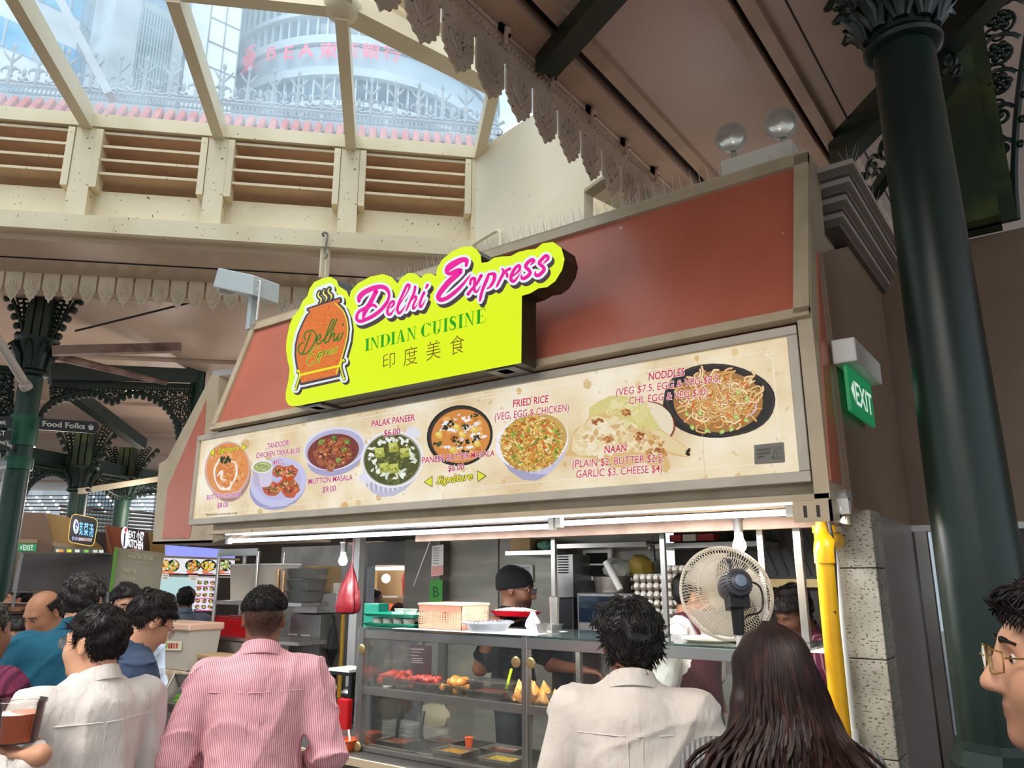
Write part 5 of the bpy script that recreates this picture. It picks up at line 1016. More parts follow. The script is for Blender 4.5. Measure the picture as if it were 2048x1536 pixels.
# fretwork arches
def arch(name, lab, q, D0, D1, curve, seed):
    """lacy spandrel between a straight top edge q[0]-q[1] and a cusped lower curve (pixels), hung between distances D0 and D1"""
    r_ = random.Random(seed); m = MB(); x0, x1 = q[0][0], q[1][0]
    def pt(x, y): return atd(x, y, D0+(D1-D0)*(x-x0)/(x1-x0))
    cv = [pt(*c_) for c_ in curve]; m.tube(smoothpath(cv, 4), .03, 6)
    for i, p in enumerate(smoothpath(cv, 3)): m.ell(p-Zv*.045, (.035, .035, .04), 6, 4)
    m.tube([pt(*q[0]), pt(*q[1])], .035, 6); m.tube([pt(q[0][0], q[0][1]+9), pt(q[1][0], q[1][1]+9)], .018, 5)
    n_ = int((x1-x0)/5)
    for i in range(n_):
        x = x0+5*i+2; yt = q[0][1]+(q[1][1]-q[0][1])*(x-x0)/(x1-x0)
        yb = next((curve[j][1]+(curve[j+1][1]-curve[j][1])*(x-curve[j][0])/(curve[j+1][0]-curve[j][0]+1e-6) for j in range(len(curve)-1) if curve[j][0] <= x <= curve[j+1][0]), None)
        a = pt(x, yt); b = pt(x+2.5, yt+9); m.tube([a, b, pt(x+5, yt)], .011, 4)
        if yb is None: continue
        y = yt+12
        while y < yb-2:
            c = pt(x+r_.uniform(-1, 1), y); R_ = 2.6*pxsize(c); a0 = r_.uniform(0, 6)
            m.tube([c+(w45*math.cos(a0+t)+Zv*math.sin(a0+t))*R_*(1-.1*j) for j, t in enumerate([j*.8 for j in range(7)])], .012, 4); y += r_.uniform(4, 6)
    return tag(obj(name, m, greenf, smooth=True), lab, 'arch')
arch('fretwork_arch', 'lacy dark iron arch between the sign column and the slim column', ((100, 764), (392, 772)), 10.3, 12, [(72, 852), (90, 815), (120, 795), (160, 786), (190, 784), (225, 800), (260, 786), (300, 792), (330, 810), (350, 838), (356, 870), (362, 905), (392, 912)], 3)
arch('fretwork_arch', 'lacy dark iron arch left of the column behind the direction sign', ((58, 924), (142, 938)), 14, 14.5, [(50, 985), (62, 965), (80, 950), (105, 942), (125, 948), (142, 962)], 4)
arch('fretwork_arch', 'lacy dark iron arch between the two far columns', ((172, 940), (322, 966)), 14.7, 16.8, [(170, 990), (182, 975), (200, 970), (222, 985), (238, 992), (262, 990), (290, 985), (322, 982)], 5)
arch('fretwork_arch', 'lacy dark iron bracket at the far left edge beside the white pipe', ((-12, 735), (28, 738)), 9.7, 9.7, [(-12, 830), (0, 850), (8, 900), (28, 850)], 6)
# lamp globe, pale gutter, cornice
c = atd(257, 785, 13); tag(obj('globe_lamp', MB().ell(c, (.08, .08, .07), 14, 10), mat('lit_globe', 'FFFFFF', .3, emit='FFE2A8', estr=2.5), smooth=True), 'small warm globe lamp glowing under the lacy iron arch', 'lamp')
beam('cream_gutter', 'cream gutter slanting between the two far columns', atd(160, 982, 14.3), atd(320, 957, 16.2), .08, .10, creamc, 'gutter')
# lamp strings and louvred tiers far behind
m = MB(); lit = mat('string_lamp_glow', 'FFFFFF', .3, emit='FFF3E4', estr=2.2)
for k in range(46):
    x = 45+k*5.7; i = k % 5; c = atd(x, 992+i*7+(x-20)/300*(i-2), 20.3)-Vector((0, 0, .03))
    o = tag(obj('string_lamp', MB().ell(c, .026 if k % 3 else .04, 8, 6), lit), 'small white festoon lamp glowing in the rows above the far stalls', 'lamp', 'festoon lamps above the far stalls')
m = MB()
for k in range(5): m.tube([atd(20, 992+k*7, 20.3), atd(320, 990+k*8, 20.3)], .015, 4)
tag(obj('lamp_wire', m, black), 'dark wires strung above the far stalls carrying festoon lamps', 'wire')
m = MB()
for k in range(7): m.bar(atd(120, 1012+k*8, 18.5), atd(318, 1028+k*7, 18.5), .25, .035)
tag(obj('slatted_roof_tier', m, mat('grey_slat', '77706A', .5)), 'grey slatted roof tier above the far stalls', 'roof')
# far end of the hall
struct('wall_far', MB().hexa([P45(-16, -23.2, 0), P45(-16, -23, 0), P45(8, -23, 0), P45(8, -23.2, 0)], [P45(-16, -23.2, 3.3), P45(-16, -23, 3.3), P45(8, -23, 3.3), P45(8, -23.2, 3.3)]), mat('far_dark_wall', '5B4E45', .7, noise=('3B322D', .8, .4, .7)))
def wall_between(name, x0, x1, D, ytop, m_): a, b = atd(x0, 1100, D), atd(x1, 1100, D); return struct(name, slab(MB(), a, b, 0, atd((x0+x1)/2, ytop, D).z, .1), m_)
wall_between('wall_hall_left', -260, 60, 15.5, 1200, mat('warm_far_wall', 'B08A6A', .5))
# helper: slanted poly prism at distance D from photo pixels
def pxprism(pts, D, d, mb=None, mi=0, D2=None):
    mb = mb or MB(); x0 = min(p[0] for p in pts); x1 = max(p[0] for p in pts); D2 = D if D2 is None else D2
    A, B = atd(x0, 1100, D), atd(x1, 1100, D2); u = flat(B)-flat(A); nrm = Vector((u.y, -u.x, 0)).normalized()
    if nrm.dot(-flat(A)) < 0: nrm = -nrm
    mb.prism([atpl(x, y, flat(A)+EYE*Zv, nrm) for x, y in pts], -nrm*d, mi); return mb
def pxcanvas(x0, D0, x1, D1, off=.01):
    A, B = atd(x0, 1100, D0), atd(x1, 1100, D1); u = (flat(B)-flat(A)).normalized(); nrm = Vector((u.y, -u.x, 0))
    if nrm.dot(-flat(A)) < 0: nrm = -nrm
    c = PCanvas(0, 0, 0, 1.0); c.P = lambda x, y, k=None: atpl(x, y, flat(A)+nrm*(off+.0015*(c.k if k is None else k))+EYE*Zv, nrm); return c
fb_ = mat('far_stall_brown', '7E6350', .5); fy_ = mat('far_stall_ochre', 'B08E4A', .5); fr_ = mat('far_stall_terracotta', 'B2603F', .5); ff_ = mat('far_stall_beige', 'A08B6A', .5)
t = thing('far_stall', 'far brown and ochre food stall with a black spinach soup sign', 'stall', atd(110, 1100, 13.8)*1); t.location.z = 0
m = pxprism([(22, 1200), (30, 1130), (38, 1024), (92, 1026), (110, 1100), (112, 1200)], 13.6, .5); obj('brown_side', m, fb_, t)
m = pxprism([(93, 1026), (137, 1034), (205, 1095), (205, 1130), (108, 1130), (104, 1090)], 13.7, .5); obj('ochre_gable', m, fy_, t)
m = pxprism([(105, 1084), (206, 1097), (206, 1104), (105, 1092)], 13.3, .25); obj('beam', m, ff_, t)
cv = pxcanvas(107, 13.25, 206, 13.25); cv.poly([(108, 1092), (206, 1103), (206, 1140), (108, 1130)], '59605A', 0)
for x, col in ((112, 'E8D8A0'), (118, 'F0A040'), (134, 'E8F030'), (150, 'E8EDE0'), (168, '8FD060'), (186, 'D9E8D0'), (198, 'E8EDE0')): cv.rect(x, 1096+x*.02, x+9, 1106+x*.02, col, 1)
obj('menu_strip', cv.mb, litprint, t)
# square black spinach soup sign
t = thing('square_sign', 'black rounded square spinach soup sign lit in blue and white', 'sign', atd(165, 1060, 12.9))
q = [(137, 1075), (141, 1040), (144, 1032), (150, 1028), (188, 1036), (194, 1041), (195, 1048), (189, 1083), (186, 1090), (180, 1092), (143, 1085), (138, 1081)]
obj('sign_box', pxprism(q, 12.9, .12), mat('black_sign_box', '24242A', .4), t); cv = pxcanvas(137, 12.9, 195, 12.9)
cv.stroke(q, 1.6, 'D9B860', 1, closed=True); cv.ell(152, 1053, 5.5, 14.5, 'EAF2FF', 1); cv.ell(152, 1053, 4, 11.5, '2A3A8A', 1.5); cv.stroke([(154, 1044), (150, 1046), (149, 1056), (152, 1062), (155, 1056), (152, 1052)], 1.8, 'EAF2FF', 2, smooth=3)
for ch, x0, x1, y in (('苋', 158, 166, 1067), ('菜', 167, 177, 1069), ('汤', 178, 187, 1071)): cv.ptext(ch, x0, y, x1, y+1, 24, '7FD0FF', 2, .012, .12, None, .85)
cv.ptext('SPINACH SOUP', 157, 1081, 184, 1083, 6, 'FFE4EC', 2, .01); cv.ptext('JIU JIU', 144, 1079, 156, 1080, 6, 'C9C8FF', 2, .01)
obj('lit_lettering', cv.mb, mat('neon_print', 'FFFFFF', .4, attr=True, attr_emit=1.3), t)
# terracotta far stall and kitchen sign
t = thing('far_stall', 'far terracotta and ochre food stall behind the white kitchen sign', 'stall', atd(240, 1090, 14.6)); t.location.z = 0
m = pxprism([(210, 1050), (246, 1056), (250, 1130), (215, 1130)], 14.6, .8); obj('terracotta_gable', m, fr_, t); m = pxprism([(246, 1056), (300, 1062), (300, 1130), (250, 1130)], 14.7, .8); obj('brown_side', m, fb_, t)
m = pxprism([(298, 1064), (345, 1072), (368, 1110), (300, 1118)], 14.4, .6); obj('ochre_gable', m, fy_, t); m = MB(); pxprism([(208, 1050), (211, 1050), (224, 1102), (221, 1104)], 14.4, .1, m); pxprism([(297, 1064), (300, 1064), (304, 1110), (301, 1110)], 14.3, .1, m); obj('edge_trim', m, ff_, t)
t = thing('kitchen_sign', 'white lit oval and white kitchen lettering of a far stall', 'sign', atd(265, 1075, 13.4))
obj('sign_panel', pxprism([(243, 1054), (290, 1060), (288, 1104), (241, 1100)], 13.5, .1), mat('dark_brown_panel', '2E2421', .5), t); cv = pxcanvas(243, 13.4, 290, 13.4)
cv.ell(250, 1075, 8, 22, 'F6F2FF', 1); cv.ell(251.5, 1060, 2.6, 4.5, 'D02A3A', 2); cv.stroke([(250, 1067), (248, 1092)], 3.2, '2A2A4A', 2); cv.ptext('EAT 小厨', 258, 1075, 288, 1081, 14, 'FFFFFF', 1, .02); cv.ptext('KITCHEN', 257, 1093, 286, 1099, 15, 'FFFFFF', 1, .03); cv.stroke([(266, 1098), (282, 1101)], 2.0, 'E86A8A', 1)
obj('lit_lettering', cv.mb, MATS['neon_print'], t)
# far exit sign
t = thing('exit_sign', 'small green exit sign under the far brown stall at the left', 'sign', atd(53, 1095, 13.5)); obj('sign_blade', pxprism([(35, 1087), (74, 1088), (72, 1103), (33, 1102)], 13.5, .05), MATS['exit_green'], t)
cv = pxcanvas(34, 13.5, 74, 13.5); cv.poly([(40, 1095), (44, 1090), (43, 1100)], 'F2FFF6', 1); cv.ptext('EXIT', 46, 1100, 67, 1101, 10, 'F2FFF6', 1, .012); obj('exit_lettering', cv.mb, MATS['exit_print'], t); obj('housing', pxprism([(36, 1078), (75, 1079), (74, 1087), (35, 1086)], 13.48, .11), ff_, t)
# tray return station
t = thing('tray_return_station', 'grey tray return cabinet with a steel frame and shelf behind the bald man', 'tray station', atd(130, 1200, 7.6)); t.location.z = 0
obj('grey_panel', pxprism([(48, 1106), (226, 1108), (218, 1184), (32, 1180)], 7.6, .06, D2=8.0), mat('dusty_grey_panel', '55504F', .35, noise=('6C686A', 1.2, .4, .75)), t)
m = MB(); pxprism([(42, 1105), (47, 1105), (28, 1215), (22, 1215)], 7.5, .05, m); pxprism([(42, 1103), (228, 1106), (228, 1109), (42, 1107)], 7.5, .05, m, D2=7.95); pxprism([(30, 1181), (220, 1184), (220, 1188), (30, 1185)], 7.5, .05, m, D2=7.95); pxprism([(213, 1186), (219, 1186), (216, 1240), (210, 1240)], 7.9, .05, m); obj('steel_frame', m, steeld, t)
m = MB(); pxprism([(10, 1206), (220, 1208), (220, 1214), (10, 1213)], 7.5, .5, m, D2=7.95); pxprism([(12, 1224), (215, 1226), (215, 1229), (12, 1227)], 7.5, .5, m, D2=7.95); obj('shelf', m, mat('brown_shelf', '5A3A2E', .5), t)
obj('lower_cabinet', pxprism([(0, 1229), (220, 1230), (220, 1450), (-30, 1450)], 7.7, .4, D2=8.1), mat('dark_cabinet', '2B2624', .5), t)
t = thing('tray_return_sign', 'olive green glass tray return sign standing right of the grey panel', 'sign', atd(270, 1180, 7.5)); t.location.z = 0
obj('sign_panel', pxprism([(231, 1094), (329, 1106), (318, 1190), (219, 1184)], 7.5, .03, D2=7.6), mat('olive_sign_panel', '767258', .3, noise=('8A7B62', 1.5, .4, .7)), t); obj('green_edge', pxprism([(229, 1095), (236, 1096), (225, 1184), (218, 1184)], 7.46, .03), mat('bright_green_edge', '4E8A1E', .4), t); obj('post', pxprism([(300, 1186), (306, 1186), (268, 1600), (262, 1600)], 7.6, .03), steeld, t)
cv = pxcanvas(219, 7.5, 329, 7.6); cv.k = 1
cv.stroke([(252, 1104), (310, 1111), (307, 1127), (250, 1121), (252, 1104)], .8, 'A6A98C', 1); cv.ptext('HALAL TRAY RETURN', 257, 1115, 306, 1121, 8, 'B9BC9E', 2, .01); cv.ptext('THANK YOU', 245, 1144, 272, 1147, 9, 'B9BC9E', 2, .012); cv.ptext('for Returning Your', 243, 1157, 270, 1160, 7, 'B9BC9E', 2, .0); cv.ptext('Tray & Crockery', 242, 1169, 268, 1171, 7, 'B9BC9E', 2, .0)
obj('sign_lettering', cv.mb, MATS['dull_print'], t)
# bright far stall with picture menus
t = thing('picture_menu_stall', 'brightly lit far stall with food picture menus behind the slim column', 'stall', atd(400, 1150, 8.6)); t.location.z = 0
Dm = 9.2
obj('blue_canopy', pxprism([(330, 1090), (470, 1100), (470, 1116), (330, 1112)], Dm+.1, .2), mat('lit_blue_canopy', '8890E0', .4, emit='8E96EA', estr=.75), t); obj('frame', pxprism([(322, 1111), (480, 1117), (480, 1121), (322, 1115)], Dm-.1, .15), ff_, t)
cv = pxcanvas(320, Dm, 480, Dm); cv.poly([(322, 1115), (470, 1119), (468, 1150), (320, 1146)], 'EEF2F4', 0)
for i, (x, c1, c2) in enumerate(((331, 'F07A20', 'F6C030'), (347, '3FA83A', 'F08A30'), (386, 'D8573A', '4FB83A'), (417, 'F2D040', '7AD048'), (448, 'EDE6C0', '3FA83A'))):
    cv.ell(x, 1131, 16 if i > 1 else 12, 12, '1E2430', 1, 20); scatter(cv, 46, (x, 1131, 13 if i > 1 else 9, 9), [c1, c1, c2, 'F2B84A', 'E8EDD8'], (1.2, 3.2), 2); cv.ell(x-6, 1143, 8, 3, 'E88A40', 4, 12); cv.rect(x-12, 1146, x+10, 1148, 'D0304A', 4)
cv.poly([(318, 1150), (470, 1153), (470, 1156), (318, 1153)], '8E8478', 1); cv.poly([(316, 1153), (392, 1155), (386, 1245), (305, 1245)], 'BFE0E2', 0); cv.poly([(392, 1154), (434, 1156), (426, 1222), (386, 1218)], 'F0E6F6', 1)
for r_ in range(5):
    for k in range(3):
        x, y = 399+k*13-r_*1.2, 1165+r_*12+k*.5; cv.ell(x, y, 5, 4.6, '2A3038', 2, 14); scatter(cv, 12, (x, y, 4, 3.6), ['E85A3A', 'F2B84A', '5FB84A', 'F2E0A0'], (.7, 1.6), 3)
    cv.rect(390, 1172+r_*12, 428-r_, 1174+r_*12, 'E06AB0' if r_ % 2 == 0 else 'F2F0FA', 2.5)
cv.poly([(377, 1150), (396, 1151), (395, 1164), (378, 1162)], 'DDD6CA', 5); cv.ptext('COLLECTION', 379, 1154, 394, 1155, 2.4, '3A3532', 6, .02); cv.ptext('HERE', 382, 1159, 391, 1159.5, 2.6, '3A3532', 6, .02); cv.poly([(324, 1147), (338, 1148), (337, 1160), (323, 1159)], 'DDD6CA', 5); cv.ptext('ORDER', 326, 1152, 336, 1152.5, 2.6, '3A3532', 6, .02); cv.ptext('HERE', 326, 1157, 335, 1157.5, 2.6, '3A3532', 6, .02)
obj('lit_menu_pictures', cv.mb, litprint, t); obj('counter', pxprism([(300, 1246), (480, 1248), (480, 1480), (290, 1480)], Dm+.05, .4), steeld, t)
# direction signs on the first column
def arrow_sign(lab, pts, D, D2=None): t = thing('direction_sign', lab, 'sign', atd(sum(p[0] for p in pts)/len(pts), 860, D), 'direction signs on the column'); obj('sign_blade', pxprism(pts, D, .02, D2=D2), mat('black_sign_blade', '1B2022', .4), t); return t
dp = mat('pale_sign_print', 'FFFFFF', .5, attr=True)
t = arrow_sign('black arrow sign reading Food Folks pointing right from the green column', [(80, 836), (194, 844), (200, 856), (190, 867), (77, 859)], 9.3)
cv = pxcanvas(77, 9.3, 200, 9.3); cv.ptext('Food Folks', 85, 852, 170, 858, 10.5, 'D9D2C4', 1, .022); cv.poly([(176, 851), (188, 852), (186, 860), (178, 860)], 'D9D2C4', 1); cv.stroke([(179, 851), (182, 848), (185, 852)], .9, 'D9D2C4', 1, smooth=3); obj('sign_lettering', cv.mb, dp, t)
for txt, pts, x0, y0, x1, y1, h in (('et', [(-60, 830), (26, 834), (24, 856), (-60, 852)], -1, 848, 12, 849, 9), ('RT', [(-60, 858), (24, 861), (22, 880), (-60, 876)], -6, 869, 11, 871, 9), ('ach Bay', [(-60, 872), (30, 888), (27, 903), (-60, 890)], 0, 886, 25, 896, 8)):
    t = arrow_sign('black direction sign reading %s at the left edge of the picture' % txt, pts, 9.25); cv = pxcanvas(pts[0][0], 9.25, pts[1][0], 9.25); cv.ptext(txt, x0, y0, x1, y1, h, 'D9D2C4', 1, .02); obj('sign_lettering', cv.mb, dp, t)
t = arrow_sign('pale grey sign on the column below the black direction signs', [(-60, 925), (14, 921), (12, 942), (-60, 950)], 9.2); t.children[0].data.materials[0] = mat('grey_sign_blade', '8E9A9C', .5); cv = pxcanvas(-60, 9.2, 14, 9.2); cv.ptext('troom', -8, 940, 12, 937, 8, 'E6E2D8', 1, .02); obj('sign_lettering', cv.mb, dp, t)
# neighbouring stall end at the left end of the fascia
t = thing('neighbour_stall_end', 'gabled end of the next stall, terracotta in a beige frame, left of the menu board', 'stall front', aty(370, 1080, 3.75)); Yn = 3.72
m = MB(); m.prism([aty(*q, Yn) for q in ((424, 748), (438, 752), (425, 1085), (305, 1088), (318, 928), (334, 918))], (0, .10, 0)); obj('frame', m, beige, t)
m = MB(); m.prism([aty(*q, Yn-.004) for q in ((412, 800), (408, 870), (384, 1050), (378, 1076), (324, 1077), (335, 975))], (0, .02, 0)); obj('red_panel', m, red_panel, t)
m = MB(); m.hexa([aty(424, 748, Yn), aty(438, 752, Yn), aty(438, 752, Yn)+Vector((.8, 1.2, .35)), aty(424, 748, Yn)+Vector((.6, 1.2, .35))], [p_+Vector((0, 0, .03)) for p_ in (aty(424, 748, Yn), aty(438, 752, Yn), aty(438, 752, Yn)+Vector((.8, 1.2, .35)), aty(424, 748, Yn)+Vector((.6, 1.2, .35)))]); obj('metal_roof', m, alum, t)
m = MB(); m.prism([aty(305, 1088, Yn), aty(425, 1085, Yn), aty(460, 1075, FY), aty(460, 1075, FY)+Vector((0, .9, 0)), aty(425, 1085, Yn)+Vector((0, .5, 0)), aty(305, 1088, Yn)+Vector((0, .5, 0))], (0, 0, .02)); obj('underside', m, sof, t)
# lamp box on a post at the left end of the fascia
t = thing('sensor_lamp', 'grey box lamp on a bent post at the left end of the fascia', 'lamp', aty(505, 660, FT)); Yl = FT-.05
c0, c1 = aty(430, 552, Yl), aty(498, 575, Yl); z0, z1 = aty(470, 588, Yl).z, aty(470, 552, Yl).z
m = MB(); m.prism([aty(*q, Yl) for q in ((436, 535), (507, 550), (504, 590), (425, 573))], (0, .26, 0)); obj('lamp_box', m, mat('pale_blue_grey_box', 'B9C2C2', .45), t, bevel=.008)
m = MB(); ctr = aty(455, 580, Yl+.1); m.lathe([(0, -.035), (.06, -.035), (.085, -.02), (.09, .02)], ctr, n=24); obj('lens', m, mat('lamp_disc', 'C4C0B8', .4), t, smooth=True)
m = MB(); m.bar(aty(502, 660, Yl+.1), aty(512, 556, Yl+.1), .07, .05); obj('post', m, mat('pale_blue_grey_box', 'B9C2C2'), t); m = MB(); m.tube(smoothpath([aty(513, 640, Yl+.05), aty(520, 570, Yl+.05), aty(517, 562, Yl+.05), aty(505, 566, Yl+.05)], 4), .008, 6); m.tube(smoothpath([aty(516, 575, Yl+.05), aty(512, 588, Yl+.05), aty(500, 585, Yl+.0)], 4), .012, 6); obj('conduit', m, white, t)
# hook on the ledge and bent pipe by the return wall
m = MB(); hk = [px45(648, 473, .12), px45(645, 468, .14), px45(650, 465, .15), px45(655, 470, .14), px45(652, 490, .14), px45(650, 503, .13), px45(654, 510, .13), px45(650, 518, .12)]; m.tube(smoothpath(hk, 4), .010, 6); tag(obj('wire_hook', m, steeld, smooth=True), 'bent wire hook hanging over the edge of the cream ledge', 'hook')
m = MB(); [m.box(*[tuple(v) for v in ((p_.x-.012, p_.y-.02, zl0-.30), (p_.x+.012, p_.y+.02, zl0))]) for p_ in (px45(645, 515, .06), px45(655, 515, .06))]; tag(obj('hanger_plate', m, creamc), 'pair of cream hanger plates under the wire hook', 'bracket')
m = MB(); m.tube(smoothpath([pxr(946, 490, .06), pxr(985, 466, .06), pxr(996, 462, .06), pxr(1000, 470, .06), pxr(1000, 520, .06)], 4), .018, 10); tag(obj('bent_pipe', m, creamc, smooth=True), 'cream pipe bent down beside the sign against the return wall', 'pipe')
# ================================================================ things in and on the stall
def lump(mb, c, r, mi=0, col=None, n=9, m=6, j=.18, R=None):
    R = R or rnd; c = Vector(c); r = (r, r, r) if isinstance(r, (int, float)) else r; V = []; F = []
    for i in range(m+1):
        p = math.pi*i/m
        for k in range(n):
            t = 2*math.pi*k/n; s = R.uniform(1-j, 1+j) if 0 < i < m else 1; V.append(c+Vector((r[0]*math.sin(p)*math.cos(t)*s, r[1]*math.sin(p)*math.sin(t)*s, -r[2]*math.cos(p)*s)))
    for i in range(m):
        for k in range(n): F.append((i*n+k, i*n+(k+1) % n, (i+1)*n+(k+1) % n, (i+1)*n+k))
    return mb.add(V, F, mi, col)
def openbox(mb, lo, hi, t=.003, flare=0.0, mi=0, rim=True):   # open-topped container with walls and a rim
    x0, y0, z0 = lo; x1, y1, z1 = hi; f = flare
    def ring(e, z): return [(x0-e, y0-e, z), (x1+e, y0-e, z), (x1+e, y1+e, z), (x0-e, y1+e, z)]
    L_ = [ring(-f, z0), ring(0, z1)]+([ring(.008, z1), ring(.008, z1+.003), ring(-t, z1+.003)] if rim else [ring(-t, z1)])+[ring(-f-t, z0+t)]
    V = [p for r_ in L_ for p in r_]; F = [(3, 2, 1, 0)]
    for i in range(len(L_)-1):
        for k in range(4): F.append((4*i+k, 4*i+(k+1) % 4, 4*i+4+(k+1) % 4, 4*i+4+k))
    n = 4*(len(L_)-1); F.append((n, n+1, n+2, n+3)); return mb.add(V, F, mi)
clearp = glass('clear_plastic', (.96, .96, .95), .035, (.85, .85, .82), .08); milky = mat('milky_plastic', 'D8D4CE', .4, alpha=.55)
def rack(name, lab, cat, loc, grp=None): return thing(name, lab, cat, loc, grp)
# --- trays of snacks on the case shelf
sz = shz-.003
def snack_tray(lab, x0, x1, y, d, h=.045, foot=None):
    a, b = aty(x0, y, GY+.05), aty(x1, y, GY+.05); m = MB(); openbox(m, (a.x, GY+d, sz), (b.x, GY+d+.17, sz+h), flare=.012)
    return tag(obj('snack_tray', m, clearp), lab, 'tray'), a.x, b.x, GY+d
tand = mat('tandoori_red', 'C4361A', .45, noise=('7E1E0F', 35, .45, .7), bump=(60, .5, .01), sss=.05); fryb = mat('fried_golden', 'C88435', .5, noise=('8E4F1C', 30, .45, .75), bump=(70, .5, .008)); samo = mat('samosa_pastry', 'D2934A', .5, noise=('A9652A', 25, .45, .75), bump=(50, .3, .005))
def pieces(name, lab, cat, grp, n, x0, x1, y0, m_, kind, rr=.022, z0=None):
    base = []
    for k in range(3):
        m = MB()
        if kind == 'lump':
            for q in range(3): lump(m, (rr*.6*(q-1), rr*.3*rnd.uniform(-1, 1), rr*.6+rr*.15*q), (rr*rnd.uniform(.7, 1.1), rr*.75, rr*rnd.uniform(.6, .8)), j=.22)
        elif kind == 'leg':
            m.tube([(-rr*1.6, 0, rr*.6), (-rr*.8, 0, rr*.7), (0, 0, rr*.8), (rr*.9, 0, rr*.9), (rr*1.5, 0, rr*.8)], [rr*.25, rr*.3, rr*.6, rr*.9, rr*.3], 8)
        else:
            a = [Vector((rr*1.3*math.cos(t), rr*1.3*math.sin(t), 0)) for t in (0, 2.1, 4.2)]; V = []
            ap = Vector((0, 0, rr*1.9)); m.add([a[0], a[1], a[2], ap, (a[0]+a[1])/2*1.15+Vector((0, 0, rr*.4)), (a[1]+a[2])/2*1.15+Vector((0, 0, rr*.4)), (a[2]+a[0])/2*1.15+Vector((0, 0, rr*.4))], [(0, 4, 3), (4, 1, 3), (1, 5, 3), (5, 2, 3), (2, 6, 3), (6, 0, 3), (0, 1, 4), (1, 2, 5), (2, 0, 6), (0, 2, 1)])
        base.append(obj(name, m, m_, smooth=True, loc=(0, 0, 0), angle=35 if kind == 'sam' else 120))
    out = []
    for i in range(n):
        o = base[i] if i < 3 else base[i % 3].copy()
        if i >= 3: COL.objects.link(o)
        c_ = i % max(1, int(n*.6)); lay = i//max(1, int(n*.6)); u = (c_+.5)/max(1, int(n*.6))
        o.location = (x0+.02+(x1-x0-.04)*u, y0+.03+.11*((i*.618) % 1), (sz+.004 if z0 is None else z0)+lay*rr*1.1); o.rotation_euler = (rnd.uniform(-.2, .2), rnd.uniform(-.2, .2), rnd.uniform(0, 6.28)); tag(o, lab, cat, grp)
t, xa, xb, yy = snack_tray('clear tray of red tandoori pieces at the left end of the case shelf', 740, 806, 1380, .10); pieces('tandoori_piece', 'red tandoori chicken piece heaped in the leftmost snack tray', 'chicken piece', 'tandoori pieces in the leftmost tray', 20, xa, xb, yy, tand, 'leg', .028)
t, xa, xb, yy = snack_tray('clear tray of dark red kebab pieces second from the left in the case', 808, 866, 1395, .045); pieces('kebab_piece', 'dark red kebab piece in the second snack tray from the left', 'kebab piece', 'kebab pieces in the second tray', 13, xa, xb, yy, mat('dark_tandoori', 'A8301C', .45, noise=('5E170D', 30, .45, .7), bump=(60, .5, .01)), 'lump', .027)
t, xa, xb, yy = snack_tray('clear tray of golden fried snacks left of the lidded tub in the case', 872, 925, 1400, .05); pieces('fried_snack', 'golden brown fried snack piled left of the lidded clear tub', 'fried snack', 'fried snacks in the third tray', 14, xa, xb, yy, fryb, 'lump', .029)
t, xa, xb, yy = snack_tray('shallow clear tray under the lidded tub with a green straw', 932, 1002, 1408, .04, .035)
a, b = aty(945, 1390, GY+.1).x, aty(1030, 1390, GY+.1).x; m = MB(); openbox(m, (a, GY+.07, sz+.004), (b-.02, GY+.20, sz+.075), flare=.01); tb = tag(obj('lidded_tub', m, clearp), 'clear rectangular tub holding red sauce with a lime green straw', 'tub')
obj('sauce', MB().box((a+.012, GY+.084, sz+.008), (b-.032, GY+.186, sz+.03)), mat('red_sauce', '8E2C18', .3), tb); obj('lid', MB().box((a-.012, GY+.06, sz+.079), (b-.008, GY+.21, sz+.083)), clearp, tb)
m = MB(); m.cyl((b-.07, GY+.12, sz+.05), (b-.03, GY+.11, sz+.15), .007, n=10); obj('straw', m, mat('lime_straw', 'B6E81E', .3), tb, smooth=True)
t, xa, xb, yy = snack_tray('clear tray of golden samosas beside the middle post of the case', 1014, 1100, 1410, .05); pieces('samosa', 'golden triangular samosa in the tray beside the middle case post', 'samosa', 'samosas in the right tray', 12, xa, xb, yy, samo, 'sam', .034)
t, xa, xb, yy = snack_tray('clear tray of pakoras behind the white shirted customer', 1110, 1210, 1420, .06); pieces('pakora', 'brown pakora in the tray behind the white shirted customer', 'pakora', 'pakoras in the far right tray', 9, xa, xb, yy, fryb, 'lump', .024)
# maroon notice card standing in the case
a, b = aty(815, 1315, GY+.42), aty(862, 1315, GY+.42); z1 = aty(838, 1290, GY+.42).z
nc = tag(obj('notice_card', MB().box((a.x, GY+.42, sz), (b.x, GY+.426, z1)), mat('maroon_card', '4A1820', .5)), 'maroon notice card with white lines standing inside the case', 'notice')
cv = PCanvas(GY+.419, 0, 0, 1.0)
for x0, x1, y, h in ((822, 848, 1297, 3), (822, 842, 1303, 2), (822, 838, 1310, 2), (822, 846, 1316, 2), (822, 844, 1320, 2), (822, 847, 1324, 2)): cv.poly([(x0, y), (x1, y+1), (x1, y+1+h*.6), (x0, y+h*.6)], 'D8C8C8', 1)
obj('print', cv.mb, MATS['dull_print'], nc)
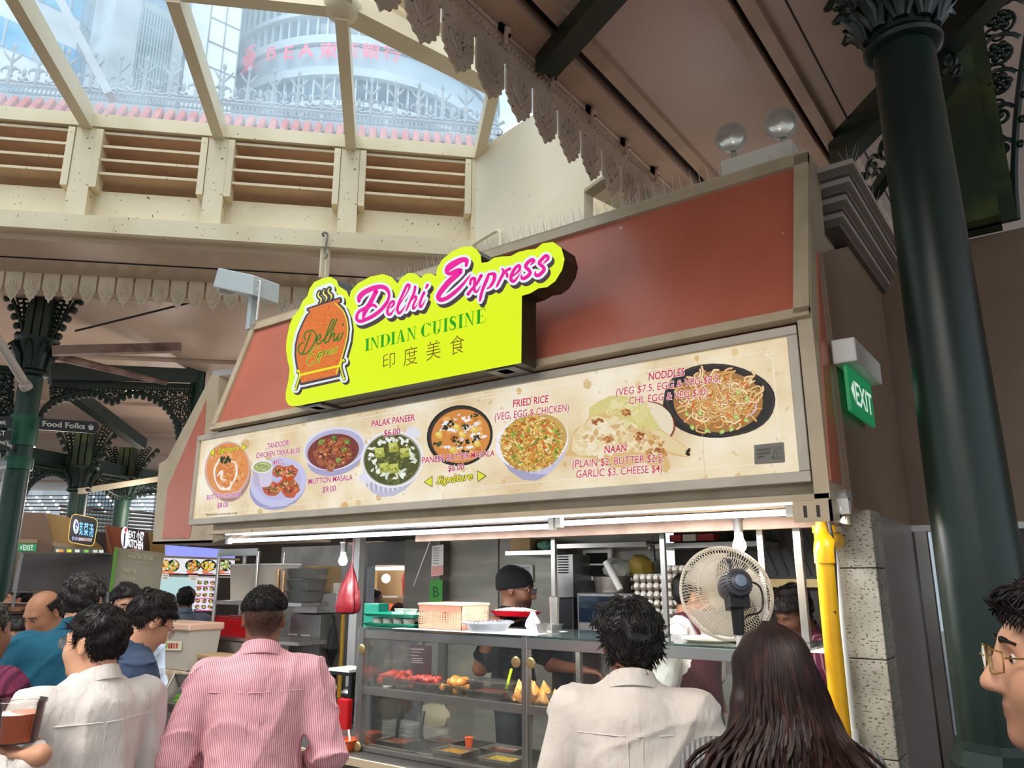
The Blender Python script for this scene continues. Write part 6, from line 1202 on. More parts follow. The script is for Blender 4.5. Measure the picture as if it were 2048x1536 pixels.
# --- curry pans and ladles in the lower deck
panc = [('A24A1E', 'orange'), ('6B2C14', 'dark brown'), ('B8862A', 'yellow'), ('7A3A18', 'reddish brown'), ('B59A3A', 'pale yellow')]
for i, (x, dy) in enumerate(((790, .05), (845, .23), (905, .05), (960, .23), (1000, .05))):
    c = aty(x, 1490, GY+.1).x; w_ = .10; y0 = GY+dy; m = MB(); openbox(m, (c-w_, y0, gz0+.004), (c+w_, y0+.15, gz0+.055), flare=.006)
    p = tag(obj('curry_pan', m, steel), 'steel pan of %s curry, %s' % (panc[i][1], ('front left by the left post', 'in the back row behind the orange one', 'front middle under the sauce cup', 'in the back row on the right', 'front right beside the middle post')[i]), 'pan')
    obj('curry', MB().box((c-w_+.01, y0+.01, gz0+.02), (c+w_-.01, y0+.14, gz0+.045)), mat('curry_%d' % i, panc[i][0], .25, noise=('3E1A0C', 30, .5, .8)), p)
for x, d, lab in ((792, .08, 'black handled ladle leaning in the front left curry pan'), (840, .25, 'black handled ladle standing in the back row curry pan')):
    b = aty(x, 1488, GY+d); tp = b+Vector((-.015, .04, .17)); m = MB(); m.tube([b+Vector((.01, 0, -.03)), b+Vector((0, 0, .03))], .005, 6, mi=1); m.tube([b+Vector((0, 0, .03)), b+Vector((-.01, .02, .10)), tp], [.009, .012, .011], 8)
    tag(obj('ladle', m, [black, steel], smooth=True), lab, 'ladle')
m = MB(); c = aty(938, 1484, GY+.13); m.lathe([(.016, -.028), (.023, .022), (.025, .024)], c, n=20); tag(obj('sauce_cup', m, mat('orange_sauce_cup', 'D0552A', .35), smooth=True), 'small orange sauce cup above the curry pans', 'cup')
a, b = aty(765, 1465, GY+.40).x, aty(830, 1465, GY+.40).x
for k in range(3): tag(obj('white_container', MB().box((a+.01*k, GY+.38, gz0+.001+.028*k), (b, GY+.50, gz0+.026+.028*k)), milky, bevel=.004), 'flat white takeaway box in the pile behind the curry pans, %s' % ('at the bottom', 'in the middle', 'on top')[k], 'box', 'white boxes behind the curry pans')
c = aty(870, 1430, GY+.44); m = MB(); lump(m, c, (.11, .045, .075), n=16, m=10, j=.12); tag(obj('plastic_bag', m, mat('cloudy_bag', 'C9BFA4', .25, alpha=.6), smooth=True), 'cloudy plastic bag of boxes inside the lower deck of the case', 'bag')
c2_ = aty(872, 1480, GY+.44); m = MB(); m.lathe([(.085, 0), (.10, .075), (.105, .078)], (c2_.x, GY+.44, gz0+.001), n=26, sy=.5); tag(obj('round_tub', m, mat('pale_tub', 'B5AFA8', .5), smooth=True), 'round pale tub under the cloudy plastic bag', 'tub')
# --- on top of the case
teal = mat('teal_tray', '0E7A62', .35)
x0_, x1_ = aty(738, 1250, GY+.12).x, aty(842, 1250, GY+.12).x
def green_tray(z, lab): m = MB(); openbox(m, (x0_+.01, GY+.06, z), (x1_-.005, GY+.30, z+.016), flare=.012); return tag(obj('green_tray', m, teal), lab, 'tray')
green_tray(TOPZ+.001, 'lower teal green tray on top of the glass case'); 
def cup(x, y, z, lab, r=.036, h=.036):
    t = thing('sauce_tub', lab, 'tub', (x, y, z), 'lidded tubs on the green trays'); obj('cup', MB().lathe([(r*.8, 0), (r, h)], (x, y, z), n=20), mat('white_tub', 'E2DED4', .4), t, smooth=True); obj('lid', MB().lathe([(r*1.08, h), (r*1.08, h+.006), (0, h+.008)], (x, y, z), n=20), mat('clear_lid', '9AA8A2', .25), t, smooth=True)
for k in range(4): cup(x0_+.07+.085*k, GY+.13, TOPZ+.0045, 'white lidded tub on the lower green tray, %s' % ('first from the left', 'second from the left', 'third from the left', 'next to the pink basket')[k])
green_tray(TOPZ+.055, 'upper teal green tray stacked on the white tubs')
for k in range(2): cup(x0_+.245+.085*k, GY+.14, TOPZ+.0595, 'white lidded tub on the upper green tray, %s' % ('the left one', 'the right one by the pink basket')[k])
bx0, bx1 = aty(839, 1240, GY+.10).x, aty(942, 1240, GY+.14).x; bh = aty(880, 1209, GY+.1).z-TOPZ
pinkm = mat('peach_plastic', 'F0AE92', .45); bk = thing('peach_basket', 'peach plastic basket with round holes standing on the glass case', 'basket', ((bx0+bx1)/2, GY+.2, TOPZ)); m = MB(); bd = .26; by0 = GY+.06
def holed(mb, O, U, V, nu, nv, W_, H_, r=.36):              # panel with round holes
    O, U, V = Vector(O), Vector(U), Vector(V)
    for i in range(nu):
        for j in range(nv):
            o = O+U*(W_*i/nu)+V*(H_*j/nv); a, b = W_/nu, H_/nv; q = [(0, 0), (.5, 0), (1, 0), (1, .5), (1, 1), (.5, 1), (0, 1), (0, .5)]; c = [(.5+r*math.cos(t), .5+r*math.sin(t)) for t in (-2.356, -1.571, -.785, 0, .785, 1.571, 2.356, 3.1416)]
            P_ = [o+U*x*a+V*y*b for x, y in q+c]; mb.add(P_, [(k, (k+1) % 8, 8+(k+1) % 8, 8+k) for k in range(8)])
fl = .015
hz0, hz1 = TOPZ+.02, TOPZ+bh-.035
for (A, B) in (((bx0+fl, by0+fl), (bx1-fl, by0+fl)), ((bx1-fl, by0+fl), (bx1-fl, by0+bd)), ((bx0+fl, by0+bd), (bx0+fl, by0+fl)), ((bx1-fl, by0+bd), (bx0+fl, by0+bd))):
    U = Vector((B[0]-A[0], B[1]-A[1], 0)); L = U.length; U.normalize(); holed(m, (A[0], A[1], hz0), U, (0, 0, 1), int(L/.021), 6, L, hz1-hz0); 
    P_ = [Vector((A[0], A[1], TOPZ)), Vector((B[0], B[1], TOPZ)), Vector((B[0], B[1], hz0)), Vector((A[0], A[1], hz0))]; m.add(P_, [(0, 1, 2, 3)]); P_ = [Vector((A[0], A[1], hz1)), Vector((B[0], B[1], hz1)), Vector((B[0], B[1], TOPZ+bh)), Vector((A[0], A[1], TOPZ+bh))]; m.add(P_, [(0, 1, 2, 3)])
m.add([(bx0+fl, by0+fl, TOPZ+.002), (bx1-fl, by0+fl, TOPZ+.002), (bx1-fl, by0+bd, TOPZ+.002), (bx0+fl, by0+bd, TOPZ+.002)], [(0, 1, 2, 3)])
o = obj('body', m, pinkm, bk); sm_ = o.modifiers.new('s', 'SOLIDIFY'); sm_.thickness = .003
m = MB(); m.tube([(bx0+fl, by0+fl, TOPZ+bh), (bx1-fl, by0+fl, TOPZ+bh), (bx1-fl, by0+bd, TOPZ+bh), (bx0+fl, by0+bd, TOPZ+bh)], .008, 6, closed=True); obj('rim', m, pinkm, bk)
tag(obj('white_paper', MB().box((bx0-.10, GY-.02, TOPZ), (aty(1060, 1275, GY).x, GY+.05, TOPZ+.001)).box((bx1+.004, GY+.05, TOPZ), (aty(1060, 1275, GY).x, GY+.36, TOPZ+.001)), mat('white_paper', 'E6DEDA', .6)), 'white paper sheet laid on the case top around the peach basket', 'paper')
pc = aty(971, 1258, GY+.12); m = MB(); pr = 50*pxsize(pc); m.lathe([(pr*.72, 0), (pr*.95, .035), (pr*1.0, .042), (pr*.96, .042), (pr*.7, .006), (0, .005)], (pc.x, GY+.14, TOPZ+.0015), n=36)
for k in range(36): t_ = k*2*math.pi/36; m.ell((pc.x+pr*math.cos(t_), GY+.14+pr*math.sin(t_), TOPZ+.046), (.011, .011, .007), 6, 4)
tag(obj('pie_dish', m, glass('dish_glass', (.86, .9, .93), .16, (.8, .85, .9), .3), smooth=True), 'fluted clear glass pie dish on the white paper', 'dish')
# white carrier bag, clear tub and steel flask near the worker
c = aty(1066, 1250, GY+.30); m = MB(); m.lathe([(.03, 0), (.045, .025), (.04, .05), (.02, .08), (.012, .10)], (c.x, GY+.30, TOPZ), n=14); tag(obj('carrier_bag', m, milky, smooth=True), 'small translucent carrier bag standing on the case top', 'bag')
c = aty(1104, 1265, GY+.2); m = MB(); openbox(m, (c.x-.045, GY+.12, TOPZ), (c.x+.055, GY+.22, TOPZ+.045), flare=.008); tag(obj('clear_tub', m, clearp), 'small clear tub on the case top beside the steel flask', 'tub')
c = aty(1109, 1230, GY+.30); h = aty(1109, 1192, GY+.30).z-TOPZ; m = MB(); m.lathe([(.024, 0), (.026, h-.03), (.028, h-.03), (.028, h-.005), (.02, h)], (c.x, GY+.30, TOPZ), n=24); tag(obj('steel_flask', m, steel, smooth=True), 'tall slim steel flask on the case top in front of the microwave shelf', 'flask')
c = aty(1425, 1292, GY+.2); m = MB(); m.lathe([(.09, 0), (.12, .012), (.12, .02), (.09, .022), (0, .02)], (c.x, GY+.16, TOPZ), n=30); tag(obj('stacked_plate', m, mat('cream_plate', 'E3D5C2', .35), smooth=True), 'round cream plate on the case top under the fan', 'plate')
# --- back of the stall: shelves, microwave, pots, eggs
SY2 = GY+1.28
def shelfbar(lab, x0, y0, x1, y1, Y, d=.28): a, b = aty(x0, y0, Y), aty(x1, y1, Y); z = (a.z+b.z)/2; return tag(obj('steel_shelf', MB().box((a.x, Y, z-.035), (b.x, Y+d, z)), steel, bevel=.003), lab, 'shelf')
shelfbar('steel wall shelf above the cook with the black cap', 1010, 1103, 1110, 1098, BY-.31)
shelfbar('long steel shelf above the microwave', 1103, 1090, 1292, 1080, SY2-.02, .30)
shelfbar('long steel shelf above the eggs', 1296, 1088, 1520, 1080, SY2+.05, .36)
a, b = pb(1113, 1109, 1146, 1194, BY-.3, .28); cb = thing('metal_cabinet', 'grey vented metal cabinet under the steel shelf behind the flask', 'cabinet', ((a[0]+b[0])/2, BY-.2, a[2])); obj('body', MB().box(a, b), steeld, cb); m = MB(); [m.box((a[0]+.02, BY-.312, a[2]+.16+k*.018), (a[0]+.10, BY-.301, a[2]+.168+k*.018)) for k in range(9)]; obj('vent', m, darkgap, cb)
tag(obj('dark_machine', MB().box(*[(a[0]-.02, BY-.35, .95), (b[0]+.03, BY-.02, a[2]-.005)]), mat('dark_machine_body', '26262A', .35), bevel=.01), 'dark kitchen machine under the vented cabinet', 'machine')
MYf = SY2-.05; a, b = pb(1154, 1186, 1272, 1268, MYf, .32); mw = thing('microwave', 'grey microwave with a dark blue window behind the white shirted customer', 'microwave', ((a[0]+b[0])/2, MYf+.2, a[2])); obj('body', MB().box(a, b), steeld, mw, bevel=.008)
obj('door_window', MB().box((a[0]+.02, MYf-.008, a[2]+.07), (a[0]+(b[0]-a[0])*.78, MYf-.001, b[2]-.02)), mat('microwave_glass', '1C2838', .08), mw); obj('control_panel', MB().box((a[0]+(b[0]-a[0])*.80, MYf-.006, a[2]+.02), (b[0]-.01, MYf-.001, b[2]-.02)), alum, mw); obj('badge', MB().box((a[0]+(b[0]-a[0])*.30, MYf-.007, a[2]+.015), (a[0]+(b[0]-a[0])*.55, MYf-.001, a[2]+.045)), white, mw)
tag(obj('work_shelf', MB().box((aty(1152, 1270, MYf).x, MYf-.05, a[2]-.03), (aty(1500, 1270, MYf).x, MYf+.38, a[2]-.002)).box((aty(1152, 1270, MYf).x, MYf+.33, 0), (aty(1500, 1270, MYf).x, MYf+.38, a[2]-.03)), steeld), 'steel back counter carrying the microwave and the egg trays', 'counter')
pc = aty(1224, 1183, MYf+.16); m = MB(); m.lathe([(.12, 0), (.135, .10), (.14, .105), (.13, .10), (.115, .008), (0, .008)], (pc.x, MYf+.18, b[2]+.002), n=32); tag(obj('steel_pot', m, steel, smooth=True), 'wide steel pot on top of the microwave', 'pot')
m = MB(); lump(m, (pc.x+.03, MYf+.18, b[2]+.15), (.10, .08, .075), n=12, m=8, j=.2); tag(obj('crumpled_plastic', m, mat('grey_clear_plastic', 'A9A9A4', .2, alpha=.7), smooth=True), 'crumpled clear plastic heaped in the steel pot', 'plastic bag'); m = MB(); m.cyl((pc.x+.02, MYf+.05, b[2]+.20), (pc.x+.13, MYf+.04, b[2]+.02), .022, n=12); tag(obj('paper_roll', m, mat('white_roll', 'D9D6D0', .5)), 'white roll leaning against the steel pot', 'roll')
m = MB(); lump(m, (pc.x+.17, MYf+.25, b[2]+.17), (.09, .07, .08), n=12, m=8, j=.2); tag(obj('ochre_bag', m, mat('ochre_bag', '8A742E', .5), smooth=True), 'ochre plastic bag between the pot and the eggs', 'bag')
a2, b2 = pb(1172, 1106, 1214, 1152, BY-.06, .05); fr = thing('wall_grille', 'dark louvred grille in a white frame on the wall above the pot', 'grille', ((a2[0]+b2[0])/2, BY-.05, a2[2])); obj('frame', MB().box((a2[0]-.03, BY-.05, a2[2]-.03), (b2[0]+.03, BY-.02, b2[2]+.03)), white, fr); m = MB(); m.box((a2[0], BY-.06, a2[2]), (b2[0], BY-.051, b2[2])); m.box((a2[0], BY-.066, (a2[2]+b2[2])/2-.006), (b2[0], BY-.06, (a2[2]+b2[2])/2+.006), 1); obj('grille_pane', m, [darkgap, white], fr)
# egg trays
ez = a[2]; pulp = mat('pulp_tray', '8F8070', .9, noise=('76685A', 20, .4, .7)); eggm = mat('egg_shell', 'EDE6DC', .45)
def make_tray():
    m = MB(); n = 5; p = .046
    for i in range(6):
        for j in range(5):
            c = Vector(((i-2.5)*p, (j-2)*p, 0)); m.lathe([(.010, .004), (.020, .018), (.023, .030)], c, n=8)
    for i in range(7):
        for j in range(6): m.lathe([(.010, .020), (.004, .042)], ((i-3)*p, (j-2.5)*p, 0), n=6)
    m.box((-3*p, -2.5*p, .024), (3*p, 2.5*p, .027)); return obj('egg_tray', m, pulp, loc=(0, 0, 0))
tray0 = make_tray(); m = MB(); m.lathe([(0, -.028), (.012, -.025), (.020, -.012), (.0215, 0), (.019, .013), (.011, .024), (0, .028)], (0, 0, 0), n=12); egg0 = obj('egg', m, eggm, smooth=True, loc=(0, 0, 0)); first = [True, True]
for st, (x, nt, dY) in enumerate(((1308, 7, 0), (1372, 8, .02))):
    cx_ = aty(x, 1200, MYf+.03).x; cy_ = MYf+.12+dY
    for k in range(nt):
        z = ez+.002+k*.052; tr = tray0 if first[0] else tray0.copy()
        if not first[0]: COL.objects.link(tr)
        first[0] = False; tr.location = (cx_, cy_, z); tr.rotation_euler.z = 0
        tag(tr, 'grey pulp egg tray in the %s stack, %s' % (('left', 'right')[st], 'bottom tray' if k == 0 else 'topmost tray' if k == nt-1 else 'tray number %d from the bottom' % (k+1)), 'egg tray', 'stacked egg trays')
        for i in range(6):
            for j in range(5):
                if k < nt-1 and j > 0: continue
                eg = egg0 if first[1] else egg0.copy()
                if not first[1]: COL.objects.link(eg)
                first[1] = False; eg.location = (cx_+(i-2.5)*.046, cy_+(j-2)*.046, z+.036); tag(eg, 'white egg in a pulp tray of the stacks behind the counter', 'egg', 'eggs in the stacked trays')
# hood, red boxes, clutter above
a3, b3 = aty(1400, 1120, SY2+.25), aty(1650, 1110, SY2+.25); hd = thing('exhaust_hood', 'dark slanted exhaust hood with black filter ribs above the right hand cook', 'hood', ((a3.x+b3.x)/2, SY2+.6, a3.z)); m = MB(); m.hexa([(a3.x, SY2+.5, a3.z-.12), (b3.x, SY2+.5, a3.z-.12), (b3.x, SY2+1.0, a3.z-.2), (a3.x, SY2+1.0, a3.z-.2)], [(a3.x, SY2+.5, zb0-.07), (b3.x, SY2+.5, zb0-.07), (b3.x, SY2+1.0, zb0-.07), (a3.x, SY2+1.0, zb0-.07)]); obj('canopy', m, mat('sooty_steel', '3A3836', .4, metal=.5), hd)
m = MB(); [m.bar((a3.x+.2+k*.07, SY2+.495, a3.z-.1), (a3.x+.1+k*.07, SY2+.495, zb0-.08), .02, .01, (0, 1, 0)) for k in range(10)]; obj('filter_rib', m, black, hd); obj('lower_edge', MB().box((a3.x, SY2+.47, a3.z-.17), (b3.x, SY2+.52, a3.z-.12)), mat('warm_hood_edge', 'B59C6A', .35, metal=.6), hd)
for x0, x1, col, lab in ((1340, 1362, '9E2A2A', 'small red and white carton on the shelf above the eggs'), (1366, 1392, 'C8C4BE', 'pale carton next to the red and white one on the shelf'), (1396, 1428, '8E2424', 'dark red carton at the right on the shelf above the eggs')):
    a4, b4 = aty(x0, 1090, SY2+.15), aty(x1, 1090, SY2+.15); zs_ = aty(1296, 1084, SY2+.05).z; tag(obj('carton', MB().box((a4.x, SY2+.15, zs_+.002), (b4.x, SY2+.24, zs_+.045)), mat('carton_'+col, col, .5)), lab, 'carton')
a4, b4 = aty(1020, 1090, BY-.26), aty(1060, 1090, BY-.26); zs_ = (aty(1010, 1103, BY-.31).z+aty(1110, 1098, BY-.31).z)/2; tag(obj('cardboard_carton', MB().box((a4.x, BY-.26, zs_+.002), (b4.x, BY-.06, zs_+.09)), mat('cardboard', 'A98B62', .7, noise=('96794F', 6, .4, .7)), bevel=.003), 'brown cardboard carton on the wall shelf above the cook', 'carton')
a4 = aty(1092, 1090, BY-.2); m = MB(); lump(m, (a4.x, BY-.2, zs_+.035), (.07, .05, .033), n=10, m=6, j=.15); tag(obj('green_packet', m, mat('green_clear_packet', '6FA890', .3), smooth=True), 'green clear packet on the wall shelf beside the carton', 'packet')
m = MB(); m.tube(smoothpath([aty(1305, 1072, SY2-.03), aty(1303, 1095, SY2-.03), aty(1312, 1120, SY2-.03), aty(1322, 1115, SY2-.03), aty(1325, 1085, SY2-.03)], 5), .005, 6); m.box(*[tuple(v) for v in (aty(1306, 1122, SY2-.03)-Vector((.012, .01, 0)), aty(1306, 1122, SY2-.03)+Vector((.014, .01, .10)))]); tag(obj('hanging_cable', m, black, smooth=True), 'looped black cable with a plug hanging from the shelf by the eggs', 'cable')
# notices on the back wall
def sheet(name, lab, pts, Y, m_, lines=None, cat='notice'):
    o = tag(obj(name, MB().prism([aty(*q, Y) for q in pts], (0, .004, 0)), m_), lab, cat)
    if lines:
        cv = PCanvas(Y-.0008, 0, 0, 1.0); lines(cv); obj('print', cv.mb, MATS['dull_print'], o)
    return o
wp = mat('white_sheet', 'D6D3CC', .6)
sheet('paper_notice', 'white paper notice with a small code strip on the pillar left of the concrete board', [(864, 1092), (887, 1089), (886, 1150), (862, 1153)], BY-.135, wp, lambda c: [c.poly([(867, 1096+k*5), (878, 1096+k*5), (878, 1097+k*5), (867, 1097+k*5)], '5A5A5A', 1) for k in range(7)]+[c.poly([(864, 1133), (886, 1130), (886, 1150), (862, 1152)], 'D2988E', 1)])
sheet('letter_plaque', 'green plaque with the letter B beside the concrete board', [(860, 1160), (885, 1159), (884, 1208), (858, 1208)], BY-.135, mat('green_plaque', '3E8A3A', .5), lambda c: c.ptext('B', 866, 1194, 878, 1194, 21, '1E4A22', 1, .0), 'sign')
sheet('wall_notice', 'grey printed notice on the back wall behind the black cap', [(1022, 1128), (1065, 1130), (1066, 1165), (1022, 1164)], BY-.01, mat('grey_sheet', 'A9A8A2', .6), lambda c: [c.poly([(1034, 1134+k*6), (1060, 1135+k*6), (1060, 1137+k*6), (1034, 1136+k*6)], '5E7A6A', 1) for k in range(4)])
tag(obj('leaning_stick', MB().cyl(aty(828, 1172, BY-.2), aty(862, 1078, BY-.2), .006, n=8), alum), 'thin pale stick leaning diagonally in front of the grey pillar', 'stick')
# ---------------------------------------------------------------- pedestal fan seen from behind
Yf = GY-.25; fc = aty(1452, 1186, Yf); fr_ = 86*pxsize(fc)*1.06
fd = (EY-fc); fd.z = 0; fd.normalize(); ang = math.radians(16); fd = Vector((fd.x*math.cos(ang)-fd.y*math.sin(ang), fd.x*math.sin(ang)+fd.y*math.cos(ang), .24)).normalized()   # towards the viewer, motor side
fan = thing('pedestal_fan', 'pedestal fan seen from behind with a warm lit white wire cage', 'fan', (fc.x, fc.y, 0))
wire = mat('cream_fan_wire', 'E4D9C6', .4); U_ = fd.cross(Vector((0, 0, 1))).normalized(); V_ = U_.cross(fd)*-1; V_ = V_ if V_.z > 0 else -V_
def fpt(r, t, h): return fc+(U_*math.cos(t)+V_*math.sin(t))*r+fd*h
m = MB(); nW = 90
for k in range(nW):
    t = 2*math.pi*k/nW; m.tube([fpt(.045, t, .075), fpt(fr_*.55, t+.05, .072), fpt(fr_*.85, t+.08, .055), fpt(fr_*.99, t+.09, .015)], .0013, 4)
for r, h in ((.05, .075), (fr_*.7, .066)): m.tube([fpt(r, 2*math.pi*k/40, h) for k in range(40)], .002, 5, closed=True)
obj('rear_cage', m, wire, fan)
m = MB()
for k in range(nW):
    t = 2*math.pi*k/nW; m.tube([fpt(fr_*.99, t, .0), fpt(fr_*.8, t, -.05), fpt(fr_*.4, t, -.075), fpt(.04, t, -.08)], .0013, 4)
m.lathe([(.04, -.082), (.05, -.078)], fc, fd, 20); obj('front_cage', m, wire, fan)
m = MB(); m.tube([fpt(fr_, 2*math.pi*k/48, .008) for k in range(48)], .006, 6, closed=True); m.tube([fpt(fr_*.995, 2*math.pi*k/48, -.008) for k in range(48)], .004, 6, closed=True); obj('cage_rim', m, wire, fan)
bl = mat('pale_fan_blade', 'E9E2D4', .3, alpha=.8)
for k in range(3):
    t0 = k*2.094+.3; m = MB(); V = []; F = []
    for i in range(9):
        for j in range(7): r = .04+(fr_*.9-.04)*j/6; t = t0+(i/8)*(.55+.95*j/6); V.append(fpt(r, t, -.02+.035*(i/8-.5)))
    for i in range(8):
        for j in range(6): F.append((i*7+j, i*7+j+1, i*7+j+8, i*7+j+7))
    m.add(V, F); o = obj('blade', m, bl, fan, smooth=True); s__ = o.modifiers.new('s', 'SOLIDIFY'); s__.thickness = .002
mo = mat('fan_motor_grey', '4A4A52', .4); m = MB(); m.lathe([(.05, .06), (.055, .08), (.06, .12), (.056, .16), (.05, .19), (.03, .205), (.0, .21)], fc, fd, 28); md = obj('motor', m, mo, fan, smooth=True)
m = MB()
for k in range(24): t = 2*math.pi*k/24; m.tube([fpt(.058, t, .135), fpt(.053, t, .18), fpt(.034, t, .204)], .0022, 4)
obj('motor_vent', m, black, md); obj('motor_cap', MB().lathe([(.022, .208), (.022, .214), (.012, .217), (0, .218)], fc, fd, 20), mat('motor_cap_blue', '7C8A9C', .4), md); m = MB(); m.cyl(fpt(.058, math.pi/2, .10), fpt(.10, math.pi/2, .10), .006, n=8); m.ell(fpt(.102, math.pi/2, .10), .011, 8, 6); obj('oscillation_knob', m, mo, fan)
nb = fpt(.08, -math.pi/2, .12); m = MB(); m.obox(fpt(.065, -math.pi/2, .13), U_*.04, fd*.035, V_*.025); m.cyl(nb, nb-Vector((0, 0, .10)), .025, .02, 14); obj('neck', m, black, fan, bevel=.004); obj('pole', MB().cyl((nb.x, nb.y, .05), (nb.x, nb.y, nb.z-.08), .012, n=14), white, fan, smooth=True); obj('base', MB().lathe([(.20, 0), (.20, .02), (.16, .045), (.03, .06)], (nb.x, nb.y, 0), n=36), white, fan, smooth=True)
m = MB(); m.tube(smoothpath([fpt(.05, 2.6, .12), fpt(.10, 3.2, .12), fpt(.13, 3.9, .11), fpt(.12, 4.5, .12), nb-Vector((0, 0, .1))], 5), .004, 6); obj('power_cord', m, black, fan)
# ---------------------------------------------------------------- left end of the stall: rack, tubs, meter, bags
RYf = GY+.70
def rk(x, y): return aty(x, y, RYf)
rackt = thing('steel_rack', 'steel pole rack with plastic tubs at the left end of the stall', 'rack', (rk(470, 1300).x, RYf+.13, 0))
xa, xb = rk(432, 1180).x, rk(511, 1180).x; zt_ = zb0-.16
for x in (xa, xb):
    for dy in (0, .26): obj('pole', MB().cyl((x, RYf+dy, .002), (x, RYf+dy, zt_), .016, n=12), steel, rackt, smooth=True)
for y0 in (1202, 1275): z = aty(470, y0, RYf).z; obj('shelf', MB().box((xa-.02, RYf-.01, z-.03), (xb+.60, RYf+.27, z)), steel, rackt, bevel=.003)
obj('top_rail', MB().box((xa, RYf-.012, aty(470, 1112, RYf).z), (xb, RYf+.01, aty(470, 1098, RYf).z)), steel, rackt)
z1s = aty(470, 1202, RYf).z; z2s = aty(470, 1275, RYf).z
def tub(name, lab, x0, x1, z, h, d, m_, cat='tub', Y=None, lid=None):
    a, b = rk(x0, 1180).x, rk(x1, 1180).x; Y = RYf+.03 if Y is None else Y; m = MB(); openbox(m, (a, Y, z), (b, Y+d, z+h), flare=.018); o = tag(obj(name, m, m_), lab, cat)
    if lid: obj('lid', MB().box((a-.012, Y-.012, z+h+.004), (b+.012, Y+d+.012, z+h+.02)), lid, o, bevel=.005)
    return o
hT = aty(470, 1133, RYf).z-z1s; mk = mat('cloudy_tub', 'C9BFB0', .35, noise=('B8AD9E', 3, .4, .7)); 
tub('storage_tub', 'big cloudy plastic storage tub on the upper rack shelf', 450, 552, z1s+.002, hT, .19, mk, lid=white)
for k in range(3): tub('nested_tub', 'clear nested tub right of the cloudy storage tub, %s' % ('bottom of the pile', 'middle of the pile', 'top of the pile')[k], 562, 606+k*3, z1s+.002+k*hT*.31, hT*.29, .19, clearp)
m = MB(); [m.cyl((rk(553+k*12, 1160).x, RYf+.02, z1s+.003), (rk(552+k*12, 1160).x, RYf+.02, z1s+hT*.9), .014, n=10) for k in range(1)]; tag(obj('foil_roll', m, mat('copper_foil', 'B58A62', .2, metal=.8), smooth=True), 'shiny foil roll standing between the tubs on the rack', 'roll')
m = MB(); [m.cyl((rk(566, 1160).x, RYf+.01, z1s+.003), (rk(565, 1160).x, RYf+.01, z1s+hT*.85), .014, n=10)]; tag(obj('foil_roll', m, MATS['copper_foil'], smooth=True), 'second shiny foil roll, right of the first one on the rack', 'roll')
redp = mat('red_plastic', 'B01218', .35); tub('red_basin', 'red plastic basin on the lower rack shelf', 421, 497, z2s+.002, aty(470, 1236, RYf).z-z2s, .19, redp)
m = MB(); a, b = rk(412, 1290).x, rk(500, 1290).x; openbox(m, (a, RYf-.05, aty(455, 1311, RYf).z), (b, RYf+.02, z2s-.034), flare=.02); tag(obj('steel_drip_tray', m, steel), 'steel tray hung under the lower rack shelf', 'tray')
BYl = GY+1.0
def bb(name, lab, x0, y0, x1, y1, Y, d, m_, cat, bev=.004): a, b = pb(x0, y0, x1, y1, Y, d); return tag(obj(name, MB().box(a, b), m_, bevel=bev), lab, cat)
bb('steel_cabinet', 'tall steel cabinet with vent slots behind the pink shirted man', 566, 1228, 628, 1690, BYl, .4, steeld, 'cabinet'); a, b = pb(566, 1228, 628, 1300, BYl, .4); o = bpy.data.objects['steel_cabinet']; m = MB(); [m.box((a[0]+.08+q*.16, BYl-.006, b[2]-.17-k*.03), (a[0]+.19+q*.16, BYl-.001, b[2]-.158-k*.03)) for k in range(3) for q in range(2)]; obj('vent_slot', m, alum, o)
bb('steel_box', 'square steel box standing on the tall steel cabinet', 582, 1187, 634, 1226, BYl+.02, .3, alum, 'box'); bb('cardboard_carton', 'brown cardboard carton on top of the square steel box', 603, 1132, 636, 1184, BYl+.05, .25, MATS['cardboard'], 'carton')
mt_ = bb('meter_box', 'pale meter box with a green display and yellow and red stickers', 640, 1166, 674, 1220, BYl+.22, .12, white, 'meter', .008); a, b = pb(640, 1166, 674, 1220, BYl+.22, .12); w_ = b[0]-a[0]; h_ = b[2]-a[2]
obj('display', MB().box((a[0]+w_*.08, BYl+.212, b[2]-h_*.34), (a[0]+w_*.5, BYl+.219, b[2]-h_*.12)), mat('green_lcd', '5E9A84', .3, emit='5E9A84', estr=.25), mt_); obj('yellow_sticker', MB().box((a[0]+w_*.08, BYl+.215, a[2]+h_*.28), (a[0]+w_*.48, BYl+.219, a[2]+h_*.5)), mat('yellow_sticker', 'D8B23A', .5), mt_); obj('red_sticker', MB().box((a[0]+w_*.52, BYl+.215, a[2]+h_*.30), (a[0]+w_*.82, BYl+.219, a[2]+h_*.5)), mat('red_sticker', 'C23A4A', .5), mt_); obj('slot', MB().box((a[0], BYl+.213, a[2]+h_*.55), (b[0], BYl+.219, a[2]+h_*.57)), mat('grey_slot', '7A7874', .5), mt_)
c = aty(656, 1160, BYl+.28); m = MB(); m.lathe([(.04, 0), (.055, .12), (.058, .125)], (c.x, BYl+.28, b[2]+.001), n=20); tag(obj('white_cup', m, white, smooth=True), 'white plastic cup on top of the meter box', 'cup')
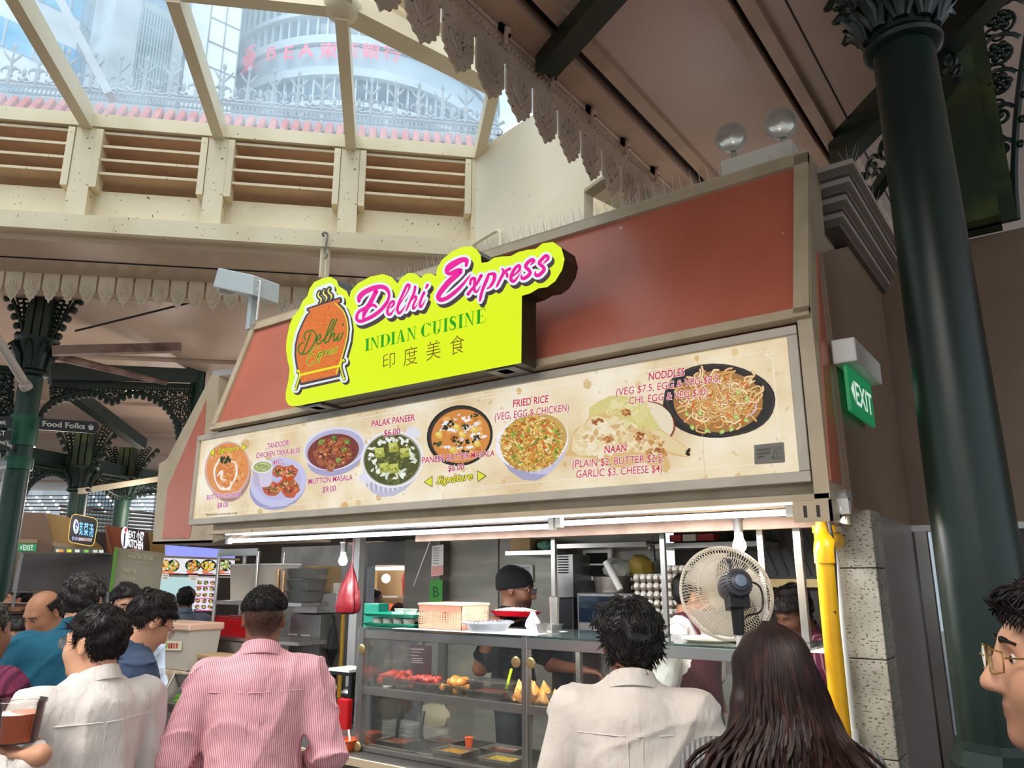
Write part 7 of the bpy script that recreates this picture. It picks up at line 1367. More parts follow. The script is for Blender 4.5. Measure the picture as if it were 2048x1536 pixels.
# red carrier bag hanging on the pole
c = aty(698, 1190, GY+.55); px = pxsize(c); m = MB(); prof = [(2, 66), (4, 56), (9, 46), (16, 30), (23, 10), (27, -8), (28, -22), (25, -30), (14, -34), (0, -35)]; V = []; F = []; n = 28
for r, h in prof[::-1]:
    for k in range(n): t = 2*math.pi*k/n; rr = r*px*(1+.10*math.sin(5*t+h*.05)+.06*math.sin(9*t)); V.append((c.x+rr*math.cos(t)+(4*px*h/60), c.y+rr*math.sin(t)*.7, c.z+h*px-.01))
for i in range(len(prof)-1):
    for k in range(n): F.append((i*n+k, i*n+(k+1) % n, (i+1)*n+(k+1) % n, (i+1)*n+k))
m.add(V, F); m.tube([(c.x+.02, c.y, c.z+60*px), (c.x+.03, c.y, zb0-.06)], .004, 5); tag(obj('red_carrier_bag', m, mat('red_bag', '6A0D17', .4, bump=(12, .5, .02)), smooth=True), 'full red carrier bag hanging beside the bright bulb', 'bag')
tag(obj('grey_post', MB().box((aty(697, 1250, BYl-.1).x, BYl-.1, 0), (aty(712, 1250, BYl-.1).x, BYl-.04, zb0-.06)), alum), 'grey square post below the red carrier bag', 'post')
tag(obj('yellow_pole', MB().cyl((aty(684, 1280, BYl+.2).x, BYl+.2, 0), (aty(684, 1280, BYl+.2).x, BYl+.2, aty(684, 1222, BYl+.2).z), .018, n=12), mat('dull_yellow', 'B58A1E', .5)), 'yellow pole standing left of the grey square post', 'pole')
c0_, c1_ = aty(668, 1248, BYl+.12), aty(662, 1330, BYl+.12); m = MB(); m.tube([c0_, c0_.lerp(c1_, .2), c0_.lerp(c1_, .6), c1_], [.012, .03, .055, .012], 8); m.cyl(c1_, c1_-Vector((0, 0, .08)), .006, n=6); m.tube([c0_, c0_+Vector((0, 0, .05)), c0_+Vector((-.03, 0, .07)), c0_+Vector((-.06, 0, .05))], .008, 6); tag(obj('folded_umbrella', m, mat('black_cloth', '17171A', .7)), 'folded black umbrella hanging beside the yellow pole', 'umbrella')
m = MB(); c = aty(640, 1243, BYl+.25); m.lathe([(.05, 0), (.05, .03), (.035, .05)], c, (0, -1, 0), 16); m.cyl(c, c+Vector((.12, 0, .01)), .014, n=8); tag(obj('water_tap', m, black), 'black wall tap left of the folded umbrella', 'tap'); 
a = aty(658, 1342, GY+.5); b = aty(702, 1342, GY+.5); st = thing('black_stand', 'black stand with white papers on top left of the display case', 'stand', ((a.x+b.x)/2, GY+.6, 0)); obj('top_shelf', MB().box((a.x-.02, GY+.5, a.z-.02), (b.x, GY+.75, a.z)), black, st); [obj('leg', MB().box((x, y, gz0+.002), (x+.03, y+.03, a.z-.02)), black, st) for x in (a.x, b.x-.03) for y in (GY+.51, GY+.71)]; obj('lower_shelf', MB().box((a.x, GY+.52, a.z-.20), (b.x-.01, GY+.74, a.z-.185)), black, st)
tag(obj('paper_stack', MB().box((a.x-.01, GY+.5, a.z+.001), (b.x-.02, GY+.70, a.z+.02)), wp, bevel=.002), 'stack of white papers on the black stand', 'paper'); m = MB(); lump(m, ((a.x+b.x)/2, GY+.6, a.z-.14), (.06, .06, .042), j=.1); tag(obj('steel_bowl', m, steeld, smooth=True), 'dull steel bowl on the lower shelf of the black stand', 'bowl')
m = MB(); m.box(*pb(672, 1398, 694, 1470, GY+.36, .05)); tag(obj('red_fire_blanket', m, redp, bevel=.01), 'dark red box standing below the black stand', 'box')
# orange tub on the worktop with a spoon, and its twin in the case
ctz = gz0
for x, lab in ((692, 'orange chutney tub with a white spoon on the worktop beside the case'), (735, 'second orange chutney tub just inside the left post of the case')):
    Y = GY-.05 if x < 700 else GY+.16
    c = aty(x, 1500, Y); m = MB(); openbox(m, (c.x-.05, Y-.03, ctz+.001), (c.x+.05, Y+.07, ctz+.055), flare=.014); o = tag(obj('chutney_tub', m, mat('orange_clear_tub', 'D9622E', .3)), lab, 'tub'); obj('chutney', MB().box((c.x-.044, Y-.024, ctz+.03), (c.x+.044, Y+.064, ctz+.048)), mat('orange_chutney', 'D24A16', .4), o)
    if x < 700: obj('spoon', MB().cyl((c.x+.01, Y+.02, ctz+.04), (c.x-.03, Y+.04, ctz+.10), .006, n=8), white, o)
# greens in steel trays, pink lidded box, cartons at the far left of the stall front
LY = GY-.10
wt = thing('greens_table', 'dark side table at the left end of the counter carrying boxes and steel trays', 'table', (aty(330, 1400, LY).x, LY+.2, 0)); xa_, xb_ = XL-.75, XL+.14
obj('top', MB().box((xa_, LY-.10, .68), (xb_, LY+.75, .72)), MATS['dark_worktop'], wt); obj('body', MB().box((xa_+.03, LY, 0), (xb_-.03, LY+.7, .68)), steeld, wt)
def slant_tray(lab, pts, Y0, Y1, seed, n):
    """open steel tray tilted towards the viewer, full of green stems"""
    R = random.Random(seed); A, B, C_, D_ = [aty(x, y, Y) for (x, y), Y in zip(pts, (Y0, Y0, Y1, Y1))]   # front-left, front-right, back-right, back-left
    t = thing('steel_tray', lab, 'tray', (A+B+C_+D_)/4); m = MB(); up = (B-A).cross(D_-A).normalized(); up = up if up.z > 0 else -up; dn = -up*.09
    for P_, Q in ((A, B), (B, C_), (C_, D_), (D_, A)): ctr = (A+B+C_+D_)/4; P2, Q2 = P_+(ctr-P_)*.12+dn, Q+(ctr-Q)*.12+dn; m.add([P_, Q, Q2, P2], [(0, 1, 2, 3)]); m.tube([P_, Q], .006, 6)
    ctr = (A+B+C_+D_)/4; m.add([P_+(ctr-P_)*.12+dn for P_ in (A, B, C_, D_)], [(0, 1, 2, 3)]); [obj('stand_leg', MB().box((q.x-.012, q.y-.012, .7205), (q.x+.012, q.y+.012, q.z-.03)), steeld, t) for q in (ctr+(A-ctr)*.5+dn, ctr+(B-ctr)*.5+dn, ctr+(C_-ctr)*.5+dn, ctr+(D_-ctr)*.5+dn)]; o = obj('tray', m, steel, t); s__ = o.modifiers.new('s', 'SOLIDIFY'); s__.thickness = .003
    return t, A, B, C_, D_, dn
gm_ = mat('green_chilli_pod', '4E8A22', .35, noise=('7EBB3A', 12, .45, .75)); m = MB(); m.tube(smoothpath([(-.09, 0, 0), (-.03, .006, .002), (.04, .003, 0), (.09, -.006, 0)], 3), [.003, .007, .010, .011, .011, .011, .011, .010, .008, .004], 8); pod = obj('green_bean', m, gm_, smooth=True, loc=(0, 0, 0)); firstp = True
for lab, pts, Y0, Y1, grp, n in (('upper steel tray of green beans beside the pink shirted man', [(322, 1402), (394, 1418), (408, 1352), (350, 1348)], LY-.02, LY+.26, 'green beans in the upper steel tray', 26), ('lower steel tray of green beans on the side table', [(310, 1472), (378, 1498), (398, 1452), (330, 1445)], LY-.06, LY+.16, 'green beans in the lower steel tray', 20)):
    t, A, B, C_, D_, dn = slant_tray(lab, pts, Y0, Y1, 3, n); u = (B-A); v = (D_-A)
    for i in range(n):
        o = pod if firstp else pod.copy()
        if not firstp: COL.objects.link(o)
        firstp = False; p = A+u*(.3+.45*((i*.618) % 1))+v*(.15+.7*(i/n))+dn*.86+Vector((0, 0, .01*(i % 3))); o.location = p; d = u.normalized(); o.rotation_euler = (0, -math.asin(d.z), math.atan2(d.y, d.x)+rnd.uniform(-.12, .12)); tag(o, 'green bean lying in the %s steel tray' % lab.split()[0], 'bean', grp)
a, b = aty(296, 1300, LY+.45), aty(384, 1300, LY+.45); z0 = .722
tag(obj('stacked_bags', MB().box((a.x, LY+.42, z0), (b.x-.02, LY+.68, aty(360, 1340, LY+.45).z)), mat('cream_sacks', 'BFA98E', .6, noise=('9A8468', 8, .4, .7), bump=(9, .8, .03)), bevel=.03), 'pile of cream packets under the pale lidded box', 'packets'); zt_ = aty(360, 1340, LY+.45).z
t = thing('lidded_box', 'pale translucent box with a pinkish lid and a colourful label', 'box', ((a.x+b.x)/2, LY+.55, zt_)); hb_ = aty(360, 1262, LY+.42).z; m = MB(); openbox(m, (a.x+.02, LY+.42, zt_+.002), (b.x-.01, LY+.70, hb_), flare=.02); obj('body', m, mat('translucent_box', 'CFC4B4', .35, alpha=.9), t); obj('lid', MB().box((a.x, LY+.40, hb_+.004), (b.x+.01, LY+.72, aty(360, 1246, LY+.42).z)), mat('pink_lid', 'E0B79C', .4), t, bevel=.012)
cv = PCanvas(LY+.419, 0, 0, 1.0); cv.poly([(328, 1282), (364, 1283), (363, 1301), (327, 1300)], 'E6E2C4', 1); [cv.poly([(332+k*5, 1286), (336+k*5, 1286), (335+k*5, 1297), (331+k*5, 1297)], q, 2) for k, q in enumerate(('7AB04A', 'C23A2A', '8E2A20', 'D86A4A', 'C23A2A', 'E0C8A0'))]; obj('label_print', cv.mb, MATS['dull_print'], t)
t = bb('barcode_carton', 'small brown carton with a barcode beside the pink shirted man', 392, 1310, 432, 1345, LY+.30, .2, MATS['cardboard'], 'carton'); t.location.z = t.location.z; cv = PCanvas(LY+.299, 0, 0, 1.0); [cv.poly([(398+k*1.9, 1318), (399+k*1.9, 1318), (399+k*1.9, 1330), (398+k*1.9, 1330)], '3A3028', 1) for k in range(14)]; cv.stroke([(397, 1316), (426, 1316), (426, 1332), (397, 1332), (397, 1316)], .8, '3A3028', 1); obj('barcode_print', cv.mb, MATS['dull_print'], t)
tag(obj('carton_riser', MB().box((aty(390, 1345, LY+.3).x, LY+.30, .722), (aty(436, 1345, LY+.3).x, LY+.5, aty(410, 1346, LY+.3).z)), steeld), 'dull steel riser under the barcode carton', 'riser')
# seen through the hatch at the back: the stall behind
HB = BY+3.0
t = thing('hatch_stall', 'warm lit stall with a blue lit sign strip seen through the hatch', 'stall', (aty(780, 1200, HB).x, HB, 0)); obj('back_wall', MB().box(*pb(690, 1080, 960, 1330, HB, .1)), mat('warm_back_wall', 'B79C78', .5, noise=('8E7656', .8, .4, .7)), t); obj('cream_side', MB().box(*pb(700, 1120, 742, 1300, HB-.3, .1)), mat('cream_side', 'D9BE8A', .5), t); obj('counter', MB().box((aty(690, 1250, HB-.6).x, HB-.6, 0), (aty(960, 1250, HB-.6).x, HB-.3, aty(790, 1225, HB-.6).z)), steeld, t)
a, b = pb(738, 1133, 830, 1140, HB-.6, .05); obj('sign_strip', MB().box(a, b), mat('hatch_sign_lit', 'C8E0F4', .4, emit='CFE6FA', estr=.95), t); obj('shelf', MB().box(*pb(765, 1192, 795, 1195, HB-.3, .2)), alum, t)
for x, y in ((740, 1155), (772, 1157)): c = aty(x, y, HB-.5); o = obj('spot_lamp', MB().ell(c, .06, 12, 8), mat('hatch_spot', 'FFFFFF', .3, emit='FFEFC8', estr=3), t, smooth=True)
point('hatch_glow', aty(770, 1150, HB-.9), 30, (1, .88, .7), .2)
c = aty(816, 1170, HB-.085); m = MB(); lump(m, c, (.10, .08, .20), n=12, m=8, j=.15); tag(obj('red_hanging_bag', m, redp, smooth=True), 'red bag hanging in the stall seen through the hatch', 'bag')
bb('teal_box', 'dark teal box standing behind the green trays', 727, 1207, 756, 1258, GY+.40, .1, mat('teal_box', '0F6A58', .45), 'box')
tag(obj('steel_block', MB().box((aty(727, 1258, GY+.40).x-.02, GY+.37, gz0+.001), (aty(756, 1258, GY+.40).x, GY+.47, aty(740, 1258, GY+.40).z-.001)), steeld), 'steel block behind the left end of the case', 'block')
for x, y, col, lab in ((776, 1216, 'C8402A', 'red packet on the counter of the stall behind the hatch'), (786, 1219, 'D86A2A', 'orange packet on the counter behind the hatch')): bb('food_packet', lab, x-6, y-9, x+5, y+5, HB-.62, .05, mat('packet_'+col, col, .4), 'packet')
# ================================================================ people: smooth bodies from blended volumes, meshed on a grid
def rotm(yaw=0, pitch=0, roll=0):                           # head turn (left +), nod (down +), tilt (to its right +)
    return np.array(Matrix.Rotation(yaw, 3, 'Z') @ Matrix.Rotation(-pitch, 3, 'X') @ Matrix.Rotation(roll, 3, 'Y'), dtype=np.float32)
class Vol:
    def __init__(s): s.P = []
    def cap(s, a, b, ra, rb=None, k=.03, sub=False): s.P.append(('c', np.array(a, np.float32), np.array(b, np.float32), ra, ra if rb is None else rb, k, sub)); return s
    def ell(s, c, r, k=.03, R=None, sub=False): s.P.append(('e', np.array(c, np.float32), np.array(r, np.float32), None if R is None else np.array(R, np.float32), 0, k, sub)); return s
    def chain(s, pts, rs, k=.03):
        for i in range(len(pts)-1): s.cap(pts[i], pts[i+1], rs[i], rs[i+1], k)
        return s
    def bounds(s, e):
        lo = np.full(3, 9.); hi = -lo
        for p in s.P:
            if p[6]: continue
            if p[0] == 'c':
                r = max(p[3], p[4]); lo = np.minimum(lo, np.minimum(p[1], p[2])-r); hi = np.maximum(hi, np.maximum(p[1], p[2])+r)
            else: r = p[2].max(); lo = np.minimum(lo, p[1]-r); hi = np.maximum(hi, p[1]+r)
        return lo-e, hi+e
    def grid(s, h, e=.03, clip=None):
        lo, hi = s.bounds(e)
        if clip: lo = np.maximum(lo, clip[0]); hi = np.minimum(hi, clip[1])
        ax = [np.arange(lo[i], hi[i]+h, h, dtype=np.float32) for i in range(3)]; F = np.full([len(a) for a in ax], .10, np.float32)
        for p in s.P:
            m = .055
            if p[0] == 'c': r = max(p[3], p[4]); l, g = np.minimum(p[1], p[2])-r-m, np.maximum(p[1], p[2])+r+m
            else: r = p[2].max() if p[3] is not None else p[2]; l, g = p[1]-r-m, p[1]+r+m
            sl = []
            for i in range(3):
                a0, a1 = np.searchsorted(ax[i], l[i]), np.searchsorted(ax[i], g[i]); sl.append(slice(a0, a1))
            if any(q.stop-q.start < 1 for q in sl): continue
            X = ax[0][sl[0]][:, None, None]; Y = ax[1][sl[1]][None, :, None]; Z = ax[2][sl[2]][None, None, :]
            if p[0] == 'c':
                a, b = p[1], p[2]; ba = b-a; L = float(ba@ba)+1e-9; t = np.clip(((X-a[0])*ba[0]+(Y-a[1])*ba[1]+(Z-a[2])*ba[2])/L, 0, 1)
                d = np.sqrt((X-a[0]-ba[0]*t)**2+(Y-a[1]-ba[1]*t)**2+(Z-a[2]-ba[2]*t)**2)-(p[3]+(p[4]-p[3])*t)
            else:
                x, y, z = X-p[1][0], Y-p[1][1], Z-p[1][2]
                if p[3] is not None: R = p[3]; x, y, z = x*R[0, 0]+y*R[1, 0]+z*R[2, 0], x*R[0, 1]+y*R[1, 1]+z*R[2, 1], x*R[0, 2]+y*R[1, 2]+z*R[2, 2]
                r = p[2]; k0 = np.sqrt((x/r[0])**2+(y/r[1])**2+(z/r[2])**2); k1 = np.sqrt((x/r[0]**2)**2+(y/r[1]**2)**2+(z/r[2]**2)**2)+1e-6; d = k0*(k0-1)/k1
            f = F[tuple(sl)]; k = p[5]
            if p[6]: g_ = -d; hh = np.maximum(k-np.abs(f-g_), 0)/k; F[tuple(sl)] = np.maximum(f, g_)+hh*hh*k*.25
            else: hh = np.maximum(k-np.abs(f-d), 0)/k; F[tuple(sl)] = np.minimum(f, d)-hh*hh*k*.25
        return ax, F
def nets(ax, F, h):
    """surface-net mesh of F = 0"""
    S_ = F < 0; c = [S_[i:F.shape[0]-1+i, j:F.shape[1]-1+j, k:F.shape[2]-1+k] for i in (0, 1) for j in (0, 1) for k in (0, 1)]
    n = sum(x.astype(np.int8) for x in c); mask = (n > 0) & (n < 8); idx = np.full(mask.shape, -1, np.int32); I = np.argwhere(mask); idx[mask] = np.arange(len(I))
    C = np.array([(i, j, k) for i in (0, 1) for j in (0, 1) for k in (0, 1)]); V = np.stack([F[I[:, 0]+o[0], I[:, 1]+o[1], I[:, 2]+o[2]] for o in C], 1)
    acc = np.zeros((len(I), 3), np.float32); cnt = np.zeros(len(I), np.float32)
    for a in range(8):
        for b in range(a+1, 8):
            if abs(C[a]-C[b]).sum() != 1: continue
            fa, fb = V[:, a], V[:, b]; cr = (fa < 0) != (fb < 0); t = np.where(cr, fa/(fa-fb+1e-12), 0)[:, None]; acc += np.where(cr[:, None], C[a]+(C[b]-C[a])*t, 0); cnt += cr
    P = (acc/cnt[:, None]+I)*h+np.array([a[0] for a in ax], np.float32); Q = []
    for d in range(3):
        e1, e2 = [(1, 2), (2, 0), (0, 1)][d]; sl0 = [slice(1, -1)]*3; sl0[d] = slice(0, -1); sl1 = list(sl0); sl1[d] = slice(1, None)
        A, B = S_[tuple(sl0)], S_[tuple(sl1)]; E = np.argwhere(A != B)
        if not len(E): continue
        off = np.ones(3, int); off[d] = 0; E = E+off; fl = S_[E[:, 0], E[:, 1], E[:, 2]]
        def cell(u, v): q = E.copy(); q[:, e1] -= u; q[:, e2] -= v; return idx[q[:, 0], q[:, 1], q[:, 2]]
        q = np.stack([cell(1, 1), cell(0, 1), cell(0, 0), cell(1, 0)], 1); q[~fl] = q[~fl][:, ::-1]; Q.append(q[(q >= 0).all(1)])
    return P, np.concatenate(Q) if Q else np.zeros((0, 4), int)
def npmesh(name, P, Q, mats, parent=None, colors=None, mi=None, tris=None):
    me = bpy.data.meshes.new(name); nv, nq = len(P), len(Q); nt_ = 0 if tris is None else len(tris)
    me.vertices.add(nv); me.vertices.foreach_set('co', np.ascontiguousarray(P, np.float32).ravel()); me.loops.add(nq*4+nt_*3)
    li = np.asarray(Q, np.int32).ravel()
    if nt_: li = np.concatenate([li, np.asarray(tris, np.int32).ravel()])
    me.loops.foreach_set('vertex_index', li); me.polygons.add(nq+nt_); ls = np.concatenate([np.arange(nq)*4, nq*4+np.arange(nt_)*3]).astype(np.int32)
    me.polygons.foreach_set('loop_start', ls)
    for m in (mats if isinstance(mats, (list, tuple)) else [mats]): me.materials.append(m)
    if mi is not None: me.polygons.foreach_set('material_index', np.asarray(mi, np.int32))
    me.polygons.foreach_set('use_smooth', np.ones(nq+nt_, bool))
    if colors is not None: at = me.color_attributes.new('Col', 'FLOAT_COLOR', 'POINT'); at.data.foreach_set('color', np.ascontiguousarray(colors, np.float32).ravel())
    me.update(calc_edges=True); me.validate(); o = bpy.data.objects.new(name, me); COL.objects.link(o)
    if parent is not None: o.parent = parent
    return o
def wob(seed, n=7, f=(9, 22)):
    R = np.random.RandomState(seed); D = R.normal(size=(n, 3)); D /= np.linalg.norm(D, axis=1)[:, None]; D *= R.uniform(*f, size=(n, 1)); ph = R.uniform(0, 6.28, n)
    return lambda X, Y, Z: sum(np.sin(D[i, 0]*X+D[i, 1]*Y+D[i, 2]*Z+ph[i]) for i in range(n))/math.sqrt(n)
def fabric(name, col, stripes=None, check=None, rough=.8, dark=None):
    return mat(name, col, rough, noise=(dark, 7, .42, .8) if dark else None, wave=stripes, bump=((16, 16, 9), .6, .03), sheen=.04, spec=.2)
skins = {'tan': ('A5715240', '8C5A40'), 'light': ('D3A283', 'BE8A6C'), 'mid': ('B37F60', '9A684C'), 'dark': ('6E4633', '5A3828'), 'deep': ('7E5039', '68402D')}
def skin(k): c = skins[k]; return mat('skin_'+k, 'FFFFFF', .5, attr=True, bump=(90, .15, .002), sss=.06, spec=.4)
hairm = mat('black_hair', '120E0D', .52, noise=('241B18', 40, .45, .7), spec=.3); hair_grey = mat('greying_hair', '2A2523', .45, noise=('6E6864', 45, .55, .75), spec=.5); hair_brown = mat('dark_brown_hair', '1E0F0B', .5, noise=('45231A', (60, 60, 8), .5, .8), spec=.3)
lens_m = glass('spectacle_lens', (.92, .93, .95), .10, (.7, .75, .8), .25)
HC = np.array((0, .008, 1.625))                              # head centre of the unit figure
def hand_vol(V, w, d, nrm, curl, s, side, k=.007):
    """palm, four unequal bent fingers and a thumb from the side of the palm; w wrist, d pointing direction, nrm palm normal"""
    d = Vector(d).normalized(); nrm = Vector(nrm); nrm = (nrm-d*nrm.dot(d)).normalized(); x = d.cross(nrm)*side; w = Vector(w)   # x towards the thumb
    for q in (-1.1, -.35, .4, 1.1): V.cap(w+x*q*.012*s, w+d*.085*s+x*q*.021*s, .015*s, .012*s, .015)
    for q, L in ((1.15, .92), (.4, 1.0), (-.35, .95), (-1.1, .76)):
        p = w+d*.085*s+x*q*.021*s; dd = d.copy(); 
        for l, r, b in ((.042, .0088, curl), (.026, .0080, curl*1.1), (.020, .0070, curl*.8)):
            dd = (Matrix.Rotation(b*side*1.0, 3, x*side) @ dd) if False else (dd*math.cos(b)+nrm*math.sin(b)).normalized(); nrm_ = None; q2 = p+dd*l*L*s; V.cap(p, q2, r*s, r*.92*s, k); p = q2; nx = (nrm-dd*nrm.dot(dd)); 
            nrm = nx.normalized() if nx.length > 1e-4 else nrm
        nrm = Vector(nrm0) if False else nrm
    b0 = w+d*.025*s+x*.024*s; t1 = (d*.62+x*.70+nrm*.25).normalized(); p1 = b0+t1*.042*s; t2 = (d*.85+x*.2+nrm*.45).normalized(); V.cap(b0, p1, .0135*s, .010*s, .012).cap(p1, p1+t2*.032*s, .0098*s, .008*s, k)
def person(label, head_px, ytop, D, face, sk='tan', build=1.0, hy=0., hp=0., hr=0., lean=0., sho=None, arms=None, shirt=None, sleeve=(1., 1.), trousers='2E3036', hair='short', hmat=None, glasses=None, h=.0075, collar=True, seed=1, legs=True, seam=True, cls='person', group=None, fat=0., tuck=.90, fold=1.0, hscale=1.0, apron=None, zcut=None, base=None, beard=0., eyes=True, cap=None, strands=900, hands=True):
    R_ = np.random.RandomState(seed); top = atd(head_px, ytop, D) if base is None else base; s = top.z/1.735
    fw, fd = build, 1.0+fat; A = lean
    def J(p):                                                # bend at the hips
        x, y, z = p
        if z > .95: y, z = (y*math.cos(A)+(z-.95)*math.sin(A)), .95+(-y*math.sin(A)+(z-.95)*math.cos(A))
        return (x*s, y*s, z*s)
    LR = rotm(0, lean); hc = np.array(J(HC)); HR = LR @ rotm(hy, hp, hr); piv = np.array(J((0, -.005, 1.545)))
    HS = s*hscale
    def H(p): return piv+HR @ (np.array(p, np.float32)*HS+np.array((0, .013, .066))*s)
    sw = .178*fw
    S0 = [(-sw, -.005, 1.39), (sw, -.005, 1.39)]
    arms = arms or [((-sw-.055, -.03, 1.12), (-sw-.03, .05, .88)), ((sw+.055, -.03, 1.12), (sw+.03, .05, .88))]
    wl_ = Matrix.Rotation(math.radians(face)-math.pi/2, 3, 'Z'); of_ = wl_ @ Vector((hc[0], hc[1], 0)); arms = [(a[0], tuple((wl_.transposed() @ (a[1]-Vector((top.x-of_.x, top.y-of_.y, 0))))/s) if isinstance(a[1], Vector) else a[1], *a[2:]) for a in arms]
    def torso(V, e, k=.045):
        V.ell(J((0, -.005, .95)), ((.165*fw+e)*s, (.118*fd+e)*s, (.15+e)*s), k, LR); V.ell(J((0, .012*fat*4, 1.08)), ((.150*fw+fat*.05+e)*s, (.112*fd+fat*.05+e)*s, (.17+e)*s), k, LR)
        V.ell(J((0, -.005, 1.27)), ((.168*fw+e)*s, (.118*fd+e)*s, (.20+e)*s), k, LR); V.cap(J((-.125*fw, -.012, 1.375)), J((.125*fw, -.012, 1.375)), (.070+e)*s, None, k)
        V.cap(J((0, -.03, 1.39)), J((0, -.012, 1.525)), (.100+e*.5)*s, .058*s, k)
    def arm(V, i, e, f0, f1):                                # f0..f1 along the arm, 0 shoulder, 1 elbow, 2 wrist
        a, (b, c) = S0[i], arms[i][:2]; a, b, c = Vector(J(a)), Vector(J(b)), Vector(J(c))
        if f1 <= 1: V.cap(a, a.lerp(b, f1), (.058*fw**.5+e)*s, (.058-.012*f1+e)*s, .03)
        else: V.cap(a, b, (.058*fw**.5+e)*s, (.045+e)*s, .03); V.cap(b, b.lerp(c, f1-1), (.044+e)*s, (.044-.014*(f1-1)+e)*s, .02)
        return a, b, c
    B = Vol(); torso(B, 0.); B.cap(J((0, -.012, 1.46)), H((0, -.018, -.05)), .056*s, .054*s, .03)
    B.ell(H((0, -.012, .020)), np.array((.0765, .096, .090))*HS, .02, HR); B.ell(H((0, .026, -.032)), np.array((.064, .070, .092))*HS, .03, HR); B.ell(H((0, .036, -.082)), np.array((.052, .056, .042))*HS, .03, HR)
    B.ell(H((0, .078, -.106)), np.array((.022, .018, .016))*HS, .02); B.cap(H((-.034, .078, .020)), H((.034, .078, .020)), .013*HS, None, .02)
    for sg in (-1, 1): B.ell(H((sg*.038, .062, -.036)), np.array((.026, .026, .028))*HS, .03); B.ell(H((sg*.031, .101, .001)), np.array((.019, .016, .013))*HS, .014, HR, True)
    B.cap(H((0, .092, .004)), H((0, .113, -.036)), .008*HS, .0125*HS, .016)
    for sg in (-1, 1):
        B.ell(H((sg*.012, .101, -.041)), np.array((.0085, .010, .007))*HS, .008); er = HR @ rotm(-sg*.35); B.ell(H((sg*.080, -.010, -.012)), np.array((.0085, .019, .031))*HS, .008, er); B.ell(H((sg*.089, -.004, -.010)), np.array((.006, .010, .018))*HS, .006, er, True)
    B.ell(H((0, .0915, -.0665)), np.array((.022, .009, .0052))*HS, .006, HR); B.ell(H((0, .0895, -.0765)), np.array((.019, .010, .0065))*HS, .006, HR); B.cap(H((-.02, .102, -.0715)), H((.02, .102, -.0715)), .0022*HS, None, .004, True)
    for i in (0, 1):
        a, b, c = arm(B, i, 0., 0, 2); dv = (c-b).normalized(); ex = arms[i][2] if len(arms[i]) > 2 else {}
        hd = wl_.transposed() @ ex['dirw'] if 'dirw' in ex else Vector(ex.get('dir', dv)); hn = Vector(ex.get('palm', (1 if i == 0 else -1, 0, 0))); B.cap(c, c+hd*.02*s, .028*s, .024*s, .015)
        if hands: hand_vol(B, c+hd*.01*s, hd, hn, ex.get('curl', .45), s, 1 if i == 0 else -1)
    if legs:
        for sg in (-1, 1): B.chain([(sg*.088*s, 0, .92*s), (sg*.10*s, .012*s, .48*s), (sg*.10*s, -.01*s, .09*s)], [.088*s, .056*s, .038*s], .03); B.cap((sg*.10*s, -.03*s, .04*s), (sg*.115*s, .15*s, .032*s), .038*s, .03*s, .02)
    clip = None if zcut is None else ((-9, -9, zcut*s), (9, 9, 9))
    ax, F = B.grid(h, .03, clip); P, Q = nets(ax, F, h)
    c0, c1 = [np.array(lin(c[:6])) for c in skins[sk]]; nz = wob(seed, 6, (25, 60))(P[:, 0], P[:, 1], P[:, 2])[:, None]; colr = c0+(c1-c0)*np.clip(.5+.3*nz, 0, 1)
    q = (P-piv-HR @ np.array((0, .013, .066))*s) @ HR/HS       # head-local coordinates of every vertex
    lip = np.exp(-((q[:, 0]/.022)**2+((q[:, 1]-.095)/.016)**2+((q[:, 2]+.072)/.010)**2))[:, None]; colr = colr*(1-.55*lip)+.55*lip*np.array(lin('8A4A44'))
    if beard: bm_ = (np.clip((-.045-q[:, 2])/.02, 0, 1)*np.clip((q[:, 1]+.0)/.03, 0, 1)*(q[:, 2] > -.14))[:, None]*beard; colr = colr*(1-bm_)+bm_*np.array(lin('241A16'))
    def zline(y, T): return np.interp(y, T[0], T[1])
    ST = {'short': ([-.2, -.075, -.04, -.022, .012, .022, .030, .055, .075, .1], [-.078, -.078, -.05, .020, .020, -.010, .035, .050, .060, .07]),
          'thick': ([-.2, -.075, -.04, -.022, .012, .022, .030, .055, .075, .1], [-.088, -.085, -.055, .012, .012, -.020, .03, .042, .050, .06]),
          'bald': ([-.2, -.075, -.04, -.022, .012, .020, .1], [-.075, -.07, -.045, .02, .02, .10, .2])}
    stub = {'fade': 1.0, 'bald': .35}.get(hair, 0)
    if stub:
        T = ST['short']; mk_ = (np.clip((q[:, 2]-zline(q[:, 1], T))/.012, 0, 1)*(np.abs(q[:, 0]) < .084)*(q[:, 2] < .2)*(q[:, 1] < .085))[:, None]*.82*(stub if hair == 'fade' else .0); colr = colr*(1-mk_*.85)+mk_*.85*np.array(lin('1B1513'))
    o = npmesh('person', P, Q, skin(sk), None, np.concatenate([colr[:, :3], np.ones((len(P), 1))], 1)); o.location = (top.x, top.y, 0); o.rotation_euler.z = math.radians(face)-math.pi/2
    hl = HR @ np.array((0, .0, .1)) * s                      # keep the crown over the wanted picture point
    off = Matrix.Rotation(o.rotation_euler.z, 3, 'Z') @ Vector((hc[0]+0, hc[1], 0)); o.location = (top.x-off.x, top.y-off.y, 0)
    tag(o, label, 'person', group)
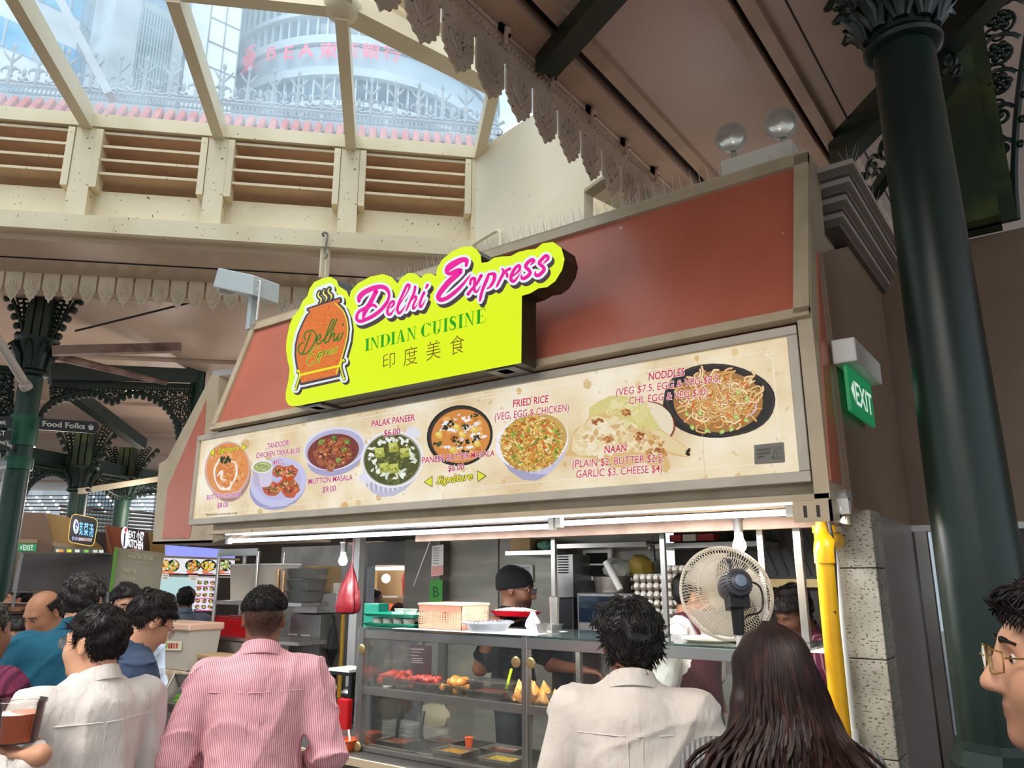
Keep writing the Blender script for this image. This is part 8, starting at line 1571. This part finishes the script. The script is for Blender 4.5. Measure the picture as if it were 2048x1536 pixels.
    # ---- hair
    if (hair in ST or hair == 'fade') and not cap:
        T = ST['short' if hair == 'fade' else hair]; tops, side = {'short': (.018, .009), 'fade': (.018, .003), 'thick': (.030, .015), 'bald': (.008, .008)}[hair]; Hv = Vol()
        Hv.ell(H((0, -.012, .020)), np.array((.0765, .096, .090))*HS, .02, HR); Hv.ell(H((0, .014, -.03)), np.array((.066, .070, .09))*HS, .03, HR); hh = min(h, .006); Hv.P = [tuple(list(p)) for p in Hv.P]; axh, Fh = Hv.grid(hh, .06)
        G = np.stack(np.meshgrid(*axh, indexing='ij'), -1); ql = (G-piv.astype(np.float32)-(HR @ np.array((0, .013, .066), np.float32)*s)) @ HR/HS
        sm = np.clip((ql[..., 2]-.0)/.075, 0, 1); sm = sm*sm*(3-2*sm); th = side+(tops-side)*sm; nf = wob(seed+9, 9, (70, 150)); th = th+.004*nf(G[..., 0], G[..., 1], G[..., 2])*np.clip(th/.015, .2, 1.3)
        if hair == 'thick': th = th+.006*wob(seed+3, 5, (30, 60))(G[..., 0], G[..., 1], G[..., 2])
        if hair == 'fade': th = np.where(ql[..., 2] < .035+.02*(ql[..., 1] < -.02)*0, -.004, th)
        Fh = np.maximum(Fh-th*HS, (zline(ql[..., 1], T)-ql[..., 2])*HS*.9)
        if hair == 'bald': Fh = np.maximum(Fh, (ql[..., 2]-.055-.2*np.maximum(0, -.05-ql[..., 1]))*HS)
        Ph, Qh = nets(axh, Fh.astype(np.float32), hh)
        if len(Qh):
            ns = strands; fi = R_.randint(0, len(Qh), ns); a = Ph[Qh[fi]].mean(1); e1 = Ph[Qh[fi, 1]]-Ph[Qh[fi, 0]]; e2 = Ph[Qh[fi, 3]]-Ph[Qh[fi, 0]]; nn = np.cross(e1, e2); nn /= np.linalg.norm(nn, axis=1)[:, None]+1e-9
            crown = H((.01, -.05, .11)); fl = a-crown; fl += R_.normal(size=fl.shape)*.03; fl -= nn*(fl*nn).sum(1)[:, None]; fl /= np.linalg.norm(fl, axis=1)[:, None]+1e-9
            L = (.014 if hair == 'fade' else .026 if hair != 'thick' else .036)*HS*R_.uniform(.6, 1.3, ns)[:, None]; w = .0015*HS; sd = np.cross(fl, nn); lift = .30 if hair == 'fade' else .10
            sg_ = 1/(.20*HS); pts = [a-nn*.003, a+fl*L*.4+nn*(L*lift*.6-(L*.4)**2*sg_), a+fl*L*.75+nn*(L*lift*.7-(L*.75)**2*sg_), a+fl*L+nn*(L*lift*.25-L*L*sg_)]; ws = [w, w*1.1, w*.8, w*.1]; VV = []; TT = []; b0 = len(Ph)
            for j in range(4): VV += [pts[j]-sd*ws[j], pts[j]+sd*ws[j], pts[j]+nn*ws[j]*1.2]
            VV = np.stack(VV, 1).reshape(-1, 3); ix = (np.arange(ns)*12)[:, None]+b0; QQ = [Qh]
            for j in range(3):
                for u_ in range(3): v_ = (u_+1) % 3; QQ.append(np.concatenate([ix+3*j+u_, ix+3*j+v_, ix+3*j+3+v_, ix+3*j+3+u_], 1))
            npmesh('hair', np.concatenate([Ph, VV]), np.concatenate(QQ), hmat or hairm, o)
    if cap:
        Cv = Vol(); Cv.ell(H((0, -.012, .022)), np.array((.0765, .096, .090))*HS+.016*s, .02, HR); Cv.ell(H((0, -.05, .045)), np.array((.075, .07, .075))*HS+.004*s, .03, HR); axh, Fh = Cv.grid(.006, .03); G = np.stack(np.meshgrid(*axh, indexing='ij'), -1); ql = (G-piv.astype(np.float32)-(HR @ np.array((0, .013, .066), np.float32)*s)) @ HR/HS
        Fh = np.maximum(Fh-.002*wob(4, 6, (30, 70))(G[..., 0], G[..., 1], G[..., 2]), (.000+.22*(ql[..., 1])-ql[..., 2])*HS*.9); Ph, Qh = nets(axh, Fh.astype(np.float32), .006); npmesh('knit_cap', Ph, Qh, cap, o)
    if hair == 'long': long_hair(o, H, HR, HS, s, J, seed)
    # ---- eyes, brows, spectacles
    if eyes:
        m = MB()
        for sg in (-1, 1):
            c = H((sg*.031, .0755, .000)); m.ell(c, .0122*HS, 12, 8, 0); m.ell(H((sg*.031, .0842, -.001)), .0058*HS, 10, 6, 1)
            m.tube([H((sg*.014, .094, .021)), H((sg*.031, .096, .026)), H((sg*.050, .082, .020))], [.003*HS, .004*HS, .002*HS], 6, 2)
        lobj('eyes', m, [mat('eye_white', 'D8D0C8', .2), mat('eye_dark', '1A1210', .1), hairm], o)
    if glasses:
        m = MB(); r = .0012*s
        for sg in (-1, 1):
            c = np.array((sg*.034, .112, -.004)); m.tube([H(c+np.array((.024*math.cos(t)*(abs(math.cos(t))**-.25 if abs(math.cos(t)) > .1 else 1), -.010*abs(sg*.024*math.cos(t))*0-.012*(1 if sg*math.cos(t) > .5 else 0), .018*math.sin(t)))) for t in [k*.3927 for k in range(16)]], r, 6, 0, closed=True); m.ell(H(c+np.array((0, -.002, 0))), (.0005, .0005, .0005), 4, 3, 0)
            m.tube([H((sg*.059, .098, .002)), H((sg*.078, .05, .004)), H((sg*.083, -.005, .006)), H((sg*.080, -.025, -.012))], r*1.15, 6, 0)
            V = [H(c+np.array((.022*math.cos(t), 0, .016*math.sin(t)))) for t in [k*.5236 for k in range(12)]]; m.add(V, [tuple(range(12))], 1)
        m.tube([H((-.010, .117, 0)), H((0, .120, .003)), H((.010, .117, 0))], r, 6, 0); lobj('spectacles', m, [glasses, lens_m], o)
    # ---- shirt
    if shirt is not None:
        C = Vol(); e = .014; torso(C, e, .05)
        for i in (0, 1): arm(C, i, .016 if sleeve[i] > 1 else .022, 0, sleeve[i])
        axs, Fs = C.grid(h, .03, clip); X, Y, Z = np.meshgrid(*axs, indexing='ij'); n1 = wob(seed+20, 5, (7, 16)); n2 = wob(seed+21, 6, (14, 30)); f1 = (1-np.abs(np.sin(n1(X, Y, Z*.6)*2.0)))**3; f2 = (1-np.abs(np.sin(n2(X, Y, Z*1.2)*1.6)))**3
        armw = np.clip((np.abs(X)-sw*s*.95)/.05, 0, 1); Fs = Fs-fold*(.010*f1+.006*f2*(1+1.3*armw))
        nk = Vector(J((0, -.012, 1.52))); Fs = np.maximum(Fs, (-(np.sqrt(X**2+(Y-nk.y)**2)-.066*s)) * np.where(Z > J((0, 0, 1.45))[2], 1, 0)-np.where(Z > J((0, 0, 1.45))[2], 0, .2)); zc = Z*math.cos(A)-0
        Fs = np.maximum(Fs, (Z-J((0, -.012, 1.508))[2]-.12*np.minimum(0, nk.y-Y))); Fs = np.maximum(Fs, tuck*s-Z) if tuck else Fs
        if clip is not None: Fs = np.maximum(Fs, (zcut+.02)*s-Z)
        Ps, Qs = nets(axs, Fs.astype(np.float32), h); so = npmesh('shirt', Ps, Qs, shirt, o)
        def back_y(x, z, sgn=-1):                             # surface of the shirt on the back (or front)
            i = int(np.clip(np.searchsorted(axs[0], x), 0, len(axs[0])-1)); k = int(np.clip(np.searchsorted(axs[2], z), 0, len(axs[2])-1)); col_ = Fs[i, :, k]; w = np.where(col_ < 0)[0]
            return None if not len(w) else (axs[1][w[0]] if sgn < 0 else axs[1][w[-1]])
        if seam:
            m = MB(); zy = J((0, -.12, 1.345))[2]; pts = [(x*s*sw/.178*1.0, zy+.0*abs(x)) for x in np.linspace(-.165, .165, 23)]; pp = [(x, back_y(x, z)-.002, z) for x, z in pts if back_y(x, z) is not None]
            if len(pp) > 4: m.tube(smoothpath(pp, 1), .0026, 5); 
            for dx in (-.022, .022):
                pp = [(dx*s, back_y(dx*s, z)-.0015, z) for z in np.linspace(zy, zy-.22*s, 12) if back_y(dx*s, z) is not None]
                if len(pp) > 3: m.tube(pp, [.003*(1-.8*i/len(pp)) for i in range(len(pp))], 5)
            if m.v: lobj('yoke_seam', m, shirt, so)
        if collar:
            m = MB(); V = []; F_ = []; n = 36; prof = ((.068, -.030), (.066, .012), (.065, .030), (.071, .033), (.083, .004), (.090, -.016), (.085, -.018), (.074, .008))
            for k in range(n+1):
                t = math.pi/2+math.radians(14)+(2*math.pi-math.radians(28))*k/n; dz = .026-.034*(1+math.sin(t))
                for r, zz in prof: V.append(J((r*1.04*math.cos(t), -.014+r*1.05*math.sin(t)+.006*(math.sin(t) > 0), 1.478+zz+dz)))
            np_ = len(prof)
            for k in range(n):
                for j in range(np_): F_.append((k*np_+j, (k+1)*np_+j, (k+1)*np_+(j+1) % np_, k*np_+(j+1) % np_))
            m.add(V, F_); lobj('collar', m, shirt, so, smooth=True)
        for i in (0, 1):
            if 1 < sleeve[i] < 1.9:                            # rolled cuff
                a, b, c = [Vector(J(v)) for v in (S0[i], *arms[i][:2])]; p = b.lerp(c, sleeve[i]-1); d = (c-b).normalized(); r = (.044-.014*(sleeve[i]-1)+.022)*s; m = MB(); m.lathe([(r*.92, -.035*s), (r, -.03*s), (r*1.02, 0), (r, .008*s), (r*.8, .010*s)], p, d, 24); lobj('rolled_cuff', m, shirt, so, smooth=True)
    if apron:
        C = Vol(); torso(C, .022, .05); axs, Fs = C.grid(.008, .03); X, Y, Z = np.meshgrid(*axs, indexing='ij'); Fs = np.maximum(Fs, -(Fs+.010)); Fs = np.maximum(Fs, .02-Y); w = np.interp(Z/s, [.5, 1.15, 1.22, 1.36], [.3, .3, .16, .12])*s; Fs = np.maximum(Fs, np.abs(X)-w); Fs = np.maximum(Fs, Z-1.36*s); Ps, Qs = nets(axs, Fs.astype(np.float32), .008); ap = npmesh('apron', Ps, Qs, apron, o)
        m = MB()
        for sg in (-1, 1): m.tube([J((sg*.11, .125, 1.35)), J((sg*.10, .115, 1.42)), J((sg*.085, .06, 1.49)), J((sg*.075, 0, 1.515)), J((sg*.04, -.075, 1.50))], .010, 6)
        lobj('neck_strap', m, apron, ap)
    if legs and trousers:
        C = Vol(); tm = mat('trousers_'+trousers, trousers, .8, bump=(30, .3, .006)); C.ell(J((0, -.005, .95)), ((.165*fw+.010)*s, (.118*fd+.010)*s, .13*s), .04)
        for sg in (-1, 1): C.chain([(sg*.088*s, 0, .90*s), (sg*.10*s, .010*s, .48*s), (sg*.10*s, -.01*s, .10*s)], [.100*s, .076*s, .064*s], .03)
        axs, Fs = C.grid(.012, .03); Z = axs[2][None, None, :]; Fs = np.maximum(Fs, Z-1.0*s); Ps, Qs = nets(axs, np.ascontiguousarray(Fs, np.float32), .012); npmesh('trousers', Ps, Qs, tm, o)
        m = MB(); [m.ell((sg*.11*s, .055*s, .038*s), (.045*s, .135*s, .037*s), 14, 8) for sg in (-1, 1)]; sh_ = [MB().ell((sg*.11*s, .055*s, .0385*s), (.046*s, .14*s, .038*s), 14, 8) for sg in (-1, 1)]; [lobj('shoe', q_, mat('dark_shoe', '1C1A1A', .5), o, smooth=True) for q_ in sh_]
    o['unit'] = s; return o, H, J, s
def lobj(name, mb, mats, parent, smooth=True):               # child mesh given in the parent's own coordinates
    wl = wloc(parent); o = obj(name, mb, mats, None, smooth, loc=(0, 0, 0)); o.parent = parent; return o
def long_hair(o, H, HR, HS, s, J, seed):
    R = random.Random(seed); V = Vol(); V.ell(H((0, -.016, .024)), np.array((.082, .101, .095))*HS, .02, HR); V.ell(H((0, -.05, -.06)), np.array((.092, .066, .11))*HS, .04, HR); V.chain([H((0, -.075, -.06)), J((0, -.105, 1.44)), J((.0, -.15, 1.30)), J((0, -.155, 1.18))], [.05*s, .05*s, .045*s, .02*s], .02)
    for sg in (-1, 1): V.chain([H((sg*.075, .01, .03)), H((sg*.090, -.01, -.06)), J((sg*.115, -.05, 1.42)), J((sg*.12, -.09, 1.30)), J((sg*.10, -.12, 1.20))], [.020*s, .022*s, .026*s, .026*s, .015*s], .02)
    ax, F = V.grid(.007, .03); G = np.meshgrid(*ax, indexing='ij'); ql = (np.stack(G, -1)-np.array(H((0, 0, 0)), np.float32)) @ HR/HS; F = F-.006*wob(seed, 6, (20, 45))(*G); F = np.where((ql[..., 1] > .045) & (ql[..., 2] < .055), np.maximum(F, .01), F); P, Q = nets(ax, F.astype(np.float32), .007); npmesh('hair', P, Q, hair_brown, o)
    m = MB()
    for k in range(620):
        t = R.uniform(-2.75, -.39); el = R.uniform(.05, 1.0); r = .093; x0 = r*math.cos(t)*math.cos(el*.6)*.95; a = H((.012*math.cos(t), .01+.02*math.sin(t), .126)); a2 = H((.062*math.cos(t), -.012+.078*math.sin(t), .094)); b = H((.089*math.cos(t), -.018+.107*math.sin(t), .02)); c = H((.122*math.cos(t), -.03+.105*math.sin(t), -.09)); q = R.uniform(.75, 1.15)
        d = J((.20*math.cos(t)*q, -.07+.12*math.sin(t)*q, 1.40+R.uniform(-.03, .03))); e = J((.215*math.cos(t)*q+R.uniform(-.02, .02), -.085+.125*math.sin(t)*q, 1.28)); f = J((.20*math.cos(t)*q+R.uniform(-.03, .03), -.09+.125*math.sin(t)*q+R.uniform(-.02, .02), 1.16+R.uniform(-.03, .05)))
        pts = smoothpath([a, a2, b, c, d, e, f], 5); ph = R.uniform(0, 6.28); amp = R.uniform(.008, .026); side = Vector((-math.sin(t), math.cos(t), 0)); n = len(pts); pts = [p+side*amp*math.sin(ph+i*.75)*max(0, (i/n-.3))*2.2+Vector((math.cos(t), math.sin(t), 0))*amp*math.cos(ph+i*.75)*max(0, i/n-.3)*2.2 for i, p in enumerate(pts)]
        w = R.uniform(.0012, .0050)*s; m.tube(pts, [w*(.4+1.2*math.sin(math.pi*min(1, .12+.8*i/n))) for i in range(n)], 5)
    lobj('hair_locks', m, hair_brown, o)
# ---------------------------------------------------------------- the cast
def hold(*a): return a
pinkst = fabric('pink_striped_cotton', 'E8BFC4', stripes=('BC7280', 46, 'X', .45, .62)); whitesh = fabric('white_cotton', 'DAD4CE', dark='C8BFBC'); whitesh2 = fabric('white_linen', 'D8D0C6', dark='C4BAAF'); navy = fabric('slate_blue_cotton', '3C4C66', dark='2E3C54'); tealp = fabric('teal_jersey', '1E5A72', dark='17495E'); purp = fabric('purple_check', '6E2C48', stripes=('4E1C34', 9, 'X', .5, .7)); blackt = fabric('black_jersey', '15151A'); teew = fabric('white_jersey', 'D9D4D2', dark='C4BEBC'); greysh = fabric('grey_blue_cotton', '66707E'); plaid = fabric('maroon_plaid', '4E1C2E', stripes=('7E5A66', 8, 'X', .8, .9)); ribg = fabric('grey_rib_knit', '8C8C8A', stripes=('5E5E5E', 26, 'X', .4, .7)); bluet = fabric('bright_blue_jersey', '1E4FA8')
marap = fabric('maroon_apron_cloth', '4A1E26'); mgold = mat('gold_frame', 'B08A4A', .3, metal=.8); mred = mat('red_temple', 'B0202A', .35); mblk = mat('black_frame', '14141A', .3)
person('man in a pink striped shirt with rolled sleeves seen from behind at the counter', 533, 1172, 3.3, 139, 'deep', 1.06, shirt=pinkst, sleeve=(1.35, 1.35), arms=[((-.285, -.02, 1.10), (-.16, .20, 1.04)), ((.29, -.02, 1.10), (.17, .21, 1.03))], hair='fade', h=.0065, seed=11, fat=.05, strands=2200, tuck=.86, eyes=False, hscale=.98)
person('man with thick wavy dark hair in a white shirt waiting at the counter', 1258, 1203, 2.55, 119, 'deep', 1.06, shirt=whitesh2, sleeve=(1.95, 1.95), arms=[((-.275, .0, 1.12), (-.14, .20, 1.02)), ((.275, .0, 1.12), (.15, .20, 1.02))], hair='thick', hmat=mat('grey_flecked_hair', '161210', .42, noise=('4A4644', 60, .62, .75)), h=.0065, seed=12, strands=2600, fat=.05, eyes=False, hscale=1.04)
person('woman with long wavy dark brown hair in a grey ribbed top', 1540, 1246, 1.98, 112, 'light', .95, hy=.35, shirt=ribg, sleeve=(1.9, 1.9), collar=False, seam=False, hair='long', h=.0065, seed=13, fold=.4, zcut=None)
tl = atd(36, 1440, 2.9); _vr = Vector((_R.x, _R.y, 0)).normalized(); _vf = Vector((_F.x, _F.y, 0)).normalized()
o, H, J, s = person('older man with black hair and glasses in a white shirt holding an orange tub', 203, 1215, 3.2, 185, 'light', 1.12, hy=.35, shirt=whitesh, sleeve=(1.86, 1.86), arms=[((-.27, .06, 1.10), tl+Vector((0, 0, -40*pxsize(tl)-.030))+_vr*.10-_vf*.03, {'dirw': -_vr+_vf*.3, 'palm': (0, 0, 1), 'curl': .18}), ((.275, .02, 1.12), (.13, .30, 1.05), {'dir': (-.2, .9, 0), 'palm': (-1, 0, 0), 'curl': .35})], hair='short', glasses=mgold, h=.0065, seed=14, strands=1800, fat=.05, hscale=1.06)
# the orange tub in his hands
t = thing('soup_tub', 'round clear tub of orange drink held by the older man in the white shirt', 'tub', tl); px = pxsize(tl); rr = 46*px; hz_ = 40*px
obj('tub', MB().lathe([(rr*.86, -hz_), (rr*.98, hz_*.8), (rr*1.04, hz_*.82), (rr*1.04, hz_*.95), (rr*.97, hz_*.95), (rr*.84, -hz_*.96), (0, -hz_*.96)], tl, n=36), glass('thin_clear', (.97, .97, .96), .015, (.9, .9, .88), .08), t, smooth=True); obj('orange_drink', MB().lathe([(0, -hz_*.93), (rr*.83, -hz_*.93), (rr*.92, hz_*.35), (0, hz_*.36)], tl, n=36), mat('orange_liquid', 'E2621A', .12, emit='C8541E', estr=.0), t, smooth=True)
person('man in a slate blue shirt with red glasses reaching for the steel trays', 298, 1172, 3.75, 72, 'light', 1.08, hy=.25, hp=.45, lean=.14, shirt=navy, sleeve=(1.25, 1.25), arms=[((-.23, .10, 1.14), (-.12, .32, 1.08)), ((.25, .12, 1.13), (.10, .38, 1.06), {'dir': (-.1, .9, -.35), 'palm': (0, 0, -1), 'curl': .55})], hair='short', glasses=mred, h=.006, seed=15, strands=1400)
person('man in a teal polo shirt with thinning dark hair seen from behind', 173, 1145, 4.35, 142, 'light', 1.15, hy=-.25, shirt=tealp, sleeve=(.72, .72), seam=False, hair='short', hmat=hair_grey, h=.008, seed=16, strands=1200, fat=.08, tuck=.84, eyes=False)
person('bald man in a white shirt looking down beside the man in teal', 105, 1172, 5.0, 285, 'mid', 1.05, hp=.55, shirt=whitesh, sleeve=(1.9, 1.9), hair='bald', h=.008, seed=17, strands=500, fat=.08)
person('man in a purple checked shirt cut off by the left edge', -22, 1200, 3.78, 110, 'mid', 1.05, shirt=purp, sleeve=(1.9, 1.9), hair='short', hmat=hair_grey, h=.008, seed=18, strands=600, arms=[((-.27, .05, 1.13), (-.12, .28, 1.0)), ((.27, .05, 1.13), (.10, .28, 1.0))])
person('dark haired man facing the camera behind the man in slate blue', 256, 1164, 5.3, 345, 'light', 1.0, hp=.25, shirt=fabric('pale_blue_cotton', 'B4C2D2'), sleeve=(1.9, 1.9), hair='short', h=.008, seed=19, strands=700)
person('man in a grey blue shirt seen from behind near the picture menus', 374, 1173, 8.2, 150, 'dark', 1.05, shirt=greysh, sleeve=(.7, .7), hair='short', h=.010, seed=20, strands=400, eyes=False, seam=False)
person('small distant man in black beyond the tray return sign', 230, 1192, 9.6, 215, 'light', 1.0, shirt=blackt, sleeve=(.7, .7), hair='short', h=.012, seed=21, strands=200, seam=False, collar=False)
person('distant woman in black looking towards the camera at the far left', 40, 1232, 6.3, 330, 'light', .92, hp=.3, shirt=blackt, sleeve=(1.9, 1.9), hair='thick', h=.011, seed=22, strands=300, seam=False, collar=False)
person('blurred distant man at the tray station by the left column', 40, 1172, 8.6, 250, 'mid', 1.0, shirt=fabric('brown_cotton', '4A3428'), sleeve=(1.9, 1.9), hair='short', h=.012, seed=23, strands=200, seam=False)
# workers in the stall
tc = atd(1030, 1226, 4.92)
o, H, J, s = person('cook in a black knit cap and glasses carrying a red tray of rice', 1030, 1137, 5.25, 22, 'deep', 1.0, hy=-.02, hp=.12, shirt=blackt, sleeve=(.75, .75), arms=[((-.20, .20, 1.13), (-.05, .42, 1.12), {'dir': (.1, 1, -.1), 'palm': (0, 0, -1), 'curl': .4}), ((.28, -.14, 1.15), tc-_vr*.13+Vector((0, 0, -.052)), {'dirw': _vr+_vf*.2, 'palm': (0, 0, 1), 'curl': .12})], hair='short', glasses=mblk, cap=fabric('black_knit', '101013'), h=.0065, seed=24, strands=300, collar=False, seam=False, beard=.75, hscale=1.12)
t = thing('red_tray', 'red oval tray of white rice carried by the cook in the black cap', 'tray', tc); px = pxsize(tc); rx = 58*px
vx = Vector((_R.x, _R.y, 0)).normalized(); m = MB(); m.lathe([(rx*.75, -.022), (rx*.98, .006), (rx*1.0, .010), (rx*.96, .010), (rx*.74, -.016), (0, -.016)], tc, (0, .06, 1), 36, sy=.62); obj('plate', m, mat('glossy_red_plate', 'C41022', .25), t, smooth=True)
m = MB(); R5 = random.Random(9)
for _ in range(420): a_, q_ = R5.uniform(0, 6.28), math.sqrt(R5.random())*.78; x_, y_ = rx*q_*math.cos(a_), rx*.55*q_*math.sin(a_); z_ = .004+.026*(1-q_*q_); t_ = R5.uniform(0, 3.1); m.cyl(tc+Vector((x_, y_, z_)), tc+Vector((x_+.010*math.cos(t_), y_+.010*math.sin(t_), z_+R5.uniform(-.003, .005))), .0022, n=4)
m.lathe([(rx*.80, -.008), (rx*.6, .012), (rx*.3, .024), (0, .028)], tc, n=24, sy=.6); tag(obj('rice', m, mat('white_rice', 'E9E4D4', .5), t), None, None, None, 'stuff')
person('worker in a white t-shirt and maroon apron half hidden by the fan', 1378, 1143, 4.52, 350, 'mid', 1.02, hy=.75, hp=.2, shirt=teew, sleeve=(.75, .75), hair='short', collar=False, seam=False, apron=marap, h=.0075, seed=25, strands=700)
person('dark haired cook in maroon plaid bending over at the right end of the stall', 1588, 1166, 4.42, 240, 'dark', 1.02, hp=.45, lean=.12, shirt=plaid, sleeve=(1.4, 1.4), hair='thick', h=.0075, seed=26, strands=900, eyes=False)
# beyond the hatch
person('man in a bright blue shirt in the stall behind the hatch', 749, 1178, 7.6, 60, 'dark', 1.0, shirt=bluet, sleeve=(.75, .75), hair='short', h=.012, seed=27, strands=200, seam=False, collar=False, base=atd(749, 1178, 9.2))
o, H, J, s = person('person in a brown cap seen from behind beyond the hatch', 797, 1206, 7.9, 140, 'light', .95, shirt=fabric('grey_blue_jersey', '4E5E78'), sleeve=(.75, .75), hair='thick', cap=fabric('brown_cap_cloth', '3A2018'), h=.011, seed=28, strands=200, seam=False, collar=False)
person('person with black hair in a pale pink shirt seated beyond the hatch post', 718, 1232, 8.2, 120, 'light', .9, shirt=fabric('pale_pink_cotton', 'D9C0C4'), sleeve=(.9, .9), hair='short', h=.011, seed=29, strands=200, seam=False)
# the face at the right edge, very near
person('young man in profile with thin gold glasses at the right edge of the picture', 2128, 1136, 1.36, 192, 'light', 1.0, hp=-.02, shirt=fabric('dark_cotton', '2A2A30'), sleeve=(.75, .75), hair='short', glasses=mgold, h=.0045, seed=30, strands=6500, beard=.25, zcut=.95, legs=False, collar=False, seam=False, hands=False)
